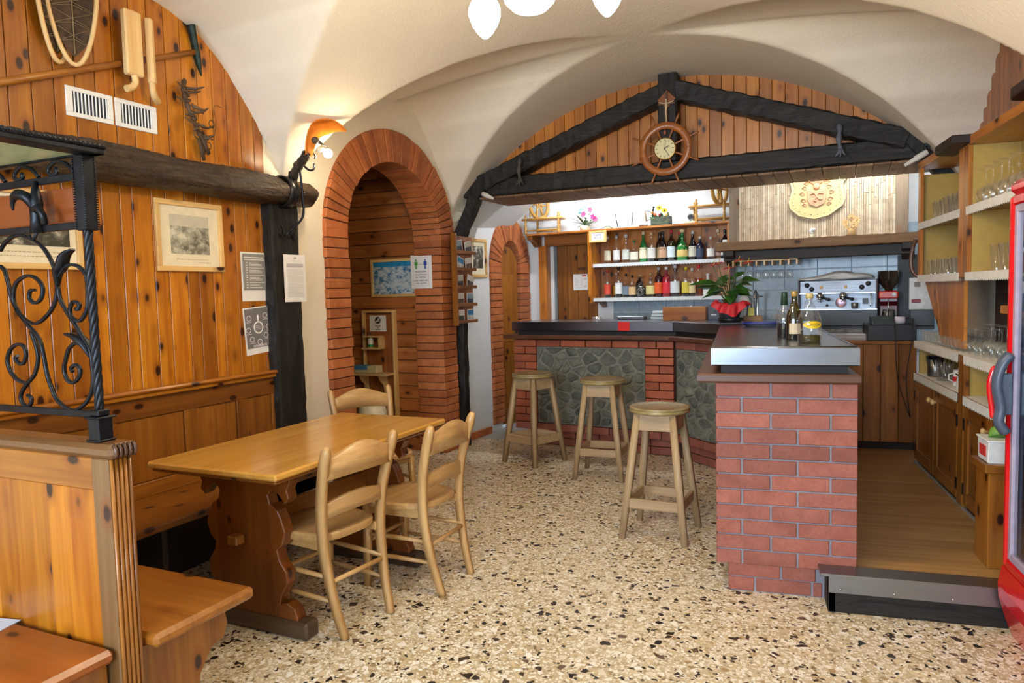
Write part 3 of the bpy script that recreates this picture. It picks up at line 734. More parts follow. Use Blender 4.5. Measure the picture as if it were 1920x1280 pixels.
mb = MB(); mb.box(1.31, 1.322, .025, .05, 1.755, 1.864, .002); obj('metal_edge', mb, CHROME, bd)
# cast ornament on the screen
mb = MB(); mb.tube([(1.145, -.012, 1.725), (1.148, -.014, 1.77), (1.15, -.014, 1.82), (1.15, -.012, 1.885)], [.022, .018, .02, .006], 6)
mb.tube(smooth_path([(1.145, -.02, 1.8), (1.13, -.03, 1.835), (1.09, -.035, 1.845), (1.06, -.03, 1.825), (1.055, -.028, 1.8)], 5), [.009, .01, .012, .014, .016, .017, .018, .018, .018, .017, .016, .015, .013, .011, .009, .008, .007, .006, .005, .004, .003], 6)
mb.tube(smooth_path([(1.15, -.02, 1.79), (1.18, -.03, 1.8), (1.2, -.028, 1.775), (1.195, -.02, 1.75)], 4), .011, 6)
mb.tube(smooth_path([(1.15, -.014, 1.74), (1.14, -.016, 1.715), (1.12, -.016, 1.705), (1.11, -.016, 1.72)], 4), .005, 6); obj('cast_ornament', mb, IRON, sc)
# canopy: frame with pale glass panel reaching over the near booth
mb = MB()
mb.box(1.355, 1.425, -.30, .03, 1.945, 1.962, .003); mb.box(.03, 1.425, .0, .03, 1.945, 1.962, .003); mb.box(.03, 1.425, -.30, -.27, 1.945, 1.962, .003); obj('canopy_frame', mb, IRON, sc)
mb = MB(); mb.box(.05, 1.36, -.28, .01, 1.953, 1.957); obj('canopy_panel', mb, plain('pale_green_glass', '#b9c79c', .3, var=.05), sc)
mb = MB()
for i in range(22): mb.tube([(1.425-.0, -.3+i*.015, 1.963), (1.425, -.293+i*.015, 1.972), (1.425, -.286+i*.015, 1.963)], .006, 5)
mb.tube([(1.42, -.3, 1.967), (1.42, .03, 1.967)], .009, 6); mb.tube([(.03, -.3, 1.967), (1.42, -.3, 1.967)], .011, 6); obj('canopy_moulding', mb, IRON, sc)
# ------------------------------------------------------------------ table
tb = mthing('trestle_table', 'pine trestle table with glossy top between bench and chairs', 'table', .983, 3.365)
mb = MB(); mb.box(-.375, .375, -.69, .69, .755, .785, .008); obj('table_top', mb, TABLE['y'], tb)
mb = MB(); mb.box(-.362, .362, -.677, .677, .738, .756, .008); obj('edge_moulding', mb, PINED['y'], tb)
half = [(.0, .74), (.27, .74), (.275, .70), (.255, .66), (.265, .625), (.24, .60), (.205, .64), (.17, .655), (.145, .63), (.155, .59), (.195, .565), (.215, .53), (.235, .47), (.215, .41), (.185, .385), (.195, .34), (.232, .29), (.235, .24), (.2, .18), (.19, .14), (.23, .15), (.27, .13), (.285, .09), (.0, .09)]
prof = [(x, z) for x, z in half[:-1]]+[(.285, .075), (-.285, .075)]+[(-x, z) for x, z in half[::-1][1:-1]]
for v in (-.47, .43):
    t_ = obj('trestle', MB().prism(prof[::-1], v-.03, v+.03, 'y', ch=.004), wood('trestle_pine', '#70380e', '#97571e', 'z', .6, .35), tb)
    mb = MB(); mb.box(-.345, .345, v-.045, v+.045, 0, .078, .012); obj('foot', mb, wood('worn_dark_foot', '#3d2c1f', '#64503c', 'x', .1, .5), tb)
mb = MB(); mb.box(-.016, .016, -.44, .40, .34, .52, .004); obj('stretcher', mb, PINED['y'], tb)
for v in (-.56, .52): mb = MB(); mb.box(-.03, .03, v-.02, v+.03, .41, .45, .005); obj('wedge', mb, PINED['z'], tb)
# ------------------------------------------------------------------ chairs
def rail(mb, y0, y1, zb, zt, xf, th, n=11):
    b = len(mb.v)
    for i in range(n):
        t = i/(n-1); y = lerp(y0, y1, t); x = xf(t); 
        for (dx, z) in ((0, zb(t)), (th, zb(t)), (th, zt(t)), (0, zt(t))): mb.v.append((x+dx, y, z))
    for i in range(n-1):
        for k in range(4): mb.face((b+i*4+k, b+i*4+(k+1) % 4, b+i*4+4+(k+1) % 4, b+i*4+4+k), k in (1, 3))
    mb.face((b+3, b+2, b+1, b)); e = b+(n-1)*4; mb.face((e, e+1, e+2, e+3))
def make_chair(label, grp):
    t = thing('dining_chair', label, 'chair', (0, 0, 0), 0, grp)
    # saddle seat
    def out(a):
        x, y = math.cos(a), math.sin(a); f = (abs(x)**3.4+abs(y)**3.4)**(-1/3.4); x, y = x*f, y*f
        return x*.2, y*(.2+.015*x)
    mb = MB(); N = 40; rings = [(1.0, .425), (1.02, .435), (1.02, .452), (.985, .46), (.8, .456), (.55, .449), (.25, .446), (.02, .446)]
    b = len(mb.v)
    for s_, z in rings:
        for i in range(N): x, y = out(2*PI*i/N); mb.v.append((x*s_, y*s_, z))
    for k in range(len(rings)-1):
        for i in range(N): mb.face((b+k*N+i, b+k*N+(i+1) % N, b+(k+1)*N+(i+1) % N, b+(k+1)*N+i), k > 2)
    mb.face([b+i for i in range(N-1, -1, -1)]); mb.face([b+(len(rings)-1)*N+i for i in range(N)])
    obj('seat', mb, CHAIR['y'], t)
    for s in (-1, 1):
        P_ = smooth_path([(-.265, s*.15, 0), (-.225, s*.163, .15), (-.195, s*.177, .33), (-.188, s*.184, .45), (-.2, s*.195, .6), (-.235, s*.208, .75), (-.27, s*.215, .865)], 5)
        L = len(P_); rs = [lerp(.014, .0175, min(1, i/12)) if i < L-3 else (.017, .0145, .009)[i-L+3] for i in range(L)]
        mb = MB(); mb.tube(P_, rs, 8, sq=None); 
        m2 = MB(); m2.tube(P_, rs, 4, sq=(1.15, .9)); obj('back_post', m2, CHAIR['z'], t)
        mb = MB(); mb.tube([(.155, s*.172, .43), (.16, s*.176, .2), (.165, s*.18, 0)], [.0175, .017, .013], 4, sq=(1, 1)); obj('front_leg', mb, CHAIR['z'], t)
        for z in (.17, .275): mb = MB(); mb.tube([(-.225+.1*(z-.17), s*.163, z-.005), (0, s*.168, z), (.16, s*.176, z)], [.009, .0125, .009], 8); obj('side_stretcher', mb, CHAIR['x'], t)
        mb = MB(); mb.box(-.18, .15, s*.165-.008, s*.165+.008, .385, .426, .003); obj('apron', mb, CHAIR['x'], t)
    mb = MB(); mb.box(.143, .16, -.165, .165, .385, .426, .003); obj('apron', mb, CHAIR['y'], t)
    mb = MB(); mb.tube([(.163, -.177, .235), (.163, .177, .235)], [.012, .012], 8); obj('front_stretcher', mb, CHAIR['y'], t)
    mb = MB(); mb.tube([(-.212, -.168, .255), (-.212, .168, .255)], [.011, .011], 8); obj('back_stretcher', mb, CHAIR['y'], t)
    bow = lambda d: (lambda q: -d*math.sin(PI*q))
    mb = MB(); rail(mb, -.205, .205, lambda q: .715+.012*math.sin(PI*q), lambda q: .805+.055*math.sin(PI*q)**1.5, lambda q: -.247-.035*math.sin(PI*q), .018); obj('top_rail', mb, CHAIR['y'], t)
    mb = MB(); rail(mb, -.192, .192, lambda q: .535+.016*math.sin(PI*q), lambda q: .6+.03*math.sin(PI*q), lambda q: -.203-.03*math.sin(PI*q), .016); obj('lower_rail', mb, CHAIR['y'], t)
    return t
CG = 'beech chairs round the table'
c1 = make_chair('beech chair nearest the camera, tucked under the table side', CG)
c1.location = MF.w(1.225, 3.115); c1.rotation_euler = (0, 0, MF.rz+PI-rad(7))
dup(c1, MF.w(1.37, 3.645), MF.rz+PI, 'beech chair drawn further out, nearer the bar stools', CG)
dup(c1, MF.w(.595, 4.44), MF.rz-rad(31), 'beech chair beyond the far end of the table by the arch', CG)
# ------------------------------------------------------------------ stools
def make_stool(label, grp):
    t = thing('bar_stool', label, 'stool', (0, 0, 0), 0, grp)
    mb = MB(); mb.lathe([(.01, .752), (.165, .752), (.18, .757), (.185, .765), (.182, .772), (.176, .775), (.182, .779), (.183, .786), (.178, .79), (.162, .789), (.15, .786), (.01, .785)], 40); obj('seat', mb, STOOLT['y'], t)
    for sx in (-1, 1):
        for sy in (-1, 1):
            mb = MB(); mb.tube([(sx*.105, sy*.105, .755), (sx*.15, sy*.15, .35), (sx*.19, sy*.19, 0)], [.019, .0205, .017], 4, sq=(1, 1)); obj('leg', mb, STOOL['z'], t)
    for a in range(4):
        T = Matrix.Rotation(a*PI/2, 4, 'Z')
        mb = MB(); mb.prism([(-.112, .655), (.112, .655), (.105, .752), (-.105, .752)], .105, .125, 'y', T); obj('apron', mb, STOOL['x'], t)
        mb = MB(); mb.box(-.15, .15, .148, .172, .185, .245, .003, T); obj('stretcher', mb, STOOL['x'], t)
    return t
SG = 'wooden bar stools at the counter'
s3 = make_stool('pale wooden bar stool nearest the camera, by the brick counter end', SG); s3.location = (-.447, 4.44, 0); s3.rotation_euler = (0, 0, rad(-9))
dup(s3, (-1.035, 5.76, 0), rad(-4), 'pale wooden bar stool in the middle, before the stone panel', SG)
s1 = dup(s3, (-1.715, 6.12, 0), rad(-29), 'pale wooden bar stool with low shelf, at the far end by the passage', SG)
mb = MB(); mb.box(-.165, .165, -.165, .165, .243, .255, .002); obj('shelf_board', mb, STOOL['x'], s1)
# ------------------------------------------------------------------ bar
K1, K2, K3 = (-.112, 5.977), (-.528, 6.448), (-2.16, 6.85)
QF = Fr(K2, 13.84); DF = Fr(K2, 49.0)
bar = thing('bar_counter', 'brick and fieldstone bar base with dark wooden ledge', 'bar', (0, 0, 0))
mb = MB(); mb.box(-.088, .535, 3.6275, 6.0, .15, 1.045); mb.box(-.033, .53, 3.6625, 6.0, 0, .16); obj('mortar_core', mb, MORT, bar)
mb = MB()
poly = [QF.w(-1.63, .07), QF.w(.02, .07), DF.w(.60, .07), Vector((.3, 6.0, 0)), Vector((.3, 6.5, 0)), QF.w(-1.6, .52)]
mb.prism([(p.x, p.y) for p in poly][::1], .15, 1.045, 'z')
poly = [QF.w(-1.5, .09), QF.w(-.03, .09), DF.w(.58, .09), Vector((.3, 6.1, 0)), Vector((.3, 6.5, 0)), QF.w(-1.5, .5)]
mb.prism([(p.x, p.y) for p in poly][::1], 0, .16, 'z'); obj('back_core', mb, MORTD, bar)
BM = {}
def brick_obj(fr, x0, x1, yf, z, h=.067, dep=.045, mat=BRK, rng=random.Random(11), parent=bar):
    """brick face lies at local y=yf, running x0..x1 in frame fr"""
    w = round(x1-x0, 3); key = (w, mat.name, h)
    if key not in BM:
        m = MB(); m.box(-w/2, w/2, 0, dep, 0, h, .0035); BM[key] = m.mesh('brick', mat)
    p = fr.w((x0+x1)/2, yf+rng.uniform(-.003, .003), z)
    return obj('brick', BM[key], None, parent, p, fr.rz)
FA = [(-.096, .152), (.162, .416), (.426, .535)]; FB = [(-.096, .02), (.03, .272), (.282, .535)]
zc_ = 0
for i in range(12):
    for a, b in (FA if i % 2 == 1 else FB): brick_obj(WF, a, b, 3.62, .150+i*.0748)
for i in range(2):
    for a, b in ([(-.04, .2), (.21, .36)] if i else [(-.04, .08), (.09, .34), (.35, .39)]): brick_obj(WF, a, b, 3.655, .004+i*.072)
SF = Fr((-.096, 3.62), -90.0)           # left flank: local x runs along -? (x axis -> +y), local y -> -x
for i in range(12):
    y = .055 if i % 2 else -.075+.0
    while y < 2.3:
        a, b = max(y, .05), min(y+.25, 2.3)
        if b-a > .05:
            w = round(b-a, 2); key = ('side', w)
            if key not in BM:
                m = MB(); m.box(0, .045, -w/2, w/2, 0, .067, .0035); BM[key] = m.mesh('brick', BRK)
            obj('brick', BM[key], None, bar, (-.096, 3.62+(a+b)/2, .150+i*.0748))
        y += .26
mb = MB()
for i in range(2):
    for j in range(9): mb.box(-.04, .0, 3.7+j*.25+(.12 if i else 0), 3.94+j*.25+(.12 if i else 0), .004+i*.072, .071+i*.072, .003)
obj('plinth_bricks', mb, BRK, bar)
# back run: top course, two columns, bottom courses
x = -1.635
for w in (.25, .262, .262, .262, .262, .16, .16):
    brick_obj(QF, x+.004, x+w-.004, .02, .972, .062, .045, BRKD); x += w+.003
for i in range(11):
    z = .15+i*.0748
    for (c0, c1) in ((-1.635, -1.385), (-.265, -.004)):
        if i < 1: continue
        m_ = (c0+c1)/2
        for a, b in ([(c0, c1)] if i % 2 else [(c0, m_-.004), (m_+.004, c1)]): brick_obj(QF, a, b, .02, z, .067, .045, BRKD)
for i, (z, off) in enumerate(((.15, .02), (.08, .065), (.006, .065))):
    x = -1.635 if i == 0 else -1.5
    j = 0
    while x < -.03:
        w = min(.25 if (i+j) or i != 1 else .12, -.004-x); brick_obj(QF, x, x+w-.006, off, z, .067, .045, BRK); x += w+.003; j += 1
# angled run
for a, b in ((.01, .27), (.28, .58)): brick_obj(DF, a, b, .02, .972, .062, .045, BRK)
for i, (z, off) in enumerate(((.15, .02), (.08, .06), (.006, .06))):
    for a, b in ([(.01, .25), (.26, .5), (.51, .6)] if i % 2 else [(.01, .12), (.13, .37), (.38, .6)]): brick_obj(DF, a, b, off, z, .067, .045, BRK)
# fieldstone panels: irregular stones from clipped Voronoi cells
def clip(poly, a, b, c):
    out = []
    for i in range(len(poly)):
        p, q = poly[i], poly[(i+1) % len(poly)]; dp = a*p[0]+b*p[1]-c; dq = a*q[0]+b*q[1]-c
        if dp <= 0: out.append(p)
        if dp*dq < 0: t = dp/(dp-dq); out.append((p[0]+(q[0]-p[0])*t, p[1]+(q[1]-p[1])*t))
    return out
def stones(fr, x0, x1, z0, z1, yf, seed, nx, nz):
    rng = random.Random(seed); pts = []
    for i in range(nx):
        for j in range(nz): pts.append((x0+(i+.5+rng.uniform(-.42, .42)+(.5 if j % 2 else 0)-.25)*(x1-x0)/nx, z0+(j+.5+rng.uniform(-.4, .4))*(z1-z0)/nz))
    m = MB(); m.box(x0, x1, yf+.001, yf+.03, z0, z1); o = obj('stone_bed', m, STMORT, bar, fr.o, fr.rz)
    for i, p in enumerate(pts):
        poly = [(x0, z0), (x1, z0), (x1, z1), (x0, z1)]
        for k, q in enumerate(pts):
            if k == i: continue
            a, b = q[0]-p[0], q[1]-p[1]; b2 = b*1.35
            c = a*(p[0]+q[0])/2+b2*(p[1]+q[1])/2
            poly = clip(poly, a, b2, c)
            if len(poly) < 3: break
        if len(poly) < 3: continue
        A = abs(sum(poly[k][0]*poly[(k+1) % len(poly)][1]-poly[(k+1) % len(poly)][0]*poly[k][1] for k in range(len(poly))))/2
        if A < .0012: continue
        poly = inset(poly, .007+rng.uniform(0, .007))
        cx = sum(v[0] for v in poly)/len(poly); cz = sum(v[1] for v in poly)/len(poly)
        # round the outline a little
        R_ = []
        for k in range(len(poly)):
            p_, q_ = poly[k], poly[(k+1) % len(poly)]
            R_.append((p_[0]*.8+q_[0]*.2, p_[1]*.8+q_[1]*.2)); R_.append((p_[0]*.2+q_[0]*.8, p_[1]*.2+q_[1]*.8))
        n = len(R_); m = MB(); pr = rng.uniform(.004, .022); b0 = 0
        for (s_, d) in ((1.0, .004), (.97, -.003), (.8, -.003-pr*.7), (.4, -.003-pr)):
            tx, tz = rng.uniform(-.25, .25)*pr, rng.uniform(-.25, .25)*pr
            for (x, z) in R_: m.v.append(((x-cx)*s_, d+(tx*(x-cx)+tz*(z-cz))*6*(1-s_), (z-cz)*s_))
        for r_ in range(3):
            for k in range(n): m.face((r_*n+k, r_*n+(k+1) % n, (r_+1)*n+(k+1) % n, (r_+1)*n+k), False)
        m.face([3*n+k for k in range(n)])
        obj('stone', m, STONE, bar, fr.w(cx, yf, cz), fr.rz)
stones(QF, -1.378, -.272, .225, .968, .03, 5, 7, 9)
stones(DF, .01, .6, .225, .968, .03, 8, 4, 9)
# ledge and steel top
def plan(off):
    q = lambda f, x, y: (f.w(x, y).x, f.w(x, y).y)
    return [(-.115-off, 3.6-off*.6), (.54, 3.6-off*.6), (.54, 6.25), (.25, 6.75), q(QF, -1.63-off, .58), q(QF, -1.64-off, -off), (K2[0]-off*.55, K2[1]-off*.75), (K1[0]-off, K1[1]-off*.4)]
def prismz(poly, z0, z1, ch): m = MB(); m.prism(poly, z0, z1, 'z', ch=ch); return m
obj('ledge', prismz(plan(.065), 1.046, 1.088, .008), LEDGE['x'], bar)
obj('shadow_gap', prismz(inset(plan(0), .045), 1.088, 1.125, 0), plain('gap_black', '#1a1411', .6), bar)
top = thing('steel_worktop', 'brushed steel bar top turning the corner of the bar', 'worktop', (0, 3.6, 1.125))
pm = MB(); pm.prism([(x, y-3.6) for x, y in plan(0)], .0, .086, 'z', ch=.004); obj('steel_top', pm, STEEL, top)
mb = MB(); mb.tube([(-.1, .015, .0855), (.525, .015, .0855), (.525, 2.4, .0855)], .006, 6); obj('raised_rim', mb, STEEL, top)
p = QF.w(-.455, -.0015, 1.128); mb = MB(); mb.box(-.055, .055, -.0015, .0, 0, .082, .0005); st_ = tag(obj('red_sticker', mb, plain('sticker_red', '#e2231a', .45, var=.02), None, p, QF.rz), 'plain red square sticker on the front edge of the steel bar top', 'sticker')
# ------------------------------------------------------------------ bottles
def bmat(name, col, rough=.12): return plain(name, col, rough, coat=.4, var=.05)
LIQ = {}
def liquid(col):
    if col not in LIQ:
        c = srgb(col); LIQ[col] = thinglass('liquid_'+col.strip('#'), c, .02, .12)
    return LIQ[col]
GREENG = thinglass('green_glass', (.18, .32, .1), .08, .5); BROWNG = bmat('brown_glass', '#2e1a0e'); BLACKG = bmat('black_glass', '#121010'); DGREEN = bmat('dark_green_glass', '#12351c'); LGREEN = bmat('bright_green_glass', '#1f7a34')
def bprof(kind, h, r):
    k = {'std': [(0, .0), (.9, 0), (1, .02), (1, .6), (.93, .66), (.5, .74), (.34, .79), (.33, .95), (.4, .96), (.4, .985), (.33, 1)],
         'slope': [(0, 0), (.92, 0), (1, .02), (1, .42), (.9, .52), (.62, .64), (.36, .76), (.32, .82), (.31, .95), (.38, .96), (.38, .985), (.31, 1)],
         'squat': [(0, 0), (.94, 0), (1, .03), (1, .52), (.94, .58), (.55, .66), (.3, .72), (.26, .78), (.26, .94), (.32, .95), (.32, .99), (.26, 1)],
         'neck': [(0, 0), (.9, 0), (1, .02), (1, .38), (.94, .46), (.6, .56), (.38, .63), (.33, .68), (.45, .73), (.33, .78), (.3, .95), (.36, .96), (.36, 1)],
         'round': [(0, 0), (.6, 0), (.8, .03), (1, .18), (1, .3), (.8, .46), (.4, .56), (.24, .6), (.22, .9), (.3, .92), (.3, 1)],
         'carafe': [(0, 0), (.94, 0), (1, .02), (1, .42), (.97, .5), (.84, .58), (.6, .68), (.4, .77), (.3, .84), (.27, .9), (.27, .96), (.34, .965), (.34, .99), (.27, 1)]}[kind]
    return [(max(a*r, .0005), b*h) for a, b in k]
def bottle(fr, x, y, z, h, r, kind, glass, label, cap=None, lab=None, liq=None, fill=.6, capmat=None, lab2=None, labz=(.12, .48), grp='bottles on the back bar shelves', name='bottle', seal=None, n=16):
    t = thing(name, label, 'bottle', fr.w(x, y, z), fr.rz, grp)
    r *= 1.0 if grp.startswith('three') else 1.06; pr = bprof(kind, h, r); mb = MB(); mb.lathe(pr, n); obj('glass_body', mb, glass, t)
    def rad_at(zz):
        for (r0, z0), (r1, z1) in zip(pr, pr[1:]):
            if z0 <= zz <= z1 and z1 > z0: return lerp(r0, r1, (zz-z0)/(z1-z0))
        return pr[-1][0]
    if liq:
        L = [(rr*.9, zz) for rr, zz in pr if zz < fill*h]; L = [(L[0][0], .004)]+L[1:]+[(rad_at(fill*h)*.9, fill*h), (.0005, fill*h)]
        mb = MB(); mb.lathe(L, 12); obj('liquid', mb, liquid(liq), t)
    def band(z0, z1, mat, nm, arc=(-PI*.95, -.05*PI)):
        m = MB(); k = 12; b = 0
        for zz in (z0, (z0+z1)/2, z1):
            for i in range(k+1):
                a = lerp(arc[0], arc[1], i/k); rr = rad_at(zz)+.0012; m.v.append((rr*math.cos(a), rr*math.sin(a), zz))
        for j in range(2):
            for i in range(k): m.face((j*(k+1)+i, j*(k+1)+i+1, (j+1)*(k+1)+i+1, (j+1)*(k+1)+i), True)
        return obj(nm, m, mat, t)
    if lab: band(labz[0]*h, labz[1]*h, plain('label_'+lab.strip('#'), lab, .6, var=.04), 'label')
    if lab2: band(lab2[1]*h, lab2[2]*h, plain('label_'+lab2[0].strip('#'), lab2[0], .6, var=.04), 'label', (-PI*.72, -PI*.28))
    if cap:
        cm = plain('cap_'+cap.strip('#'), cap, .35, var=.05)
        rr = pr[-1][0]*1.25; z0 = h*.9 if not seal else h*seal
        mb = MB(); mb.lathe([(rad_at(z0)+.0015, z0), (rr, h*.955), (rr, h*1.0), (rr*.9, h*1.012), (.001, h*1.013)], 12); obj('cap', mb, cm, t)
    return t
BG = 'three bottles on the brick end of the bar'
t = bottle(WF, .352, 3.9, 1.211, .245, .056, 'carafe', GLASS, 'clear round-shouldered bottle of oil with oval yellow label on the steel bar top', '#c9b070', None, '#b6a83a', .16, grp=BG, n=28)
# oval yellow label
mb = MB(); k = 20
mb.v.append((0, -.0578, .092))
for i in range(k):
    a = 2*PI*i/k; x = .049*math.cos(a); zz = .092+.0185*math.sin(a); an = x/.057; mb.v.append((.0578*math.sin(an), -.0578*math.cos(an), zz))
for i in range(k): mb.face((0, 1+i, 1+(i+1) % k), True)
obj('label', mb, plain('oval_yellow', '#e9c11c', .5, var=.03), t, rot=(0, 0, rad(14)))
mb = MB(); rngx = random.Random(5)
for i in range(26):
    an = lerp(-.6, .6, i/25); zz = .0915+.0035*math.sin(i*2.1)
    p0 = Vector((.0586*math.sin(an), -.0586*math.cos(an), zz)); p1 = Vector((.0586*math.sin(an+.03), -.0586*math.cos(an+.03), zz+.005*math.sin(i*1.7)))
    mb.tube([p0, p1], .0009, 4)
obj('handwriting', mb, INKD, t, rot=(0, 0, rad(14)))
bottle(WF, .30, 4.16, 1.211, .255, .043, 'slope', thinglass('olive_glass', (.30, .32, .06), .08, .5), 'dark green oil bottle standing behind the yellow-labelled bottle', '#b28a3c', None, '#3a3a10', .5, grp=BG, lab2=('#c9b89a', .12, .34), n=24)
bottle(WF, .262, 4.36, 1.211, .25, .042, 'slope', GLASS, 'pale bottle with dark neck foil and dark contents behind the green bottle', '#25402a', None, '#5a2418', .3, grp=BG, seal=.72, n=24)
# ------------------------------------------------------------------ things on the bar
def boxthing(name, label, cat, fr, x, y, z, sx, sy, sz, mat, ch=.004, rz=0.0, group=None):
    m = MB(); m.box(-sx/2, sx/2, -sy/2, sy/2, 0, sz, ch); o = obj(name, m, mat, None, fr.w(x, y, z), fr.rz+rz); return tag(o, label, cat, group)
bx = thing('wooden_tray_box', 'open pine box on the back of the bar', 'box', QF.w(-.0, .38, 1.2115), QF.rz)
mb = MB(); mb.box(-.2, .2, -.06, -.048, 0, .118, .003); obj('front_board', mb, PINE['x'], bx)
mb = MB(); mb.box(-.2, .2, .09, .102, 0, .118, .003); mb.box(-.2, -.188, -.048, .09, 0, .118, .003); mb.box(.188, .2, -.048, .09, 0, .118, .003); mb.box(-.188, .188, -.048, .09, 0, .008); obj('box_body', mb, PINE['x'], bx)
mb = MB(); mb.tube([(.04, 0, .01), (.045, .0, .1), (.05, .0, .128)], [.03, .025, .004], 5); obj('paper_tip', mb, PAPER, bx)
gb = boxthing('grey_box', 'small dark grey box with white triangle mark beside the pine box', 'box', QF, .27, .36, 1.2115, .1, .07, .138, plain('slate_card', '#565a68', .6))
mb = MB(); mb.tube([(-.022, -.036, .06), (.022, -.036, .06), (.0, -.036, .098)], .003, 4, closed=True); mb.box(-.025, .025, -.0365, -.035, .04, .048); obj('printed_mark', mb, PAPER, gb)
nb = thing('napkin_tray', 'white plastic tray stack left of the pine box', 'tray', QF.w(-.27, .40, 1.2115), QF.rz)
for i in range(3): mb = MB(); mb.box(-.06+.008*i, .06, -.05, .05, .004+i*.028, .026+i*.028, .005); obj('tray', mb, plain('white_blue_plastic', '#cfdade', .4), nb)
mb = MB(); mb.lathe([(.0, .0), (.04, 0), (.045, .004), (.048, .03), (.045, .031), (.041, .008), (.0, .006)], 8); tag(obj('glass_ashtray', mb, GLASS, None, QF.w(-.86, .3, 1.2115)), 'clear glass ashtray on the left part of the bar', 'ashtray')
mb = MB(); mb.box(-.15, .12, -.05, .05, 0, .03, .004); tag(obj('drip_tray', mb, STEEL, None, QF.w(-.55, .48, 1.2115), QF.rz), 'flat steel drip tray on the bar before the tiles', 'tray')
sp = thing('blue_dish', 'oval blue-rimmed dish lying on the steel bar', 'dish', (.172, 5.5, 1.2115), rad(-6))
mb = MB(); b = 0; N = 32
for (s_, z) in ((.82, 0), (1, .022), (1.02, .026), (.98, .026), (.86, .006), (.02, .005)):
    for i in range(N):
        a = 2*PI*i/N; x, y = math.cos(a), math.sin(a); f = (abs(x)**4+abs(y)**4)**(-.25); mb.v.append((x*f*.125*s_, y*f*.085*s_, z))
for k in range(5):
    for i in range(N): mb.face((k*N+i, k*N+(i+1) % N, (k+1)*N+(i+1) % N, (k+1)*N+i), True)
mb.face([i for i in range(N-1, -1, -1)]); mb.face([5*N+i for i in range(N)]); obj('dish_body', mb, thinglass('dish_glass', (.7, .76, .82), .15, .5), sp)
mb = MB(); P_ = []
for i in range(36):
    a = 2*PI*i/36; x, y = math.cos(a), math.sin(a); f = (abs(x)**4+abs(y)**4)**(-.25); P_.append((x*f*.127, y*f*.087, .025))
mb.tube(P_, .006, 6, closed=True); obj('blue_rim', mb, plain('royal_blue', '#1c2f86', .3), sp)
wt = thing('wooden_caddy', 'small pine caddy holding sticks and a yellow packet behind the dish', 'caddy', (.13, 6.22, 1.2115), 0)
mb = MB(); mb.box(-.075, .075, -.045, .045, 0, .05, .004); obj('caddy_block', mb, MANTEL['x'], wt)
mb = MB(); mb.box(-.035, .012, -.03, .01, .05, .115, .002); pk = obj('packet', mb, plain('packet_yellow', '#cfc23a', .5), wt)
for i in range(7): mb = MB(); x = -.06+.017*i; mb.tube([(x, .0, .05), (x+.01*math.sin(i), .01, .15+.012*(i % 3))], .0035, 6); obj('stick', mb, plain('stick_dark', '#4a3d4c', .5) if i % 2 else PAPER, wt)
# potted anthurium
pl = thing('potted_anthurium', 'potted anthurium with red wrapping on a black saucer at the bar corner', 'potted plant', (-.04, 6.0, 1.2115), 0)
mb = MB(); mb.box(-.085, .085, -.085, .085, 0, .012, .004); mb.lathe([(.06, .012), (.095, .02), (.098, .045), (.092, .045), (.09, .025), (.0, .022)], 24); obj('saucer', mb, BLACKP, pl)
mb = MB(); mb.lathe([(.045, .03), (.06, .035), (.085, .1), (.088, .16), (.08, .162), (.076, .15), (.0, .145)], 24); obj('pot', mb, plain('anthracite_pot', '#3c3d42', .5), pl)
def leaf(mb, base, tip, w, up=Vector((0, 0, 1)), droop=.02, heart=True):
    base, tip = Vector(base), Vector(tip); ax = tip-base; L = ax.length; ax.normalize(); sd = ax.cross(up).normalized() if abs(ax.dot(up)) < .98 else Vector((1, 0, 0)); nr = sd.cross(ax)
    prof = [(0, .25), (.06, .72), (.2, 1.0), (.45, .86), (.7, .5), (.9, .16), (1, .01)] if heart else [(0, .1), (.2, .7), (.5, 1), (.8, .6), (1, .02)]
    b = len(mb.v)
    for (t_, w_) in prof:
        c = base+ax*(L*t_)-nr*(droop*t_*t_)
        for s in (-1, 0, 1): mb.v.append(tuple(c+sd*(s*w*w_)+nr*(abs(s)*w*w_*.25)-(ax*(w*.35 if (heart and t_ == 0 and s) else 0))))
    for j in range(len(prof)-1):
        for k in range(2): mb.face((b+j*3+k, b+j*3+k+1, b+j*3+4+k, b+j*3+3+k), True)
def leafmat(name, c1, c2, rough=.3):
    t_ = NT(name); n_ = t_.noise(t_.coord(), 14, 3); t_.set(col=t_.ramp(n_, [(.3, srgb(c1)), (.7, srgb(c2))]), rough=rough); return t_.m
LEAF = leafmat('anthurium_leaf', '#1c3d14', '#3d6a22'); SPATHE = leafmat('red_spathe', '#a03030', '#c8584a', .25)
rng = random.Random(21)
lv = [(-.24, -.02, .34, .045), (-.13, -.06, .31, .05), (-.06, -.09, .35, .05), (.02, -.08, .29, .05), (.09, -.06, .33, .05), (.14, -.03, .26, .045), (.2, .0, .4, .055), (.05, .06, .4, .05), (-.08, .06, .42, .05), (-.16, .05, .36, .045), (-.03, -.03, .44, .045), (.1, .05, .45, .04), (-.19, -.06, .27, .04), (.0, -.1, .24, .045), (.16, .04, .3, .04), (-.1, -.1, .36, .06), (.07, -.1, .38, .06), (-.02, -.05, .38, .055), (.12, -.09, .29, .055), (-.16, -.09, .32, .055), (.03, .0, .42, .055), (-.07, -.02, .4, .05), (.15, .02, .37, .05), (-.28, -.06, .38, .05)]
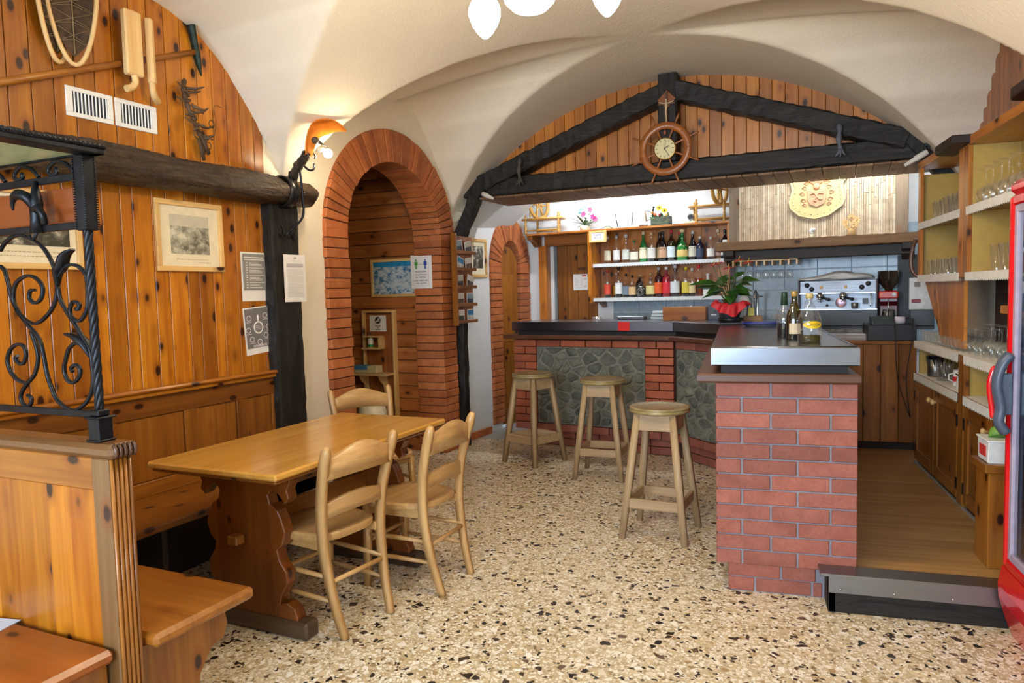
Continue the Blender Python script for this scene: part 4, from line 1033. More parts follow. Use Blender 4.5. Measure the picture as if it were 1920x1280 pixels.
for (x, y, z, w) in lv:
    mb = MB(); b = Vector((x*.45, y*.45, .16+(z-.16)*.72)); mb.tube(smooth_path([(x*.05, y*.05, .14), (x*.3, y*.3, .14+(z-.14)*.5), b], 4), .003, 5); tp = Vector((x*1.15, y*1.15, z-.03-rng.uniform(0, .04)))
    mb.v and None; s0 = len(mb.v); leaf(mb, b, tp, w, Vector((rng.uniform(-.3, .3), -.5, 1)).normalized(), .02); obj('leaf', mb, LEAF, pl)
for (x, y, z) in ((-.09, -.04, .47), (-.02, -.06, .43), (.13, -.02, .47), (.06, .03, .49), (-.13, .02, .46)):
    mb = MB(); mb.tube(smooth_path([(0, 0, .15), (x*.6, y*.6, .32), (x, y, z)], 4), .0028, 5); st2 = obj('flower_stem', mb, LEAF, pl)
    mb = MB(); leaf(mb, (x-.03, y, z-.005), (x+.05, y-.03, z+.012), .026, Vector((0, -.5, 1)).normalized(), .0); obj('spathe', mb, SPATHE, st2)
    mb = MB(); mb.tube([(x, y, z), (x+.012, y-.02, z+.04)], [.004, .0025], 6); obj('spadix', mb, plain('spadix_yellow', '#c9a24a', .6), st2)
def wrap(i, j):
    a = 2*PI*i; t_ = j; r_ = .088+.05*t_+.016*math.sin(a*9+t_*2)*(.3+t_); drop = .05*math.sin(a*2+.6)*t_-.03*math.cos(a*5)*t_
    return ((r_)*math.cos(a)*1.0, r_*math.sin(a)*.9, .162-.095*t_*(.55+.45*math.sin(a*2-.9))+.025*math.sin(PI*t_)+drop*.5)
mb = MB(); mb.grid(wrap, 60, 8, True, True); obj('red_wrapping', mb, plain('red_gauze', '#c8202a', .55, var=.12), pl)
# ------------------------------------------------------------------ back bar shelving, door and what stands there
def text_mesh(s, size, mat, align='CENTER', ext=.0004):
    c = bpy.data.curves.new('text', 'FONT'); c.body = s; c.size = size; c.align_x = align; c.align_y = 'CENTER'; c.extrude = ext; c.resolution_u = 2
    o = bpy.data.objects.new('text', c); COL.objects.link(o); bpy.context.view_layer.update()
    me = bpy.data.meshes.new_from_object(o.evaluated_get(bpy.context.evaluated_depsgraph_get())); me.materials.clear(); me.materials.append(mat)
    bpy.data.objects.remove(o); return me
def text_part(s, size, mat, parent, loc, rot=(PI/2, 0, 0), align='CENTER', name='lettering'):
    return obj(name, text_mesh(s, size, mat, align), None, parent, loc, rot=rot)
def bthing(name, label, cat, s, off, z=0.0, rz=0.0, group=None): return thing(name, label, cat, BF.w(s, -off, z), BF.rz+rz, group)
def lace(mb, x0, x1, y, z0, z1, T=None, tooth=.012, th=.002):
    n = max(4, int((x1-x0)/tooth)); P_ = [(x0, z1), (x1, z1)]
    for i in range(n, -1, -1): P_.append((x0+(x1-x0)*i/n, z0 if i % 2 else z0+tooth*.55))
    # build as strip of quads (concave polygon safe)
    for i in range(n):
        xa, xb = x0+(x1-x0)*i/n, x0+(x1-x0)*(i+1)/n; za, zb = (z0 if i % 2 else z0+tooth*.55), (z0 if (i+1) % 2 else z0+tooth*.55)
        mb.prism([(xa, za), (xb, zb), (xb, z1), (xa, z1)], y, y-th, 'y', T)
su = bthing('bottle_shelf', 'pine wall shelf unit full of bottles beside the back door', 'shelf', 0, 0)
mb = MB(); mb.box(-1.69, .56, -.30, -.002, 2.13, 2.153, .003); obj('top_board', mb, PINEO['x'], su)
mb = MB(); mb.box(.535, .56, -.29, -.004, 1.2, 2.13, .003); obj('side_board', mb, PINEO['z'], su)
mb = MB(); mb.box(-.95, -.905, -.29, -.004, 1.36, 2.13, .003); obj('side_board', mb, PINE['z'], su)
for i in range(9):
    mb = MB(); mb.box(-.905+i*.16+.001, -.905+(i+1)*.16-.001, -.018, -.004, 1.4, 2.13, .002); obj('back_plank', mb, PINEO['z'], su)
for z in (1.772, 1.402):
    mb = MB(); mb.box(-.905, .535, -.245, -.018, z-.018, z+.012, .002); sh_ = obj('shelf_board', mb, PINEO['x'], su)
    mb = MB(); lace(mb, -.91, .5, -.2462, z-.026, z+.013, tooth=.014); mb.box(-.905, .5, -.246, -.02, z+.012, z+.0135); obj('lace_cloth', mb, plain('shelf_lace', '#e9ecec', .8, var=.04), sh_)
mb = MB(); mb.box(-1.56, -.95, -.1, -.004, 2.03, 2.13, .003); obj('header_board', mb, PINEO['x'], su)
mb = MB(); mb.prism([(-.28, 2.13), (-.05, 2.13), (-.05, 2.02), (-.1, 2.01), (-.2, 2.07), (-.28, 2.09)], -1.69, -1.62, 'x', ch=.003); obj('corbel', mb, PINED['z'], su)
for x in (-.86, .48): mb = MB(); mb.prism([(-.22, 1.384), (-.02, 1.384), (-.02, 1.31), (-.05, 1.31)], x-.02, x+.02, 'x', ch=.002); obj('shelf_bracket', mb, PINED['z'], su)
d2 = bthing('door_2', None, None, -1.29, 0); d2['kind'] = 'structure'; d2['label'] = 'sliding pine plank door left ajar in the back wall'
for a, b in ((-.37, -.27),): mb = MB(); mb.box(a, b, -.06, .05, 0, 2.03, .004); obj('door_jamb', mb, PINEO['z'], d2)
mb = MB(); mb.box(-.27, .335, -.06, .05, 2.02, 2.05, .003); obj('door_head', mb, PINEO['x'], d2)
for i in range(4): mb = MB(); mb.box(-.17+i*.127, -.17+(i+1)*.127-.002, .03, .06, .01, 2.02, .003); obj('door_plank', mb, PINED['z'], d2)
mb = MB(); mb.box(-.27, -.225, .05, .14, 0, 2.02); obj('reveal', mb, PLASTC, d2)
mb = MB(); mb.box(-.5, .6, .2, .22, 0, 2.2); obj('unlit_room_sheet', mb, plain('unlit_room_black', '#14110f', .9), d2)  # black sheet behind the door gap, its colour stands in for an unlit room
mb = MB(); mb.box(.09, .18, .022, .03, 1.735, 1.765, .001); obj('brown_plaque', mb, LEDGE['x'], d2)
nt = bthing('door_notice', 'white price table sheet on the back door', 'notice', -1.175, -.029, 1.6)
mb = MB(); mb.box(-.088, .088, -.002, 0, -.09, .09); obj('sheet', mb, PAPER, nt)
mb = MB()
for i in range(7): mb.box(-.075, .075, -.0026, -.002, .045-i*.018, .047-i*.018)
for i in range(5): mb.box(-.07, -.04+.01*(i % 3), -.0026, -.002, .038-i*.018, .042-i*.018); mb.box(.0, .03, -.0026, -.002, .038-i*.018, .041-i*.018)
obj('printed_lines', mb, INKP, nt)
mb = MB(); mb.box(.02, .07, -.0028, -.002, .06, .075); mb.box(.045, .07, -.0028, -.002, .03, .035); mb.box(.045, .07, -.0028, -.002, -.05, -.046); obj('red_print', mb, plain('print_red', '#c23a3a', .8), nt)
cf = bthing('price_sign', 'small wood-framed sign reading CAFFE € 1,10 on the shelf edge', 'sign', -.818, .312, 2.075)
mb = MB()
for (x0, x1, z0, z1) in ((-.1, .1, .04, .062), (-.1, .1, -.062, -.04), (-.1, -.072, -.04, .04), (.072, .1, -.04, .04)): mb.box(x0, x1, -.012, .006, z0, z1, .002)
obj('frame', mb, FRAME['x'], cf)
mb = MB(); mb.box(-.073, .073, -.006, .004, -.041, .041); obj('card', mb, PAPER, cf)
NAVY = plain('navy_print', '#27407a', .8)
text_part('CAFFE', .03, NAVY, cf, (0, -.0066, .014)); text_part('€ 1,10', .03, NAVY, cf, (0, -.0066, -.017))
# bottles
C = GLASS
R1 = [(-.779, -.13, .295, .036, 'slope', C, 'clear bottle with cream label at the left end of the upper shelf', '#d8d4cc', '#e3dcc0', None),
 (-.675, -.13, .295, .037, 'std', C, 'clear bottle with big white label and pale liquor, upper shelf', '#b9bcc0', '#f0eeea', '#d9c690'),
 (-.565, -.14, .30, .042, 'neck', C, 'tall clear bottle with knobbed neck and leaf print, upper shelf', '#c9ccd0', '#c4c8c0', None),
 (-.469, -.15, .235, .042, 'squat', C, 'short clear bottle with green neck and pale label, upper shelf', '#1d7a4a', '#dedac8', '#e6e0c8'),
 (-.374, -.13, .32, .041, 'slope', LGREEN, 'bright green sloped bottle with cream label and round seal', '#d8cfae', '#e6dcbc', None),
 (-.281, -.14, .305, .042, 'std', C, 'amber liquor bottle with white label crossed by dark script', '#d9b48a', '#dcd8d0', '#7a3a1a'),
 (-.215, -.07, .305, .036, 'std', BROWNG, 'dark bottle half hidden behind its neighbours on the upper shelf', '#2a2420', '#c9b48a', None),
 (-.159, -.14, .31, .042, 'slope', BLACKG, 'black sloped cream-liqueur bottle with oval tan label', '#3a332c', '#b99272', None),
 (-.068, -.14, .315, .04, 'std', thinglass('olive_brown_glass', (.3, .2, .06), .1, .5), 'brown bottle with pale blue label and red neck foil', '#b8203a', '#d5e2ee', '#5a3a18'),
 (.0, -.07, .30, .036, 'std', DGREEN, 'green bottle with red cap hidden behind the yellow-labelled one', '#c0303a', '#c9c4a0', None),
 (.05, -.15, .315, .053, 'neck', LGREEN, 'stout green bottle with large golden label, upper shelf', '#e2cfa0', '#e2c477', None),
 (.155, -.14, .295, .04, 'slope', BLACKG, 'black bottle with small white oval label and white cap', '#e4e2dc', '#d8d2bc', None),
 (.232, -.15, .235, .036, 'std', bmat('navy_glass', '#1a2036'), 'short navy bottle with cream cap, upper shelf', '#e6dcc0', '#39425c', None),
 (.34, -.15, .225, .036, 'std', C, 'short clear bottle with white label near the right end', '#d9d9d6', '#eceae6', '#cfa080'),
 (.395, -.07, .30, .036, 'std', C, 'tall clear bottle with cream stopper behind the short one', '#e2d2b4', '#d8b0a4', None),
 (.475, -.12, .29, .036, 'std', BLACKG, 'dark bottle in the corner above the mantel', '#22252a', '#c9cfc8', None)]
R2 = [(-.786, -.13, .305, .036, 'std', C, 'amber whisky bottle with slanted red label at the left end of the lower shelf', '#b0392c', '#cf4a34', '#7a2c10'),
 (-.705, -.07, .27, .034, 'std', C, 'amber bottle with yellow label behind its neighbour, lower shelf', '#c9a090', '#d8a030', '#8a4a18'),
 (-.65, -.15, .33, .038, 'std', C, 'tall amber bottle with white oval label and black stopper', '#1a1816', '#eef0ec', '#9a4a18'),
 (-.571, -.14, .255, .04, 'squat', C, 'squat bottle with blue-grey label and black cap, lower shelf', '#1c1a1a', '#6f7e8e', '#4a3020'),
 (-.495, -.15, .235, .038, 'squat', C, 'small amber bottle with tan label and dark stopper', '#2c1c12', '#dcb888', '#a8682c'),
 (-.441, -.08, .24, .034, 'std', BLACKG, 'black bottle with cork behind the small amber one', '#b58c58', '#2f3a30', None),
 (-.391, -.15, .235, .054, 'round', C, 'flat round bottle with circular emblem and cork', '#b98c54', None, '#6a4a3a'),
 (-.32, -.07, .2, .03, 'std', C, 'thin clear bottle between round bottle and yellow label', '#a85a3a', None, None),
 (-.292, -.15, .25, .046, 'squat', C, 'squat clear bottle with pale yellow label and cork', '#c49a62', '#ddd08a', '#e0dcae'),
 (-.24, -.06, .29, .034, 'std', DGREEN, 'green bottle with yellow neck behind the orange label', '#d6c23a', None, None),
 (-.205, -.15, .31, .04, 'std', bmat('plum_glass', '#3a1018'), 'dark red bottle with orange and red label', '#b9b2b0', '#dc5a20', None),
 (-.122, -.15, .31, .041, 'std', bmat('ruby_glass', '#8c1420'), 'ruby red bitter bottle with red label', '#e4e2e0', '#cf2434', None),
 (-.06, -.06, .30, .034, 'std', C, 'clear bottle with brown cap behind the ruby bottle', '#7a4a38', None, '#c8a088'),
 (-.03, -.15, .325, .046, 'std', C, 'big clear bottle with white label over pinkish glass', '#cfd4da', '#dfe6ea', '#c88a80'),
 (.05, -.06, .30, .034, 'std', C, 'yellow liqueur bottle half hidden on the lower shelf', '#6a5030', '#d8cf50', '#d8c840'),
 (.085, -.15, .30, .038, 'std', C, 'clear bottle with bright yellow cap and yellow label', '#e6cc1c', '#dcc44a', '#b06a20'),
 (.146, -.14, .285, .036, 'std', C, 'clear bottle with slim white stopper and pale label', '#dcdcd8', '#e0cf9a', '#a8602a'),
 (.215, -.15, .315, .041, 'std', C, 'bottle filled with bright yellow liqueur and red cap', '#cf2a2c', None, '#f0c408')]
for rows, z in ((R1, 1.7862), (R2, 1.4162)):
    for (x, y, h, r, k, g, lb, cap, lab, liq) in rows: bottle(BF, x, y, z, h, r, k, g, lb, cap, lab, liq, .45 if liq != '#f0c408' else .58, n=14)
vv = bottle(BF, .31, -.16, 1.4162, .225, .045, 'squat', plain('white_glass', '#e8e8e2', .3), 'white egg-liqueur bottle with teal label reading VOV', '#e8e6e0', '#1f5a60', None, labz=(.3, .5), lab2=('#e0c83a', .5, .6)); text_part('VOV', .026, plain('vov_yellow', '#e8d84a', .6), vv, (0, -.0475, .092))
# round emblem
mb = MB(); mb.tube([(.034*math.cos(a), -.061, .055+.034*math.sin(a)) for a in [2*PI*i/20 for i in range(20)]], .004, 5, closed=True); mb.tube([(.018*math.cos(a), -.061, .055+.018*math.sin(a)) for a in [2*PI*i/16 for i in range(16)]], .003, 5, closed=True)
tag(obj('bottle_emblem', mb, SILVER, [o for o in bpy.data.objects if o.get('label', '').startswith('flat round bottle')][0]))
# ------ ornaments on top of the shelf
def turned(mb, x, y, z0, z1, r=.012):
    h = z1-z0; pr = [(r*.9, 0), (r*1.15, .06), (r*.6, .1), (r, .2), (r*1.1, .33), (r*.6, .4), (r*1.15, .45), (r*.6, .5), (r, .62), (r*.8, .75), (r*1.2, .8), (r*.6, .85), (r*.9, .92), (r*.2, 1)]
    mb.lathe([(a, b*h) for a, b in pr], 10, Matrix.Translation((x, y, z0)))
def spinning_wheel(label, s, mirror):
    t = bthing('spinning_wheel', label, 'spinning wheel', s, .19, 2.1535, PI if mirror else 0, 'miniature spinning wheels on the shelf')
    for (x, y, top_) in ((-.17, -.07, .18), (-.11, .06, .16), (.12, .06, .2), (.17, -.07, .19)):
        mb = MB(); turned(mb, x, y, 0, top_, .013); obj('leg', mb, GOLDW['z'], t)
    mb = MB(); mb.tube([(-.21, -.07, .135), (.21, -.07, .135)], .011, 8); mb.tube([(-.16, .06, .135), (.17, .06, .135)], .01, 8); mb.box(-.19, .19, -.075, .065, .128, .142, .003); obj('bed', mb, GOLDW['x'], t)
    mb = MB(); mb.tube([(-.17, -.07, .03), (.17, -.07, .03)], .007, 8); mb.tube([(-.11, .06, .03), (.12, .06, .03)], .006, 8); obj('stretcher', mb, GOLDW['x'], t)
    mb = MB(); mb.box(-.15, .1, -.05, -.01, .022, .028, .002, Matrix.Rotation(rad(4), 4, 'Y')); obj('treadle', mb, GOLDW['x'], t)
    for y in (-.04, .05): mb = MB(); turned(mb, -.06, y, .14, .4, .011); obj('wheel_post', mb, GOLDW['z'], t)
    T = Matrix.Translation((-.06, .0, .27)) @ Matrix.Rotation(rad(74), 4, 'Z') @ Matrix.Rotation(PI/2, 4, 'X')
    mb = MB(); mb.tube([(.125*math.cos(a), .125*math.sin(a), 0) for a in [2*PI*i/28 for i in range(28)]], .016, 8, T, closed=True); wh = obj('wheel_rim', mb, GOLDW['x'], t)
    for k in range(6): a = k*PI/3; mb = MB(); mb.tube([(0, 0, 0), (.06*math.cos(a), .06*math.sin(a), 0), (.11*math.cos(a), .11*math.sin(a), 0)], [.005, .008, .005], 6, T); obj('spoke', mb, GOLDW['x'], wh)
    t.scale = (1.2, 1.2, 1.2)
    mb = MB(); turned(mb, -.17, .03, .14, .31, .009); mb.tube([(-.17, .03, .27), (-.14, .0, .28), (-.12, 0, .26)], .004, 5); obj('distaff', mb, GOLDW['z'], t)
spinning_wheel('golden turned-wood miniature spinning wheel above the back door', -1.50, False)
spinning_wheel('golden turned-wood miniature spinning wheel beside the bamboo hood', .37, True)
fl = bthing('flower_pot', 'small pot of blue, white and pink artificial orchids on the shelf', 'flowers', -1.03, .15, 2.1535)
fl.scale = (1.15, 1.15, 1.15)
mb = MB(); mb.lathe([(.03, 0), (.045, .005), (.055, .05), (.05, .052), (.0, .045)], 14); obj('pot', mb, plain('cream_pot', '#e3d9c0', .5), fl)
rng = random.Random(4)
for i in range(12):
    a = i*.9; L = .1+.03*(i % 3); mb = MB(); leaf(mb, (0, 0, .05), (L*math.cos(a), L*math.sin(a)*.7, .07+.05*(i % 3)), .016, Vector((0, 0, 1)), .03, False); obj('leaf', mb, LEAF, fl)
for i, (x, y, z, c) in enumerate(((-.03, -.02, .2, '#9fd6e2'), (.01, -.02, .215, '#a9dbe8'), (-.045, .0, .18, '#b5e2ea'), (.0, -.03, .16, '#d0508a'), (.06, -.01, .2, '#c46a8e'), (.09, -.02, .13, '#c93f86'), (.11, -.01, .11, '#d65a98'), (.075, .0, .21, '#f0f2f0'), (.04, .0, .12, '#eef0e4'), (-.01, -.03, .11, '#f2f2ec'))):
    mb = MB(); mb.tube(smooth_path([(0, 0, .05), (x*.5, y*.5, z*.6), (x, y, z)], 3), .002, 5); so = obj('stem', mb, LEAF, fl)
    mb = MB()
    for k in range(5): a = k*2*PI/5; leaf(mb, (x, y-.004, z), (x+.028*math.cos(a), y-.012, z+.028*math.sin(a)), .011, Vector((0, -1, 0)), .004, False)
    obj('blossom', mb, plain('petal_'+c.strip('#'), c, .6), so)
for i in range(8): a = -1.2+i*.35; mb = MB(); mb.tube(smooth_path([(0, 0, .06), (.05*math.sin(a), 0, .16), (.13*math.sin(a), 0, .24-.03*abs(a))], 4), .0012, 4); obj('grass_blade', mb, LEAF, fl)
rt = bthing('wifi_router', 'white router with two black antennas on the shelf', 'router', -.57, .15, 2.1535)
mb = MB(); mb.box(-.1, .1, -.06, .06, 0, .02, .006); obj('router_body', mb, WHITE, rt)
for x, lean in ((-.08, -.03), (.075, .02)): mb = MB(); mb.tube([(x, 0, .02), (x+lean*.9, 0, .165)], [.006, .0045], 8); obj('antenna', mb, BLACKP, rt)
mb = MB(); mb.tube(smooth_path([(-.1, .02, .01), (.02, .05, .09), (.13, .06, .1), (.2, .05, .02), (.24, .03, .005)], 6), .002, 5); obj('white_cable', mb, WHITE, rt)
cs = bthing('cable_box', 'small pale box with loose dark cables left of the router', 'box', -.745, .16, 2.1535)
mb = MB(); mb.box(-.045, .035, -.03, .03, 0, .03, .006); obj('box_body', mb, plain('pale_green_plastic', '#c9cfae', .5), cs)
mb = MB(); mb.tube(smooth_path([(-.11, -.02, .006), (-.06, -.03, .02), (0, -.035, .035), (.05, -.03, .008), (.06, -.01, .004)], 5), .003, 5); obj('cable', mb, BLACKP, cs)
fi = bthing('flat_iron', 'old charcoal iron planted with sunflowers on the shelf', 'iron', -.16, .15, 2.1535)
mb = MB(); mb.prism([(-.12, -.05), (.09, -.055), (.1, .055), (-.12, .05), (-.15, 0)], 0, .014, 'z', ch=.003); mb.prism([(-.1, -.045), (.085, -.05), (.09, .05), (-.1, .045), (-.125, 0)], .014, .1, 'z', ch=.004); obj('iron_body', mb, plain('verdigris_iron', '#4c5644', .6, .3, var=.25), fi)
mb = MB(); mb.tube(smooth_path([(-.1, 0, .1), (-.1, 0, .16), (-.09, 0, .19)], 3), [.012, .009, .008, .01, .012, .01, .008], 8); mb.ball((-.09, 0, .2), .014, 8, 6); mb.tube(smooth_path([(-.09, 0, .1), (-.13, 0, .08), (-.17, 0, .065)], 4), .004, 5); mb.tube(smooth_path([(-.09, 0, .13), (-.15, 0, .165), (-.19, 0, .16)], 4), .004, 5); obj('chimney', mb, IRONB, fi)
mb = MB(); mb.tube([(-.17, 0, .06), (-.178, 0, .11), (-.19, 0, .165)], [.009, .012, .009], 8); obj('handle_grip', mb, OLDW['z'], fi)
for i, (x, z, r_) in enumerate(((-.02, .185, .036), (.035, .155, .034))):
    mb = MB()
    for k in range(14): a = 2*PI*k/14; leaf(mb, (x+.008*math.cos(a), -.03, z+.008*math.sin(a)), (x+r_*math.cos(a), -.035, z+r_*.8*math.sin(a)), .007, Vector((0, -1, 0)), 0, False)
    so = obj('sunflower', mb, plain('sunflower_yellow', '#e2b81c', .6), fi)
    mb = MB(); mb.ball((x, -.034, z), .011, 10, 6, None, (1, .5, .8)); obj('seed_disc', mb, plain('seed_brown', '#4a3418', .8), so)
for i in range(16):
    a = rng.uniform(0, 6.28); x = rng.uniform(-.09, .08); mb = MB(); leaf(mb, (x, -.02, .07+.02*(i % 3)), (x+.04*math.cos(a), -.06, .09+.045*math.sin(a)), .013, Vector((0, -1, .3)).normalized(), .01, False); obj('leaf', mb, LEAF, fi)
for x, z, c in ((-.09, .14, '#d98a4a'), (-.01, .11, '#7a2430'), (-.06, .12, '#c9643a'), (.06, .11, '#d9c070')):
    mb = MB(); mb.ball((x, -.05, z), .017, 8, 6); obj('blossom', mb, plain('bloom_'+c.strip('#'), c, .7), fi)
hk = bthing('wooden_pestle', 'dark turned wooden handle lying before the iron', 'tool', -.34, .22, 2.1655)
mb = MB(); mb.lathe([(.002, 0), (.008, .003), (.012, .02), (.01, .05), (.006, .07), (.009, .085), (.003, .1)], 10, Matrix.Rotation(PI/2, 4, 'Y') @ Matrix.Translation((0, 0, -.05))); obj('handle', mb, LEDGE['x'], hk)
wc = bthing('webcam', 'round grey webcam on a cream box on the shelf', 'camera', .135, .14, 2.1535)
mb = MB(); mb.box(-.06, .06, -.05, .05, 0, .028, .004); obj('cream_box', mb, CARD, wc)
mb = MB(); mb.lathe([(.02, .028), (.018, .034), (.008, .038), (.008, .045)], 12); mb.ball((0, 0, .075), .034, 16, 10); obj('camera_ball', mb, plain('silver_plastic', '#8d97a2', .3), wc)
mb = MB(); mb.lathe([(.022, 0), (.022, .006), (.012, .004), (.001, .004)], 16, Matrix.Translation((.004, -.03, .072)) @ Matrix.Rotation(PI/2, 4, 'X')); obj('lens', mb, BLACKP, wc)
# ------------------------------------------------------------------ chimney hood, mantel and what stands on the back counter
hd = bthing('chimney_hood', 'chimney hood clad in bamboo matting with heavy wooden mantel', 'hood', 0, 0)
mb = MB(); mb.box(.64, 2.08, -.47, -.02, 1.9, 2.8); obj('hood_body', mb, MANTEL['z'], hd)
for a, b in ((.6, .69), (2.0, 2.1)): mb = MB(); mb.box(a, b, -.5, -.44, 1.923, 2.8, .005); obj('corner_board', mb, OLDW['z'], hd)
BAM = [plain('bamboo_%d' % i, c, .65, var=.12) for i, c in enumerate(('#c2ac8e', '#cfbca0', '#b39c7e'))]
mb = MB(); rng = random.Random(9); x = .69
while x < 2.0:
    w = rng.uniform(.014, .024); z = 1.923
    while z < 2.8:
        h = rng.uniform(.25, .55); mb.mat(rng.randrange(3)); mb.box(x+.001, x+w-.001, -.492+rng.uniform(0, .004), -.46, z, min(z+h-.004, 2.8)); z += h
    x += w
mt = obj('bamboo_slats', mb, BAM, hd); mt['kind'] = 'stuff'
mb = MB(); beam(mb, (.495, -.52, 1.88), (2.2, -.52, 1.88), .2, .085, (0, -1, 0), 24, .003, 12); obj('mantel_shelf', mb, MANTEL['x'], hd)
mb = MB(); mb.box(.55, 2.15, -.52, -.4, 1.745, 1.838, .005); obj('lintel', mb, plain('sooty_wood', '#2d2118', .6, var=.2), hd)
for x in (.56, 2.05): mb = MB(); mb.prism([(-.6, 1.838), (-.3, 1.838), (-.3, 1.72), (-.42, 1.7), (-.5, 1.76), (-.6, 1.79)], x, x+.1, 'x', ch=.005); obj('bracket', mb, plain('sooty_wood', '#2d2118', .6), hd)
mb = MB(); mb.box(2.02, 2.2, -.4, -.02, 1.2, 1.74); obj('dark_post', mb, plain('dark_slate_panel', '#3d434b', .6), hd)
mb = MB(); mb.lathe([(.001, 0), (.022, 0), (.022, .02), (.018, .024), (.001, .024)], 14); tag(obj('white_candle', mb, WHITE, None, BF.w(.57, -.56, 1.9235)), 'stubby white candle at the left end of the mantel', 'candle')
# shield
shd = bthing('crest_shield', 'cream leather crest shield hanging on the bamboo hood', 'shield', 1.375, .4935, 2.29)
P_ = [(-.2, .2), (-.245, .18), (-.215, .12), (-.205, .07), (-.235, -.03), (-.225, -.09), (-.15, -.16), (-.02, -.195), (.1, -.17), (.21, -.09), (.23, -.03), (.205, .07), (.215, .12), (.26, .17), (.2, .21)]
mb = MB(); mb.prism(P_[::-1], 0, -.02, 'y', ch=.005); obj('leather_plate', mb, plain('cream_leather', '#cdbb80', .6, var=.06), shd)
mb = MB(); mb.tube([(x*.995, -.014, z*.995) for x, z in P_], .009, 6, closed=True); obj('rope_border', mb, plain('cream_cord', '#e0d09a', .7), shd)
pk = plain('terracotta_pink', '#d59a74', .6, var=.08)
mb = MB(); mb.prism([(-.08, .06), (.0, .045), (.08, .06), (.082, -.02), (.06, -.07), (.0, -.095), (-.06, -.07), (-.082, -.02)][::-1], -.02, -.034, 'y', ch=.004); obj('inner_shield', mb, pk, shd)
mb = MB(); mb.tube(smooth_path([(-.055, -.035, .02), (-.02, -.036, .03), (.0, -.036, .0), (.03, -.036, -.03), (.05, -.035, -.02)], 5), .007, 6); mb.tube(smooth_path([(.055, -.035, .02), (.02, -.036, .03), (.0, -.036, .0), (-.02, -.036, -.035), (.0, -.035, -.045)], 5), .007, 6); obj('crossed_emblem', mb, pk, shd)
for sg in (-1, 1):
    for (dx, dz, r_) in ((.1, .08, .02), (.12, .03, .022), (.11, -.03, .022), (.085, .12, .022), (.1, -.07, .018), (.045, .13, .02)):
        mb = MB(); mb.tube([(sg*(dx+r_*(1-i*.06)*math.cos(i*.7)), -.024, dz+r_*(1-i*.06)*math.sin(i*.7)) for i in range(11)], [.006*(1-i*.05) for i in range(11)], 5); obj('mantling_curl', mb, pk, shd)
mb = MB()
for i in range(9): a = PI*.5+(i-4)*.22; mb.tube([(0, -.024, .09), (.05*math.cos(a), -.026, .09+.06*math.sin(a)), (.075*math.cos(a), -.024, .09+.1*math.sin(a))], [.008, .007, .003], 5)
mb.ball((0, -.026, .09), .03, 10, 7, None, (1, .5, 1)); obj('plume', mb, pk, shd)
mb = MB()
for i in range(len(P_)):
    a, b = P_[i], P_[(i+1) % len(P_)]
    for k in (.25, .75): mb.ball((lerp(a[0], b[0], k)*.87, -.021, lerp(a[1], b[1], k)*.85), .004, 6, 4)
obj('stud_row', mb, plain('stud_dark', '#7a6a3a', .5), shd)['kind'] = 'stuff'
e1 = bthing('edelweiss_pot', 'tiny pot with white woolly flowers on the mantel', 'flowers', 1.335, .54, 1.923)
mb = MB(); mb.lathe([(.016, 0), (.022, .03), (.018, .031), (.0, .028)], 10); obj('pot', mb, CARD, e1)
for i in range(9): a = i*2.4; mb = MB(); mb.ball((.026*math.cos(a)*(i/9), .02*math.sin(a)*(i/9), .05+.012*(i % 3)), .014, 8, 5); obj('blossom', mb, plain('white_wool', '#e3e4e4', .9), e1)
e2 = bthing('carved_edelweiss', 'carved pale wooden edelweiss bunch on the mantel', 'carving', 1.66, .54, 1.923)
mb = MB(); mb.lathe([(.03, 0), (.035, .02), (.025, .05), (.015, .06), (.0, .06)], 10); obj('carved_base', mb, PEELW['z'], e2)
for (x, z) in ((-.045, .12), (.0, .16), (.045, .135), (.02, .1)):
    mb = MB(); mb.tube([(0, 0, .04), (x*.6, -.004, z*.6), (x, -.008, z)], .005, 6); so = obj('stem', mb, PEELW['z'], e2)
    mb = MB()
    for k in range(7): a = 2*PI*k/7; leaf(mb, (x, -.01, z), (x+.036*math.cos(a), -.016, z+.036*math.sin(a)), .008, Vector((0, -1, 0)), 0, False)
    mb.ball((x, -.014, z), .008, 8, 5); obj('star', mb, PEELW['x'], so)
for sg in (-1, 1): mb = MB(); leaf(mb, (0, 0, .04), (sg*.06, -.01, .1), .014, Vector((0, -1, 0)), 0, False); obj('leaf', mb, PEELW['z'], e2)
# hanging glass rack
gr = bthing('glass_rack', 'pine stemware rack fixed under the mantel', 'rack', 0, 0)
mb = MB(); mb.box(.63, 1.215, -.53, -.35, 1.735, 1.745, .002); obj('top_plate', mb, FRAME['x'], gr)
for i in range(9): mb = MB(); x = .64+i*.0712; mb.box(x-.008, x+.008, -.53, -.35, 1.692, 1.735, .002); obj('rail', mb, FRAME['y'], gr)
def stem_glass_mesh(h, r, inv=False, n=20):
    pr = [(.001, .0), (r*.8, .001), (r*.78, .004), (.006, .01), (.0042, .02), (.0042, h*.42), (.008, h*.46), (r*.8, h*.58), (r, h*.72), (r*.96, h*.86), (r*.82, h), (r*.78, h), (r*.92, h*.86), (r*.95, h*.72), (r*.75, h*.6), (.003, h*.5)]
    if inv: pr = [(a, -b) for a, b in pr][::-1]
    m = MB(); m.lathe(pr, n); return m.mesh('glass', GLASS)
sgm = stem_glass_mesh(.165, .034, True, 16)
for i in range(7): o = obj('wine_glass', sgm, None, None, BF.w(.6756+i*.0712+.036, -.45, 1.735), 0); tag(o, ORD[i]+' stemmed glass from the left hanging in the rack under the mantel', 'glass', 'glasses hanging in the rack')
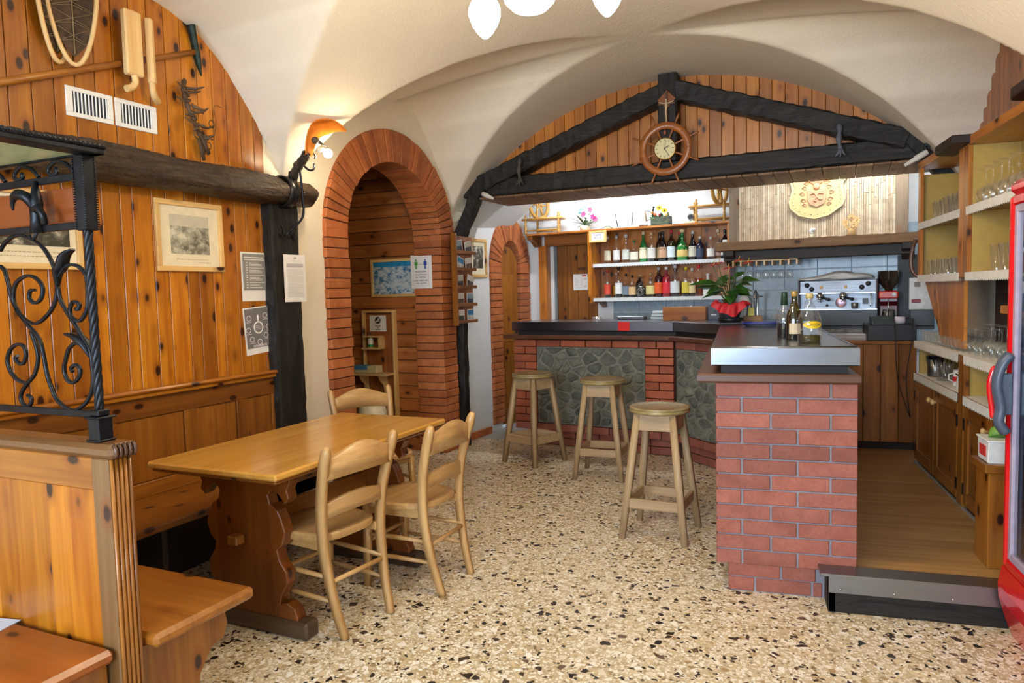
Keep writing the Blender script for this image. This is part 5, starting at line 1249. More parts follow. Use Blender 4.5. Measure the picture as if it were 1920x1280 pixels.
# back counter along the tiles and wooden front counter
bc = bthing('back_counter', 'speckled granite back counter under the tiles', 'counter', 0, 0)
GRAN = plain('granite', '#7d7870', .3, var=.35)
mb = MB(); mb.box(-.55, 2.12, -.58, -.013, 1.07, 1.1, .003); obj('granite_top', mb, GRAN, bc)
mb = MB(); mb.box(-.5, 2.1, -.54, -.02, 0, 1.07); obj('cabinet_body', mb, PINED['z'], bc)
fc = thing('service_counter', 'brown wooden service counter with vertical boards behind the bar', 'counter', (1.0, 6.35, .17))
mb = MB(); mb.box(-.3, .37, -.02, .5, .845, .87, .004); obj('counter_top', mb, PINED['x'], fc)
for i in range(5): mb = MB(); mb.box(-.28+i*.128, -.28+(i+1)*.128-.003, .0, .02, .06, .845, .003); obj('front_board', mb, PINED['z'], fc)
mb = MB(); mb.box(-.28, .36, .02, .48, 0, .845); obj('counter_body', mb, plain('counter_dark', '#2a1a10', .8), fc)
# espresso machine
em = bthing('espresso_machine', 'steel two-group espresso machine on the back counter', 'coffee machine', 1.545, .34, 1.1005)
SP = metal('machine_steel', '#7f858e', .42)
mb = MB(); mb.box(-.315, .315, -.13, .2, .055, .42, .006); obj('body', mb, SP, em)
mb = MB(); mb.prism([(-.13, .327), (-.172, .327), (-.165, .43), (-.1, .43)], -.315, .315, 'x'); obj('top_panel', mb, SP, em)
mb = MB(); mb.box(-.318, .318, -.19, -.13, .315, .326, .002); obj('shelf_lip', mb, CHROME, em)
for x in (-.325, .31): mb = MB(); mb.box(x, x+.016, -.2, .2, .03, .44, .004); obj('side_panel', mb, plain('plum_panel', '#3a1f26', .4), em)
mb = MB(); mb.box(-.33, .33, -.24, -.1, .03, .175, .004); mb.box(-.3, .3, -.2, .15, 0, .03); dt = obj('drip_tray', mb, BLACKP, em)
mb = MB(); mb.box(-.325, .325, -.24, -.13, .172, .18, .001); obj('tray_grid', mb, CHROME, dt)
for x, z in ((-.25, .4), (-.21, .365), (.2, .375), (.25, .405)):
    mb = MB(); mb.lathe([(.018, 0), (.018, .012), (.014, .016), (.014, .03), (.001, .031)], 14, Matrix.Translation((x, -.168, z-.005)) @ Matrix.Rotation(PI/2, 4, 'X') @ Matrix.Scale(1.2, 4)); obj('knob', mb, DKGREY, em)
for x in (-.13, .07):
    mb = MB(); mb.box(x-.012, x+.012, -.176, -.165, .362, .388, .002); obj('switch', mb, plain('amber_switch', '#d9a04a', .4), em)
for x in (-.14, .05):
    T = Matrix.Translation((x, -.18, .285))
    mb = MB(); mb.lathe([(.03, 0), (.032, .012), (.026, .03), (.02, .04)], 16, T); mb.lathe([(.001, -.022), (.026, -.02), (.028, 0)], 16, T); gh = obj('group_head', mb, CHROME, em)
    mb = MB(); mb.tube([(x+.02, -.2, .28), (x+.07, -.25, .268)], [.009, .011], 8); mb.ball((x+.078, -.258, .266), .016, 10, 7); obj('handle', mb, BLACKP, gh)
    mb = MB(); mb.tube([(x, -.19, .262), (x-.012, -.2, .245)], .006, 6); mb.tube([(x, -.19, .262), (x+.012, -.2, .245)], .006, 6); obj('spout', mb, CHROME, gh)
for x in (-.23, .27): mb = MB(); mb.tube(smooth_path([(x, -.19, .315), (x+.005, -.2, .28), (x, -.205, .2)], 4), .005, 6); obj('steam_wand', mb, CHROME, em)
mb = MB(); mb.lathe([(.001, 0), (.012, 0), (.012, .003), (.001, .003)], 14, Matrix.Translation((-.085, -.131, .21)) @ Matrix.Rotation(PI/2, 4, 'X')); obj('overflow_hole', mb, BLACKP, em)
mb = MB(); mb.box(.205, .25, -.135, -.13, .22, .27, .002); obj('gauge_panel', mb, BLACKP, em)
mb = MB(); mb.lathe([(.001, 0), (.045, 0), (.047, .002), (.045, .003), (.001, .003)], 26, Matrix.Translation((.03, -.131, .235)) @ Matrix.Rotation(PI/2, 4, 'X')); obj('round_plate', mb, plain('worn_rose_metal', '#a98a96', .3, .8), em)
cl = bthing('white_cloth', 'white cloth draped along the top of the espresso machine', 'cloth', 1.53, .36, 1.5315)
def clf(i, j):
    a = 2*PI*i; x = lerp(-.335, .3, j); e = math.sin(PI*min(max(j, .0), 1.0))**.35; h = .034+.01*math.sin(x*11+1)+.03*max(0, (x-.15)/.15); w = .14
    r_ = 1+.06*math.sin(5*a+x*20)+.04*math.sin(9*a-x*31)
    return (x+.015*math.sin(a*2)*(1 if j > .5 else -1), w*e*r_*math.cos(a)-.03, max(.003, (h+h*e*r_*math.sin(a)))*(.35+.65*e))
mb = MB(); mb.grid(clf, 26, 34, True, True); n_ = 26; mb.face([k for k in range(n_-1, -1, -1)]); mb.face([33*n_+k for k in range(n_)]); obj('cloth_sheet', mb, plain('cloth_white', '#ebe8e2', .9, var=.04), cl)
tag(obj('cup', MB().lathe([(.022, 0), (.027, .003), (.029, .05), (.027, .052), (.025, .01), (.0, .008)], 16), SILVER, None, BF.w(1.69, -.54, 1.2815)), 'small steel milk jug on the machine drip tray', 'jug')
gd = bthing('coffee_grinder', 'red coffee grinder with brown hopper beside the espresso machine', 'grinder', 1.955, .47, 1.1005)
mb = MB(); mb.box(-.075, .075, -.1, .1, 0, .02, .004); mb.prism([(-.02, .02), (.09, .02), (.09, .29), (-.05, .29), (-.05, .24), (.0, .2)], -.07, .07, 'x', ch=.006); obj('body', mb, plain('dark_red_metal', '#5c1418', .3), gd)
mb = MB(); mb.box(-.075, .075, -.1, .06, .265, .33, .01); hdm = obj('red_head', mb, plain('grinder_red', '#d2301c', .35), gd)
mb = MB(); mb.box(-.068, -.042, -.105, -.1, .285, .315, .001); obj('switch', mb, plain('switch_orange', '#e8702a', .4), hdm)
mb = MB(); mb.lathe([(.001, 0), (.018, 0), (.018, .003), (.001, .003)], 16, Matrix.Translation((.045, -.101, .3)) @ Matrix.Rotation(PI/2, 4, 'X')); obj('badge', mb, WHITE, hdm)
mb = MB(); mb.lathe([(.03, .33), (.032, .345), (.075, .4), (.088, .45), (.088, .5), (.09, .505), (.0, .507)], 20); obj('hopper', mb, plain('smoked_brown', '#31241a', .15, coat=.5), gd)
mb = MB(); mb.lathe([(.05, .05), (.055, .06), (.05, .14), (.045, .17), (.0, .17)], 20, Matrix.Translation((0, -.06, .0))); obj('doser', mb, SILVER, gd)
mb = MB(); mb.tube([(.0, -.115, .26), (.0, -.12, .12)], .006, 8); obj('lever', mb, CHROME, gd)
wd = bthing('dispenser', 'white dispenser with red label behind the cash register', 'dispenser', 2.2, .5, 1.1005)
mb = MB(); mb.box(-.09, .1, -.02, .1, .165, .44, .006); obj('housing', mb, plain('dispenser_white', '#d4d2ce', .4), wd)
mb = MB(); mb.box(-.07, .0, -.0225, -.02, .225, .255, .001); obj('red_label', mb, plain('label_dark_red', '#8c2430', .5), wd)
mb = MB(); mb.box(-.05, -.005, -.0225, -.02, .36, .4, .001); obj('window', mb, plain('window_brown', '#6a5a4a', .4), wd)
mb = MB(); mb.box(-.1, .1, -.08, .1, 0, .03, .004); mb.box(-.08, .1, -.05, .1, .03, .165, .004); obj('base', mb, BLACKP, wd)
rg = thing('cash_register', 'black cash drawer with receipt printer on the service counter', 'cash register', (1.22, 6.55, 1.0405), rad(-3))
mb = MB(); mb.box(-.2, .15, -.17, .2, 0, .125, .004); obj('drawer', mb, BLACKP, rg)
mb = MB(); mb.prism([(-.16, .126), (.1, .126), (.1, .19), (-.05, .19), (-.12, .165)], -.16, .0, 'x', ch=.004); obj('printer', mb, plain('petrol_plastic', '#3a4a4c', .4), rg)
mb = MB(); mb.lathe([(.001, -.035), (.03, -.035), (.03, .035), (.001, .035)], 18, Matrix.Translation((.045, -.06, .158)) @ Matrix.Rotation(PI/2, 4, 'Y')); obj('paper_roll', mb, plain('roll_paper', '#d9cfd8', .8), rg)
mb = MB(); mb.box(.01, .15, -.02, .15, .126, .17, .004); obj('terminal', mb, BLACKP, rg)
for x, b in ((-.02, .03), (.1, -.03)):
    mb = MB(); mb.tube(smooth_path([(x, -.06, .18), (x+.005, -.17, .16), (x+.01, -.235, .05), (x+b, -.24, -.3), (x+b*2+.06, -.235, -.6)], 6), .0035, 5); obj('cable', mb, BLACKP, rg)
npz = thing('newspaper_stack', 'stack of folded newspapers on the service counter', 'newspapers', (.93, 6.62, 1.0405), rad(-3))
rng = random.Random(8)
for i in range(6): mb = MB(); o_ = rng.uniform(-.015, .015); mb.box(-.15+o_, .13+o_, -.1, .1, i*.0075, i*.0075+.0068, .0015); obj('newspaper', mb, plain('newsprint_%d' % (i % 3), ('#c9c4c6', '#b4aeb0', '#d8d8dc')[i % 3], .85), npz)
mb = MB(); mb.box(-.15, -.05, -.08, .02, .0455, .0462); obj('blue_picture', mb, plain('print_blue_grey', '#9fb4cc', .8), npz)
pp = MB(); pp.lathe([(.001, 0), (.04, 0), (.075, .008), (.078, .011), (.04, .006), (.001, .005)], 24); pme = pp.mesh('plate', WHITE)
for i in range(11): tag(obj('saucer', pme, None, None, BF.w(1.04, -.33, 1.1005+i*.0115), 0), ORD[i]+' white saucer from the bottom of the stack left of the espresso machine', 'saucer', 'stacked saucers')
mb = MB(); mb.lathe([(.03, 0), (.034, .005), (.036, .09), (.034, .092), (.031, .01), (.0, .008)], 16); tag(obj('tumbler', mb, GLASS, None, BF.w(1.16, -.38, 1.1005)), 'clear tumbler next to the saucer stack', 'glass')
tap = bthing('sink_tap', 'chrome sink tap in front of the blue tiles', 'tap', .82, .3, 1.1005)
mb = MB(); mb.lathe([(.02, 0), (.02, .03), (.012, .05), (.012, .3), (.018, .32), (.001, .33)], 12); mb.tube(smooth_path([(0, 0, .3), (0, -.06, .36), (0, -.13, .34), (0, -.15, .28)], 5), .008, 8); mb.tube([(-.05, 0, .3), (.05, 0, .3)], .006, 6); obj('tap_body', mb, CHROME, tap)
mb = MB(); mb.lathe([(.001, 0), (.055, 0), (.05, .01), (.001, .012)], 20, Matrix.Translation((-.16, .2, .26)) @ Matrix.Rotation(PI/2, 4, 'X')); obj('white_disc', mb, WHITE, tap)
# ------------------------------------------------------------------ right-hand cabinets, glasses, fridge
CX0, CX1 = 1.27, 1.575
cu = thing('wall_cabinet', 'open pine wall cabinet with lace-edged glass shelves on the right wall', 'cabinet', (CX0, 0, 0))
D_ = .27
# stiles facing the bar
for (y0, y1, z0, z1) in ((5.88, 5.955, 1.52, 2.33), (4.86, 4.95, 1.52, 2.33), (4.76, 4.855, 1.52, 2.30), (3.86, 3.93, 1.52, 2.30)):
    mb = MB(); mb.box(0, .022, y0, y1, z0, z1, .003); obj('stile', mb, PINEO['z'], cu)
for (y0, y1) in ((5.93, 5.955), (4.93, 4.95), (4.76, 4.78), (3.86, 3.88)): mb = MB(); mb.box(.022, D_, y0, y1, 1.52, 2.27, .002); obj('side_board', mb, YELLOW, cu)
for (y0, y1, z) in ((4.93, 5.955, 2.31), (3.86, 4.78, 2.27)):
    mb = MB(); mb.box(-.005, D_, y0, y1, z, z+.05, .004); obj('top_board', mb, PINEO['y'], cu)
    mb = MB(); mb.box(D_-.012, D_, y0, y1, 1.52, z); obj('back_panel', mb, YELLOW, cu)
def lace_y(y0, y1, z0, z1, parent):
    mb = MB(); T = Matrix(((0, 1, 0, 0), (1, 0, 0, 0), (0, 0, 1, 0), (0, 0, 0, 1))); lace(mb, y0, y1, -.0015, z0, z1, T, .016)
    return obj('lace_edge', mb, LACE, parent)
for (y0, y1) in ((4.955, 5.88), (3.93, 4.76)):
    for z in (1.92, 1.545):
        mb = MB(); mb.box(.0, D_-.012, y0, y1, z-.022, z, .002); s_ = obj('shelf', mb, PINED['y'], cu)
        lace_y(y0-.04, y1+(.06 if y1 > 5 else .03), z-.045, z+.006, s_)
        mb = MB(); mb.box(.0, D_-.02, y0, y1, z, z+.0012); obj('shelf_paper', mb, LACE, s_)
# tapering end board between upper and lower cabinets
bb_ = thing('tapered_board', 'tapering pine board under the far wall cabinet', 'board', (CX0, 0, 0))
for (ya, yb, yc, yd) in ((5.9, 5.6, 5.42, 5.42), (5.6, 5.25, 5.25, 5.42), (5.25, 4.95, 4.95, 5.25)):
    mb = MB(); mb.prism([(ya, 1.5), (yb+.003, 1.5), (yc+.003, 1.09), (yd, 1.09)], .04, .06, 'x', ch=.002); obj('plank', mb, PINEO['z'], bb_)
mb = MB(); mb.box(.2, .23, 3.9, 4.95, 1.08, 1.52); mb.box(.165, .195, 4.55, 4.6, 1.08, 1.5); obj('dark_back', mb, plain('umber_back', '#2f2117', .7), bb_)
mb = MB(); mb.box(.03, .1, 4.02, 4.3, 1.33, 1.37, .003); obj('cleat', mb, PINE['y'], bb_)
# lower cabinet
lo = thing('base_cabinet', 'worn pine base cabinet with doors and lace shelves behind the bar', 'cabinet', (CX0, 0, .17))
mb = MB(); mb.box(-.01, .295, 3.86, 5.965, .875, .9, .003); tp_ = obj('top_shelf', mb, PINED['y'], lo)
mb = MB(); mb.box(-.01, .29, 3.86, 5.96, .9, .9015); obj('shelf_paper', mb, LACE, tp_)
mb = MB(); mb.box(.0, .285, 3.86, 5.96, .64, .662, .003); mid = obj('middle_shelf', mb, PINED['y'], lo)
mb = MB(); mb.box(.0, .28, 3.87, 5.95, .662, .6635); obj('shelf_paper', mb, LACE, mid)
mb = MB(); mb.box(.283, .295, 3.86, 5.96, .0, .875); obj('back_panel', mb, YELLOW, lo)
for (y0, y1) in ((4.72, 4.87), ): mb = MB(); mb.box(-.012, .02, y0+.03, y1-.02, .0, .875, .003); obj('centre_post', mb, PINED['z'], lo)
for ya in (5.94, 4.77, 3.86): mb = MB(); mb.box(.02, .283, ya, ya+.022, .662, .875); obj('side_board', mb, YELLOW, lo)
for ya in (5.94, 3.86): mb = MB(); mb.box(.02, .283, ya, ya+.022, 0, .64); obj('side_board', mb, PINED['z'], lo)
for (ya, yb) in ((4.86, 5.965), (3.88, 4.75)):
    T = Matrix(((0, 1, 0, 0), (1, 0, 0, 0), (0, 0, 1, 0), (0, 0, 0, 1)))
    for z, par in ((.9015, tp_), (.6635, mid)): mb = MB(); lace(mb, ya, yb, -.0125, z-.055, z+.001, T, .018); obj('lace_edge', mb, LACE, par)
def cab_door(y0, y1, knob):
    t = obj('door', MB().box(.002, .02, y0, y1, .03, .63, .002), PINED['z'], lo)
    for (a, b, c, d) in ((y0, y0+.07, .03, .63), (y1-.07, y1, .03, .63)): obj('door_stile', MB().box(-.008, .004, a, b, c, d, .003), PINED['z'], t)
    for (c, d) in ((.03, .11), (.54, .63)): obj('door_rail', MB().box(-.008, .004, y0+.07, y1-.07, c, d, .003), PINED['y'], t)
    mb = MB(); mb.lathe([(.01, 0), (.01, .008), (.017, .014), (.02, .022), (.016, .03), (.001, .033)], 12, Matrix.Translation((-.008, knob, .535)) @ Matrix.Rotation(-PI/2, 4, 'Y')); obj('knob', mb, PEELW['x'], t)
    for z in (.12, .5): mb = MB(); mb.box(-.012, -.004, (y0 if knob > (y0+y1)/2 else y1)-.012, (y0 if knob > (y0+y1)/2 else y1)+.012, z-.035, z+.035, .002); obj('hinge', mb, IRONB, t)
cab_door(4.88, 5.4, 5.36); cab_door(5.42, 5.95, 5.46); cab_door(4.28, 4.74, 4.33); cab_door(3.88, 4.26, 4.2)
mb = MB(); mb.box(-.014, .004, 3.88, 5.95, .0, .012, .002); obj('grey_skirting', mb, plain('grey_strip', '#9a948c', .5), lo)
# glasses
def tumbler(h, r, taper=.85, n=14):
    m = MB(); m.lathe([(.001, 0), (r*taper, 0), (r*taper, .006), (r, h), (r*.94, h), (r*taper*.92, .012), (.001, .01)], n); return m.mesh('tumbler', GLASS)
T1 = tumbler(.13, .032, .8); T2 = tumbler(.105, .034, .9); T3 = tumbler(.075, .037, .82); BWL = stem_glass_mesh(.19, .048, True, 18); BEER = tumbler(.15, .036, .72); SW = stem_glass_mesh(.15, .042, True, 18)
rng = random.Random(14)
def rowg(me, lab, grp, y0, y1, step, z, xs, jit=.008, cat='glass', name='glass', inv=False):
    y = y0; k = 0
    while y < y1:
        for q, x in enumerate(xs): tag(obj(name, me, None, None, (CX0+x+rng.uniform(-jit, jit), y+rng.uniform(-jit, jit), z)), '%s, %s from the near end, %s row' % (lab, ORD[k], ('front', 'second', 'third')[q]), cat, grp)
        y += step; k += 1
rowg(T1, 'tall tumbler, far cabinet upper shelf', 'tumblers, far cabinet upper shelf', 5.02, 5.85, .105, 1.922, (.07, .17), name='tumbler')
rowg(T2, 'tumbler, far cabinet lower shelf', 'tumblers, far cabinet lower shelf', 5.02, 5.85, .115, 1.547, (.06, .16), name='tumbler')
BW2 = stem_glass_mesh(.2, .05, True, 18)
for k, y in enumerate((4.68, 4.56, 4.44, 4.32, 4.2, 4.08, 3.98)):
    for x in (.065, .19): tag(obj('balloon_glass', BW2, None, None, (CX0+x, y+rng.uniform(-.01, .01), 2.123)), 'upturned balloon glass, near cabinet top shelf, %s from far end, %s row' % (ORD[k], 'front' if x < .1 else 'back'), 'glass', 'balloon glasses, near cabinet')
for k, y in enumerate((4.6, 4.47, 4.33, 4.2)): tag(obj('jar_glass', BEER, None, None, (CX0+.1, y, 1.547)), 'clear stout glass on the near wall cabinet lower shelf, %s from the far end' % ORD[k], 'glass', 'stout glasses, near cabinet')
rowg(T3, 'low tumbler on the base cabinet', 'low tumblers on the base cabinet', 5.05, 5.9, .083, 1.0725, (.05, .14, .22), .004, name='tumbler')
for k, y in enumerate((4.92, 4.8, 4.69)):
    for x in (.06, .16): tag(obj('cognac_glass', SW, None, None, (CX0+x, y, 1.2225)), 'upturned cognac glass on base cabinet, %s from far end, %s row' % (ORD[k], 'front' if x < .1 else 'back'), 'glass', 'cognac glasses on the base cabinet')
for k, y in enumerate((4.56, 4.44, 4.32, 4.2)): tag(obj('balloon_glass', BWL, None, None, (CX0+.07, y, 1.2625)), 'large balloon glass upside down on the base cabinet, %s from the far end' % ORD[k], 'glass', 'balloon glasses on the base cabinet')
jm = MB(); jm.lathe([(.001, 0), (.045, 0), (.048, .006), (.048, .12), (.045, .122), (.044, .01), (.001, .008)], 18); jme = jm.mesh('jar', SILVER)
jr = thing('metal_pot', 'steel pot full of dark packets on the middle shelf', 'pot', (CX0+.07, 5.72, .8345)); obj('pot_body', jme, None, jr)
for i in range(9): mb = MB(); a = i*.7; mb.box(-.018, .018, -.004, .004, .06, .15, .001, Matrix.Translation((.025*math.cos(a), .025*math.sin(a), 0)) @ Matrix.Rotation(a, 4, 'Z') @ Matrix.Rotation(.25, 4, 'X')); obj('packet', mb, BLACKP, jr)
jr2 = thing('glass_jar', 'clear jar with cutlery on the middle shelf', 'jar', (CX0+.08, 5.5, .8345)); obj('jar_body', MB().lathe([(.001, 0), (.05, 0), (.052, .006), (.052, .12), (.05, .12), (.048, .01), (.001, .008)], 18), GLASS, jr2)
for i in range(6): mb = MB(); a = i*1.05; mb.tube([(.01*math.cos(a), .01*math.sin(a), .012), (.04*math.cos(a), .04*math.sin(a), .15)], .003, 5); obj('spoon', mb, CHROME, jr2)
wp = thing('white_mug', 'white mug with red band on the middle shelf', 'mug', (CX0+.09, 5.22, .8345))
mb = MB(); mb.lathe([(.001, 0), (.035, 0), (.037, .004), (.034, .1), (.032, .102), (.03, .01), (.001, .008)], 18); obj('mug_body', mb, WHITE, wp)
mb = MB(); mb.lathe([(.0372, .03), (.0362, .06)], 18, cap=False); obj('red_band', mb, REDM, wp)
mb = MB(); mb.tube([(-.035, -.0, .08), (-.06, 0, .07), (-.06, 0, .04), (-.036, 0, .028)], .005, 6); obj('handle', mb, WHITE, wp)
mj = thing('milk_jug', 'white enamel jug with black lid nearest the centre post', 'jug', (CX0+.07, 5.03, .8345))
mb = MB(); mb.lathe([(.001, 0), (.046, 0), (.048, .004), (.036, .13), (.034, .135), (.001, .137)], 18); obj('jug_body', mb, WHITE, mj)
mb = MB(); mb.lathe([(.034, .137), (.02, .15), (.008, .155), (.012, .17), (.001, .175)], 14); obj('lid', mb, BLACKP, mj)
mb = MB(); mb.tube([(-.04, .02, .09), (-.055, -.03, .1), (-.04, -.05, .09)], .004, 6); obj('clip', mb, IRONB, mj)
ob = thing('snack_tub', 'white plastic tub with red print on the low side shelf by the fridge', 'tub', (1.165, 3.85, .66))
mb = MB(); mb.prism([(-.07, 0), (.07, 0), (.08, .1), (-.08, .1)], -.06, .06, 'x', ch=.004); obj('tub_body', mb, plain('tub_white', '#e3e0dc', .4), ob)
mb = MB(); mb.box(-.066, .066, -.086, .086, .1, .108, .002); obj('lid', mb, WHITE, ob)
mb = MB(); mb.box(-.0625, -.0605, -.045, .045, .025, .075); obj('red_print', mb, plain('tub_red', '#c9362e', .6), ob)
mb = MB(); mb.tube([(0, 0, .109), (0, .02, .14), (0, .05, .15)], [.04, .03, .005], 8); obj('green_wrapper', mb, plain('wrapper_green', '#6f9a3c', .5), ob)
sd = thing('side_shelf', 'low pine side shelf between base cabinet and fridge', 'shelf', (1.085, 3.62, .17))
mb = MB(); mb.box(0, .165, .12, .34, .45, .489, .004); obj('shelf_board', mb, PINED['y'], sd)
mb = MB(); mb.box(.02, .165, .14, .33, 0, .45, .003); obj('cupboard', mb, PINED['z'], sd)
sy = thing('sickle_handle', 'curved wooden tool handle hanging at the end of the wall cabinet', 'tool', (CX0+.02, 5.985, 1.55))
mb = MB(); mb.tube(smooth_path([(-.02, .03, .27), (-.035, .05, .2), (-.045, .05, .1), (-.03, .04, .02), (.02, .02, -.03)], 6), [.014]*10+[.016]*9+[.012]*6, 8); obj('handle', mb, LEDGE['z'], sy)
# fridge
fg = thing('drinks_fridge', 'red drinks fridge with glass door at the right edge', 'fridge', (1.09, 2.8, 0))
mb = MB(); mb.box(.03, .5, 0, .62, .22, 1.86, .03); obj('cabinet', mb, plain('fridge_dark', '#2d3a44', .4), fg)
def ring(y0, y1, z0, z1, w, x0, x1, mat, nm, par, ch=.012):
    mb = MB(); mb.box(x0, x1, y0, y0+w, z0, z1, ch); mb.box(x0, x1, y1-w, y1, z0, z1, ch); mb.box(x0, x1, y0+w, y1-w, z1-w, z1, ch*.5); mb.box(x0, x1, y0+w, y1-w, z0, z0+w, ch*.5); return obj(nm, mb, mat, par)
dr = ring(.0, .66, .3, 1.84, .04, -.02, .03, RED, 'door_frame', fg)
ring(.04, .62, .34, 1.8, .03, -.012, .03, plain('lilac_gasket', '#a79ab0', .35), 'gasket', dr, .004)
mb = MB(); mb.box(.0, .008, .07, .59, .37, 1.77); obj('door_glass', mb, FRGL, dr)
mb = MB(); mb.prism([(-.02, .3), (.03, .3), (.03, .0), (.02, .0), (-.0, .06), (-.03, .16), (-.035, .22)], 0, .66, 'y', ch=.004); obj('kick_panel', mb, RED, fg)
mb = MB(); mb.box(-.02, .5, 0, .66, 1.84, 1.9, .02); obj('top_cap', mb, RED, fg)
hn = MB(); hn.tube(smooth_path([(-.02, .6, 1.2), (-.05, .6, 1.16), (-.07, .6, 1.08), (-.055, .6, .98), (-.06, .6, .92), (-.03, .6, .87)], 5), [.008]+[.018]*24+[.006], 8, sq=(.8, 1.3)); hnd = obj('handle', hn, plain('slate_plastic', '#4a5566', .35), fg)
mb = MB(); mb.tube(smooth_path([(-.075, .61, 1.15), (-.092, .61, 1.07), (-.082, .61, .98), (-.078, .61, .93)], 5), [.004]+[.011]*14+[.004], 6); obj('red_grip', mb, RED, hnd)
mb = MB(); mb.box(-.06, -.015, .59, .61, .95, 1.12, .004); obj('handle_base', mb, plain('slate_plastic', '#4a5566', .35), hnd)
mb = MB(); mb.tube([(.06, .6, .4), (.06, .6, 1.75)], .012, 8); obj('light_tube', mb, emis('fridge_glow', (.75, .9, 1), 9), fg)
for z in (.6, .9, 1.2, 1.5): mb = MB(); mb.box(.05, .4, .04, .58, z, z+.008); obj('wire_shelf', mb, plain('fridge_shelf', '#c4ccd0', .4), fg)
rng = random.Random(31)
cans = MB(); cans.lathe([(.026, 0), (.032, .008), (.032, .11), (.026, .12), (.001, .12)], 12)
for z in (.61, .91, 1.21, 1.51):
    for k in range(7):
        lvl = ('bottom', 'second', 'third', 'top')[int((z-.6)/.3)]
        c_ = ('#3a6a8c', '#9fb8c4', '#7f99a8', '#24506a')[k % 4]; o = obj('drink_can', cans.mesh('drink_can', plain('can_'+c_.strip('#'), c_, .3, .4)), None, None, (1.09+.1, 2.86+k*.075, z)); tag(o, 'drink can inside the red fridge, %s shelf, %s from the near side' % (lvl, ORD[k]), 'can', 'cans in the fridge')
# ------------------------------------------------------------------ things on the left wall
def lthing(name, label, cat, u, v, z, group=None, rz=0.0): return mthing(name, label, cat, u, v, z, rz, group)
# air vents (local: x out of wall, y along, z up)
def vent(label, v, z):
    t = lthing('air_vent', label, 'vent', .0165, v, z, 'white wall vents')
    w, h = .125, .0725
    mb = MB(); mb.box(0, .008, -w, w, h-.022, h, .002); mb.box(0, .008, -w, w, -h, -h+.022, .002); mb.box(0, .008, -w, -w+.035, -h+.022, h-.022, .002); mb.box(0, .008, w-.03, w, -h+.022, h-.022, .002); obj('frame', mb, WHITE, t)
    mb = MB(); mb.box(-.0004, .001, -w+.03, w-.03, -h+.02, h-.02); obj('dark_inside', mb, plain('vent_dark', '#2a2c38', .8), t)
    for i in range(10): mb = MB(); y = -w+.045+i*.0188; mb.box(.001, .007, y-.0035, y+.0035, -h+.022, h-.022, .001, Matrix.Translation((.003, y, 0)) @ Matrix.Rotation(rad(35), 4, 'Z') @ Matrix.Translation((-.003, -y, 0))); obj('louvre', mb, WHITE, t)
    return t
vent('white louvred air vent, left one of the pair on the boards', 2.937, 2.486); vent('white louvred air vent, right one of the pair by the hanging paddles', 3.198, 2.486)
# snowshoes
def snowshoe(label, u, v, z, lean):
    t = thing('snowshoe', label, 'snowshoe', MF.w(u, v, z), 0, 'pair of old snowshoes', rot=(0, 0, MF.rz+lean))
    P_ = []
    for i in range(40):
        a = 2*PI*i/40; y = .118*math.sin(a)*(1-.18*math.cos(a)); zz = -.42*math.cos(a)+.42; P_.append((0, y, zz))
    mb = MB(); mb.tube(P_, .011, 8, closed=True); obj('rim', mb, PEELW['z'], t)
    mb = MB(); rng = random.Random(3)
    for i in range(9):
        zz = .1+i*.08; w = .108*math.sqrt(max(.02, 1-((zz-.42)/.42)**2)); mb.tube([(0, -w, zz), (.003, 0, zz+.02), (0, w, zz-.005)], .0016, 4)
        mb.tube([(0, -w, zz), (.0, w*.9, zz+.075)], .0014, 4); mb.tube([(0, w, zz), (.0, -w*.9, zz+.07)], .0014, 4)
    mb.tube([(0, 0, .05), (.004, 0, .8)], .003, 5); nt_ = obj('netting', mb, plain('rawhide', '#8a7450', .8), t); nt_['kind'] = 'stuff'
    mb = MB(); mb.grid(lambda i, j: (-.004, .1*math.sqrt(max(.001, 1-(2*j-1)**2))*(2*i-1), .04+.76*j), 8, 14); obj('hide_web', mb, plain('dark_hide', '#4a3420', .85, var=.3), t)
    return t
snowshoe('old bentwood snowshoe with netting hanging high on the boards, front one', .085, 2.83, 2.645, rad(-20)); snowshoe('old bentwood snowshoe partly behind the other one', .045, 2.775, 2.65, rad(14))
# two wooden paddles with hooked ends
def paddle(label, v, z, w, h, rz, hook):
    t = lthing('wooden_paddle', label, 'paddle', .095, v, z, 'hooked wooden paddles', rz)
    mb = MB(); mb.box(-.02, .02, -w, w, -h, h, .008); obj('blade', mb, PEELW['z'], t)
    mb = MB(); mb.tube(smooth_path([(0, 0, -h+.01), (0, .005, -h-.03), (.0, hook*.35, -h-.06), (.0, hook, -h-.075)], 5), [.017]*8+[.018]*8, 10); obj('hooked_end', mb, PEELW['z'], t)
paddle('broad pale wooden paddle with hooked end over the vents', 3.14, 2.835, .05, .165, rad(0), -.05); paddle('narrow pale wooden paddle with hooked end beside the broad one', 3.245, 2.825, .02, .17, rad(30), .07)
pk_ = lthing('pickaxe', 'old ice axe with long wooden shaft hanging aslant on the boards', 'axe', .05, 3.05, 2.709)
mb = MB(); mb.tube([(0, -.78, -.314), (0, -.3, -.12), (0, .545, .22)], [.019, .018, .016], 10); obj('shaft', mb, PINED['y'], pk_)
mb = MB(); mb.tube(smooth_path([(0, .512, .36), (0, .525, .3), (0, .54, .225), (0, .556, .15), (0, .572, .09)], 4), [.022, .022, .021, .02, .019, .019, .018, .018, .019, .019, .018, .016, .014, .011, .008, .005, .002], 6, sq=(1, .7)); obj('iron_head', mb, plain('dark_green_iron', '#24332a', .5, .5, var=.2), pk_)
rt_ = lthing('gnarled_root', 'gnarled dark root with leather straps and buckles on the boards', 'root', .05, 3.53, 2.55)
RM = plain('root_brown', '#5d4630', .75, var=.25)
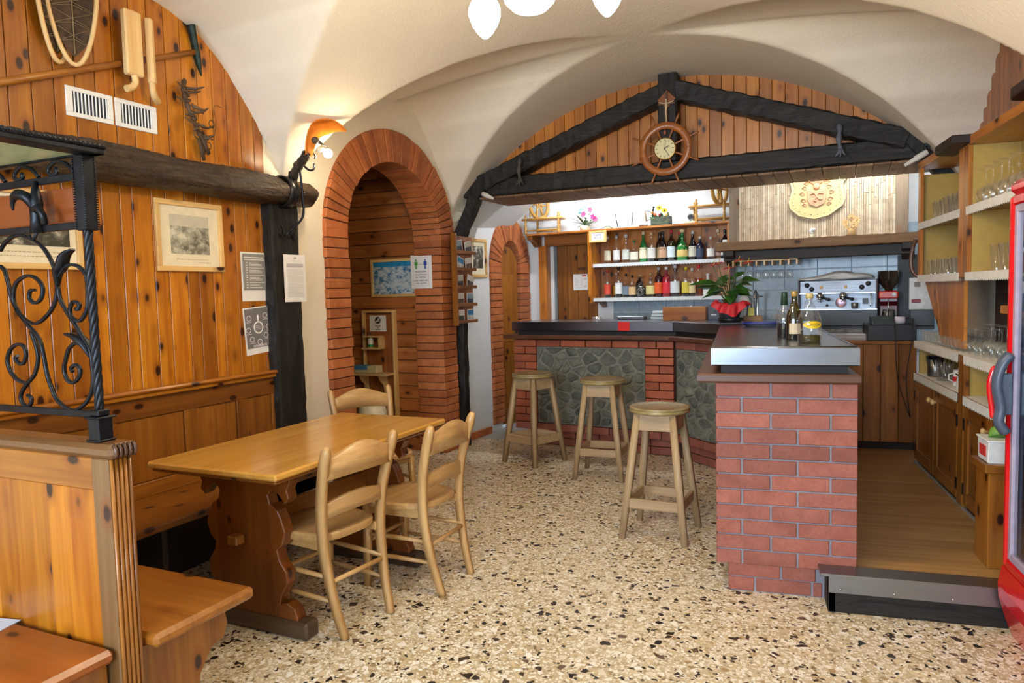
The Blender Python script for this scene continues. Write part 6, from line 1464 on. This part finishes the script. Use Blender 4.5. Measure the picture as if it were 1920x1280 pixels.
mb = MB(); mb.tube(smooth_path([(0, -.03, .2), (.01, -.05, .13), (0, -.02, .06), (.01, 0, 0), (0, .04, -.06), (.01, .06, -.13), (0, .08, -.2)], 6), [.009+.006*abs(math.sin(i*.9)) for i in range(37)], 8); stm = obj('stem', mb, RM, rt_)
rng = random.Random(6)
for i in range(16):
    t_ = i/15; b = Vector((.01, lerp(-.04, .07, t_), lerp(.17, -.14, t_))); d = Vector((rng.uniform(.0, .04), rng.choice((-1, 1))*rng.uniform(.05, .11), rng.uniform(-.03, .05)))
    mb = MB(); mb.tube(smooth_path([b, b+d*.5+Vector((.01, 0, rng.uniform(-.02, .02))), b+d], 3), [.009, .009, .008, .007, .006, .005, .003], 6); obj('branch', mb, RM, rt_)
for (y, z, s_) in ((.13, -.02, .02), (.1, -.15, .018), (.02, -.1, .02)):
    mb = MB(); mb.tube([(.02+0, y+s_*math.cos(a), z+s_*1.1*math.sin(a)) for a in [2*PI*i/14 for i in range(14)]], .003, 5, closed=True); obj('buckle', mb, plain('dark_brass', '#6a5434', .4, .8), rt_)
for (ya, za, yb, zb) in ((.05, -.1, .1, -.2), (.03, -.12, .06, -.24), (.06, -.05, .14, -.03)):
    mb = MB(); mb.tube([(.02, ya, za), (.025, (ya+yb)/2, (za+zb)/2-.01), (.02, yb, zb)], .012, 4, sq=(.25, 1)); obj('strap', mb, plain('old_leather', '#4a3626', .7), rt_)
wr = lthing('wire_loop', 'thin loop of wire hanging beside the gnarled root', 'wire', .022, 3.73, 2.56)
mb = MB(); mb.tube(smooth_path([(0, .06, .1), (0, .02, .105), (.0, .0, .08), (0, .01, 0), (0, -.01, -.09), (0, -.03, -.11)], 5), .0016, 5); mb.tube(smooth_path([(0, .0, .08), (.004, -.02, .0), (0, .0, -.06)], 5), .0014, 5); obj('wire', mb, plain('rusty_wire', '#7a5a2a', .6, .5), wr)
# framed pictures
def photo_mat(name, cols, sc=11.0, axis_up=True, warp=.35):
    t = NT(name); c = t.coord(True); n = t.noise(t.scale(c, (sc, sc, sc*1.4)), 1.4, 8, .68, warp); n2 = t.noise(c, 3.0, 2)
    t.set(col=t.ramp(t.math('ADD', t.math('MULTIPLY', n, .75), t.math('MULTIPLY', n2, .25)), [(p, srgb(k)) for p, k in cols]), rough=.35); return t.m
PH1 = photo_mat('mountain_photo', [(.36, '#3a3831'), (.46, '#6f6c5e'), (.54, '#a9a694'), (.62, '#d8d4c2')], 8); PH2 = photo_mat('mountain_photo_dark', [(.38, '#2c2c28'), (.5, '#4c4a42'), (.58, '#8f8c80'), (.64, '#e0dccc')], 9, warp=.5)
def picture(name, label, fr, pos, rz, w, h, fw, mats, matb, img, dep=.02, tl=None, cat='picture'):
    """hung flat: local x out of wall; y along; z up"""
    t = thing(name, label, cat, fr.w(*pos), fr.rz+rz)
    for (y0, y1, z0, z1) in ((-w, w, h-fw, h), (-w, w, -h, -h+fw), (-w, -w+fw, -h+fw, h-fw), (w-fw, w, -h+fw, h-fw)):
        m = MB(); m.box(0, dep, y0, y1, z0, z1, .003); obj('frame_bar', m, mats['y' if y1-y0 > z1-z0 else 'z'], t)
    m = MB(); m.box(.001, .006, -w+fw-.002, w-fw+.002, -h+fw-.002, h-fw+.002); obj('mount', m, matb, t)
    (y0, y1, z0, z1) = img[0]; m = MB(); m.box(.006, .0075, y0, y1, z0, z1); obj('photograph', m, img[1], t)
    if tl:
        m = MB(); rg_ = random.Random(2)
        for (y0, y1, z) in tl:
            y = y0
            while y < y1: L = rg_.uniform(.006, .02); m.box(.006, .0066, y, min(y+L, y1), z-.0015, z+.0015); y += L+.005
        obj('caption', m, plain('sepia_ink', '#a8905c', .8), t)
    m = MB(); m.box(.008, .0085, -w+fw, w-fw, -h+fw, h-fw); 
    return t
pic1 = picture('framed_photograph', 'framed black and white mountain photograph between log and bench', MF, (.0145, 3.505, 1.868), 0, .235, .2, .03, FRAME, CARD, ((-.135, .135, -.1, .12), PH1), tl=[(-.1, .12, -.13), (.05, .14, -.148)])
m = MB(); m.box(.0076, .0082, -.135, .135, .055, .12); obj('photo_sky', m, plain('photo_sky_grey', '#cfc9b4', .5, var=.04), pic1)
picture('framed_photograph', 'wide framed mountain photograph behind the iron screen', MF, (.0145, 2.50, 1.85), 0, .345, .185, .028, FRAME, CARD, ((-.29, .285, -.075, .14), PH2), tl=[(-.2, .24, -.105), (-.1, .25, -.125)])
# paper notices
def notice(label, u, v, z, w, h, kind, tilt=0.0, fr=None, rz=0.0):
    fr = fr or MF; t = thing('paper_notice', label, 'notice', fr.w(u, v, z), 0, None, rot=(tilt, 0, fr.rz+rz))
    m = MB(); m.grid(lambda i, j: (.002+.004*math.sin(i*PI)*math.sin(j*PI), lerp(-w, w, i), lerp(-h, h, j)), 6, 6); m.grid(lambda i, j: (.0015, lerp(w, -w, i), lerp(-h, h, j)), 2, 2); obj('sheet', m, PAPER, t)
    X = .0075
    if kind == 'list':
        m = MB(); m.box(X-.001, X, -w*.9, w*.82, -h*.55, h*.93); obj('grey_field', m, INK, t)
        m = MB(); m.box(X, X+.0006, -w*.8, w*.7, h*.68, h*.71); m.box(X, X+.0006, -w*.8, w*.6, h*.76, h*.8)
        for i in range(11): z_ = h*(.55-i*.1); m.box(X, X+.0006, -w*.45, w*(.3+.35*((i*7) % 3)/2), z_, z_+h*.018); m.box(X, X+.0006, -w*.68, -w*.58, z_-.001, z_+h*.03)
        for i in range(3): m.box(X, X+.0006, -w*.45, w*.5, h*(.5-i*.3), h*(.515-i*.3))
        obj('white_lines', m, PAPER, t)
    elif kind == 'ring':
        m = MB(); m.box(X-.001, X, -w*.92, w*.86, -h*.72, h*.95); obj('grey_field', m, plain('print_grey_dark', '#777372', .9), t)
        m = MB(); m.tube([(X, w*.32*math.cos(a), h*.12+h*.24*math.sin(a)) for a in [2*PI*i/24 for i in range(24)]], .0045, 4, closed=True, sq=(.2, 1))
        for (a, b) in ((-.65, .55), (.55, .6), (-.75, .05), (.75, .1), (-.55, -.35), (.5, -.25), (0, -.5)):
            m.tube([(X, w*a+w*.16*math.cos(q), h*b+h*.11*math.sin(q)) for q in [2*PI*i/12 for i in range(12)]], .0016, 4, closed=True, sq=(.2, 1))
            m.box(X, X+.0005, w*a-w*.2, w*a+w*.2, h*b-h*.17, h*b-h*.155)
        for i in range(4): m.box(X, X+.0005, -w*.25, w*.25, h*(.2-i*.05), h*(.21-i*.05)); m.box(X, X+.0005, -w*.5, w*.5, -h*(.62+i*.025), -h*(.61+i*.025))
        m.tube([(X, 0, h*.38), (X, 0, h*.62), (X, 0, h*.66)], [.006, .007, .002], 5); obj('white_icons', m, PAPER, t)
    else:
        m = MB(); m.box(X, X+.0006, -w*.75, w*.7, h*.48, h*.62); obj('grey_band', m, INKP, t)
        m = MB(); m.box(X, X+.0006, -w*.12, w*.12, h*.82, h*.9); m.box(X, X+.0006, -w*.4, w*.4, h*.72, h*.735)
        for i in range(22): m.box(X, X+.0005, -w*.75, w*(.72-.5*((i % 6) == 5)), h*(.38-i*.055), h*(.39-i*.055))
        obj('text_lines', m, INKP, t)
    if kind in ('list', 'ring'):
        m = MB()
        for i in range(11): m.box(X-.002, X+.0004, w*.93, w*.985, h*(.85-i*.17), h*(.88-i*.17))
        obj('sleeve_holes', m, plain('dark_red_dots', '#6a3020', .8), t)
    return t
notice('grey printed rules list, upper of two notices on the boards', .0145, 4.0, 1.643, .116, .155, 'list')
notice('grey infographic with white ring, lower of two notices on the boards', .0145, 4.005, 1.30, .118, .15, 'ring', rad(4))
notice('white text notice pinned to the black timber post', .1, 4.275, 1.632, .105, .157, 'text')
# ------------------------------------------------------------------ corridor and passage
pan = thing('framed_panorama', 'framed blue mountain panorama in the boarded corridor', 'picture', MF.w(-.51, NB-.0225, 1.67), MF.rz)
for (x0, x1, z0, z1) in ((-.26, .26, .155, .182), (-.26, .26, -.182, -.155), (-.26, -.233, -.155, .155), (.233, .26, -.155, .155)): m = MB(); m.box(x0, x1, -.02, 0, z0, z1, .003); obj('frame_bar', m, FRAME['x'], pan)
PANM = photo_mat('panorama_print', [(.36, '#15477a'), (.44, '#4d84ad'), (.5, '#a9bccb'), (.56, '#d5d9dc'), (.62, '#7fa3c0')], 13, warp=.5)
m = MB(); m.box(-.235, .235, -.008, 0, -.157, .11); obj('print', m, PANM, pan); m = MB(); m.box(-.235, .235, -.008, 0, .11, .157); obj('print_sky', m, plain('print_sky_blue', '#2f8fc4', .4, var=.15), pan)
sg_ = thing('distance_sign', 'white distance notice with two figures beside the panorama', 'sign', MF.w(-.183, NB-.045, 1.718), MF.rz)
m = MB(); m.box(-.115, .115, -.003, 0, -.157, .157); obj('sheet', m, PAPER, sg_)
m = MB()
for (x0, x1, z0, z1) in ((-.09, .08, .13, .133), (-.09, .08, -.133, -.13), (-.09, -.087, -.13, .13), (.077, .08, -.13, .13)): m.box(x0, x1, -.0036, -.003, z0, z1)
obj('border', m, plain('pink_line', '#c49aa8', .8), sg_)
for x, mt_ in ((-.055, GREENM), (.045, BLUEM)):
    m = MB(); m.lathe([(.001, 0), (.0085, 0), (.0085, .001), (.001, .001)], 12, Matrix.Translation((x, -.003, .108)) @ Matrix.Rotation(PI/2, 4, 'X')); m.box(x-.012, x+.012, -.004, -.003, .06, .096); m.box(x-.0175, x-.013, -.004, -.003, .062, .095); m.box(x+.013, x+.0175, -.004, -.003, .062, .095); m.box(x-.01, x-.001, -.004, -.003, .025, .06); m.box(x+.001, x+.01, -.004, -.003, .025, .06); obj('figure', m, mt_, sg_)
m = MB()
for x in (-.02, -.005, .01): m.box(x-.003, x+.003, -.004, -.003, .065, .071)
obj('arrow_dots', m, INKD, sg_)
PURP = plain('print_plum', '#7a2f5c', .8)
for s_, z, mt_ in (('MANTENERE', .0, INKD), ('LA DISTANZA', -.028, PURP), ('DI 1 METRO', -.055, PURP), ('UNA PERSONA', -.083, INKD), ("DALL'ALTRA", -.11, INKD)): text_part(s_, .022, mt_, sg_, (-.005, -.0036, z))
std = thing('sanitiser_stand', 'tall pine hand sanitiser stand against the corridor boards', 'stand', MF.w(-.68, NB-.024, 0), MF.rz)
m = MB(); m.box(-.165, .165, -.02, -.004, .05, 1.33, .002); obj('back_board', m, PINER['z'], std)
for x in (-.185, .165): m = MB(); m.box(x, x+.022, -.06, 0, 0, 1.34, .003); obj('upright', m, FRAME['z'], std)
m = MB(); m.box(-.185, .187, -.06, 0, 1.34, 1.36, .003); obj('top_bar', m, FRAME['x'], std)
m = MB(); m.box(-.25, .17, -.2, -.02, .735, .757, .003); obj('lower_shelf', m, PEELW['x'], std)
for x in (-.17, .05): m = MB(); m.prism([(-.16, .735), (-.02, .735), (-.02, .52), (-.05, .55), (-.07, .63), (-.13, .68)], x, x+.02, 'x', ch=.002); obj('bracket', m, PEELW['z'], std)
m = MB(); m.box(-.15, .05, -.13, -.02, .985, 1.0, .003); m.box(-.15, .05, -.11, -.02, 1.1, 1.112, .003); m.box(.035, .05, -.11, -.02, 1.0, 1.1); obj('bottle_shelf', m, PEELW['x'], std)
nt2 = obj('notice_sheet', MB().box(-.115, .075, -.0225, -.02, 1.155, 1.31), PAPER, std)
m = MB(); m.lathe([(.001, 0), (.034, 0), (.034, .001), (.001, .001)], 22, Matrix.Translation((-.02, -.0226, 1.262)) @ Matrix.Rotation(PI/2, 4, 'X')); obj('round_icon', m, INKD, nt2)
m = MB(); m.tube(smooth_path([(-.04, -.0245, 1.245), (-.02, -.0245, 1.26), (.0, -.0245, 1.255)], 4), .006, 5); m.tube([(-.015, -.0245, 1.272), (.0, -.0245, 1.278)], .006, 5); obj('hand_mark', m, PAPER, nt2)
m = MB()
for i, w in enumerate((.035, .028, .01, .03)): m.box(-.02-w, -.02+w, -.0232, -.0225, 1.21-i*.013, 1.216-i*.013)
obj('print_lines', m, INKD, nt2)
sb = thing('sanitiser_bottle', 'white pump bottle of green gel on the sanitiser stand', 'bottle', MF.w(-.755, NB-.1, 1.001), MF.rz)
m = MB(); m.lathe([(.025, 0), (.027, .004), (.027, .08), (.012, .1), (.012, .115), (.001, .116)], 14); obj('bottle_body', m, plain('frosted_white', '#dfe2d8', .4), sb); m = MB(); m.lathe([(.0275, .005), (.0278, .03)], 14, cap=False); obj('green_gel', m, plain('gel_green', '#1e9a4a', .3), sb)
m = MB(); m.tube([(0, 0, .115), (0, 0, .14), (-.03, -.01, .14)], .005, 6); obj('pump', m, BLACKP, sb)
gbx = boxthing('glove_box', 'blue and yellow glove box on the lower shelf of the stand', 'box', MF, -.77, NB-.13, .7585, .26, .1, .07, plain('glove_box_yellow', '#d4cba0', .5))
m = MB(); m.box(-.131, .02, -.0512, -.049, .03, .071); m.box(-.131, .03, -.05, .05, .0695, .071); obj('blue_print', m, plain('glove_blue', '#4f8fc4', .5), gbx)
bi = mthing('dome_bin', 'cream dome-topped bin standing in the brick archway', 'bin', -.13, 5.4)
m = MB(); m.lathe([(.1, 0), (.105, .01), (.115, .45), (.118, .47)], 24); obj('bin_body', m, plain('cream_plastic', '#d6cfb2', .4), bi); m = MB(); m.lathe([(.12, .47), (.12, .53), (.11, .58), (.08, .62), (.03, .635), (.001, .636)], 24); obj('dome_lid', m, plain('cream_lid', '#dcd6bc', .3), bi)
# postcard rack
rk = mthing('postcard_rack', 'wooden postcard rack hanging on the end of the arch wall', 'rack', .1, 6.62)
m = MB(); m.box(-.005, .005, -.19, .19, 1.22, 2.05); obj('back_board', m, PINER['z'], rk)
m = MB(); m.box(-.005, .05, -.21, -.185, 1.2, 2.07, .003); obj('side_board', m, PINED['z'], rk)
CC = [('#e8e4dc', '#5d5b58'), ('#3a8fc8', '#e4e6e6'), ('#d9d4c8', '#6f5b48'), ('#8fa8b8', '#3f4a50'), ('#cfc9b8', '#4a4640')]
for i, z in enumerate((1.22, 1.38, 1.55, 1.72, 1.88)):
    m = MB(); m.box(.005, .055, -.185, .19, z, z+.012, .002); m.box(.045, .055, -.185, .19, z+.012, z+.03, .002); sh_ = obj('shelf_lip', m, PINED['y'], rk)
    for k, y in enumerate((-.1, .09)):
        a, b = CC[(i*2+k) % 5]
        c_ = thing('postcard', 'postcard in the hanging rack, row %s, %s' % (('at the bottom', 'second from bottom', 'in the middle', 'second from top', 'at the top')[i], ('near side', 'far side')[k]), 'postcard', MF.w(.1+.025, 6.62+y, z+.013), 0, 'postcards in the rack', rot=(rad((12, -9, 5, -14, 8)[(i+k) % 5]) if i > 1 else 0, 0, MF.rz))
        m = MB(); m.box(0, .002, -.068, .068, 0, .115); obj('card', m, PAPER, c_)
        m = MB(); m.box(.002, .0026, -.06, .06, .008, .06); obj('picture_lower', m, plain('card_'+b.strip('#'), b, .5, var=.3), c_); m = MB(); m.box(.002, .0026, -.06, .06, .06, .107); obj('picture_upper', m, plain('card_'+a.strip('#'), a, .5, var=.1), c_)
picture('framed_photograph', 'small framed woodland photograph on the white passage wall', PF, (.001, .275, 1.865), 0, .17, .2, .032, FRAME, CARD, ((-.095, .095, -.105, .125), PH2))
# ------------------------------------------------------------------ ship's wheel clock, crucifix, spots
wc_ = mthing('wheel_clock', "wooden ship's wheel clock hanging on the king post", 'clock', 2.075, VB-.06, 2.665)
CW = wood3('wheel_wood', '#8a4a1e', '#b06a30', knots=0, rough=.35)
TX = Matrix.Rotation(PI/2, 4, 'X')
m = MB(); m.lathe([(.165, -.012), (.218, -.012), (.222, 0), (.218, .012), (.165, .012), (.161, 0), (.165, -.012)], 44, TX, cap=False); obj('rim', m, CW['x'], wc_)
for k in range(8):
    a = k*PI/4+rad(22); c, s = math.cos(a), math.sin(a)
    m = MB(); rr = [.06, .09, .12, .15, .17, .225, .235, .25, .275, .295, .305]; rs = [.006, .011, .007, .01, .008, .008, .006, .008, .011, .008, .003]
    m.tube([(c*q, 0, s*q) for q in rr], rs, 8); obj('spoke', m, CW['x'], wc_)
    m = MB(); m.ball((.192*math.cos(a+.39), -.013, .192*math.sin(a+.39)), .005, 6, 4); obj('brass_stud', m, BRASS, wc_)
m = MB(); m.lathe([(.001, -.01), (.09, -.01), (.094, .0), (.094, .012), (.088, .016), (.001, .016)], 36, TX); obj('clock_case', m, BRASS, wc_)
m = MB(); m.lathe([(.001, .0165), (.084, .0165)], 36, TX, cap=False); obj('dial', m, plain('dial_cream', '#d8cf9a', .4, var=.03), wc_)
m = MB()
for k in range(12):
    a = k*PI/6; m.box(-.002, .002, -.018, -.0165, .062, .078, 0, Matrix.Rotation(a, 4, 'Y'))
obj('hour_marks', m, INKD, wc_)
for nm, L, a, w in (('hour_hand', .042, rad(62), .003), ('minute_hand', .066, rad(150), .002), ('second_hand', .07, rad(10), .001)): m = MB(); m.box(-w, w, -.02, -.0185, -.01, L, 0, Matrix.Rotation(a, 4, 'Y')); obj(nm, m, INKD, wc_)
cr = mthing('crucifix', 'small crucifix with diamond back plate on the king post', 'crucifix', 2.09, VB-.055, 2.86)
m = MB(); m.box(-.055, .055, 0, .012, -.055, .055, .003, Matrix.Translation((0, -.0, .21)) @ Matrix.Rotation(PI/4, 4, 'Y')); obj('back_plate', m, CW['z'], cr)
m = MB(); m.box(-.011, .011, -.012, 0, -.02, .27, .002); obj('cross_post', m, LEDGE['z'], cr)
m = MB(); m.box(-.07, .07, -.012, 0, .165, .18, .002); obj('cross_bar', m, LEDGE['x'], cr)
m = MB(); m.tube(smooth_path([(0, -.018, .19), (.002, -.02, .15), (-.002, -.021, .1), (.002, -.019, .05), (0, -.018, .02)], 4), [.006, .008, .009, .01, .01, .009, .008, .008, .008, .007, .007, .006, .006, .005, .004, .004, .003], 8); m.ball((0, -.021, .2), .009, 8, 6); m.tube(smooth_path([(-.062, -.016, .188), (-.03, -.018, .178), (0, -.02, .172), (.03, -.018, .178), (.062, -.016, .188)], 4), .004, 6); obj('carved_figure', m, plain('pale_ivory', '#cfb48a', .5), cr)
m = MB(); m.ball((-.015, -.008, -.06), .016, 10, 7, None, (.9, .5, 1.3)); m.tube([(-.01, -.005, -.04), (0, -.006, -.01)], .002, 4); obj('red_pendant', m, plain('pendant_red', '#9a4a34', .5), cr)
def spot(label, u, v, z, d, L):
    t = mthing('spotlight', label, 'lamp', u, v, z, group='white clamp spotlights on the beam'); d = Vector(d).normalized(); q = Vector((0, 0, 1)).rotation_difference(d).to_matrix().to_4x4()
    m = MB(); m.lathe([(.018, 0), (.022, .004), (.022, L*.5), (.018, L*.55), (.015, L*.8), (.012, L), (.001, L)], 16, q); obj('lamp_body', m, plain('lamp_white', '#d9d4c8', .4), t)
    m = MB(); m.tube([(0, 0, 0), (0, .03, .03), (0, .06, .05)], .006, 6); m.box(-.02, .02, .05, .075, .02, .07, .003); obj('clamp', m, IRONB, t)
spot('white clamp spotlight at the left end of the beam', .36, VB-.07, 2.43, (.9, -.2, -.42), .14); s2 = spot('white clamp spotlight at the right end of the beam', 3.98, VB-.15, 2.43, (-.85, -.1, -.5), .17)
m = MB(); m.lathe([(.02, 0), (.045, .06), (.043, .062), (.018, .002)], 18, Matrix.Translation((3.86, VB-.17, 2.36)) @ Matrix.Rotation(rad(150), 4, 'Y'), cap=False); 
# dark carved shelf end pieces on the right wall
for (x, y, z, L, lb) in ((1.17, 4.72, 2.275, .45, 'dark wooden plank end projecting above the far wall cabinet'), (1.25, 3.8, 2.36, .35, 'dark wooden plank end high on the right wall boards')):
    m = MB(); m.prism([(0, 0), (.14, .0), (.14, L), (.08, L), (.02, L-.03), (0, L-.1)], 0, .05, 'z', ch=.006); tag(obj('plank_end', m, plain('dark_walnut', '#2c1c16', .5), None, (x, y, z)), lb, 'plank')
# ------------------------------------------------------------------ lamps
WARM = (1.0, .80, .55)
def bulb_light(name, loc, e, col, r=.05):
    d = bpy.data.lights.new(name, 'POINT'); d.energy = e; d.color = col; d.shadow_soft_size = r
    o = bpy.data.objects.new(name, d); COL.objects.link(o); o.location = loc; return o
sc_ = mthing('wall_sconce', 'rustic wall sconce with horn shade and glowing bulb above the log end', 'lamp', .0, 4.3, 2.29)
m = MB(); rough_tube(m, (.1, -.01, -.005), (.3, -.1, .14), .028, 10, 14, .012, 3); obj('root_bracket', m, plain('root_dark', '#3f3226', .7, var=.3), sc_)
HORN = NT('horn_shade'); hn_ = HORN.noise(HORN.scale(HORN.coord(), (30, 6, 6)), 2, 4); HORN.set(col=HORN.ramp(hn_, [(.3, srgb('#9a5214')), (.7, srgb('#c98234'))]), rough=.4)
tl_ = HORN.node('ShaderNodeBsdfTranslucent', i_0=(*srgb('#d9862e'), 1)); mx_ = HORN.node('ShaderNodeMixShader', i_0=.35); HORN.l.new(HORN.b.outputs[0], mx_.inputs[1]); HORN.l.new(tl_.outputs[0], mx_.inputs[2]); HORN.l.new(mx_.outputs[0], HORN.out.inputs[0])
hp = smooth_path([(.31, -.1, .12), (.325, -.095, .2), (.34, -.055, .285), (.355, .04, .325), (.37, .12, .335), (.385, .2, .32)], 4); hw = [.03, .045, .056, .05, .034, .004]
def hornf(i, j):
    k = j*(len(hp)-1); q = int(min(k, len(hp)-2)); c = hp[q].lerp(hp[q+1], k-q); t_ = hp[min(q+1, len(hp)-1)]-hp[q]; n_ = Vector((0, t_.z, -t_.y)).normalized()
    kk = j*5; a_ = int(min(kk, 4)); w = lerp(hw[a_], hw[a_+1], kk-a_); s_ = 2*i-1
    return c+n_*(w*s_)+Vector((-.05*(1-s_*s_)*(w/.055)+.02, 0, 0))
m = MB(); m.grid(hornf, 12, 22); obj('horn_shade', m, HORN.m, sc_)
m = MB(); m.lathe([(.001, 0), (.014, 0), (.016, .02), (.013, .06), (.001, .06)], 12, Matrix.Translation((.34, -.03, .165)) @ Matrix.Rotation(rad(-78), 4, 'X')); obj('lamp_holder', m, CARD, sc_)
m = MB(); m.ball((.35, .06, .155), .03, 14, 9); obj('bulb', m, emis('bulb_glow', (1, .82, .55), 60), sc_)
m = MB(); m.ball((.36, -.075, .215), .024, 10, 7); m.tube([(.37, -.06, .21), (.385, .0, .185)], [.012, .002], 8); obj('bird_head', m, plain('bird_brown', '#4a3a30', .6), sc_)
for sg in (-1, 1): m = MB(); m.tube(smooth_path([(.31, -.09, .12), (.32, -.09+sg*.04, .14), (.32, -.09+sg*.06, .12), (.32, -.09+sg*.05, .11)], 4), .005, 6); obj('curl', m, IRON, sc_)
bulb_light('sconce_light', MF.w(.37, 4.37, 2.43), 6.5, WARM, .03)
ch = mthing('chandelier', 'chandelier with three glowing egg-shaped glass shades and centre bowl', 'lamp', 2.3, 3.21, 2.62)
m = MB(); m.tube([(0, 0, .05), (0, 0, .68)], .012, 8); m.lathe([(.05, .64), (.06, .66), (.05, .68)], 16); m.lathe([(.03, .04), (.035, .08), (.012, .12)], 16); obj('stem', m, BRASS, ch)
GLOW = emis('opal_glow', (1, .83, .58), 75)
for k, (x, y, dz) in enumerate(((-.165, -.075, .02), (.285, .12, .09), (-.02, -.36, .14))):
    m = MB(); m.tube(smooth_path([(0, 0, .07), (x*.5, y*.5, .12), (x, y, .1+dz), (x, y, .05+dz)], 5), .008, 8); ar = obj('arm', m, BRASS, ch)
    m = MB(); m.lathe([(.02, .055), (.045, .035), (.062, -.0), (.064, -.03), (.05, -.07), (.03, -.1), (.012, -.118), (.001, -.122)], 22, Matrix.Translation((x, y, dz))); obj('egg_shade', m, GLOW, ar)
m = MB(); m.lathe([(.11, .08), (.1, .04), (.07, .01), (.03, -.005), (.001, -.008)], 28); obj('centre_bowl', m, emis('bowl_glow', (1, .85, .62), 25), ch)
ft = mthing('tube_lamp', 'fluorescent tube lamp on the alcove ceiling behind the beam', 'lamp', 1.2, 7.5, 2.79)
m = MB(); m.box(-.65, .65, -.04, .04, .02, .06, .004); obj('fitting', m, WHITE, ft); m = MB(); m.tube([(-.62, 0, 0), (.62, 0, 0)], .014, 10); obj('tube', m, emis('tube_glow', (.92, .97, 1), 105), ft)
ft2 = dup(ft, MF.w(3.5, 7.15, 2.79), MF.rz, 'second fluorescent tube lamp on the alcove ceiling over the coffee machine')
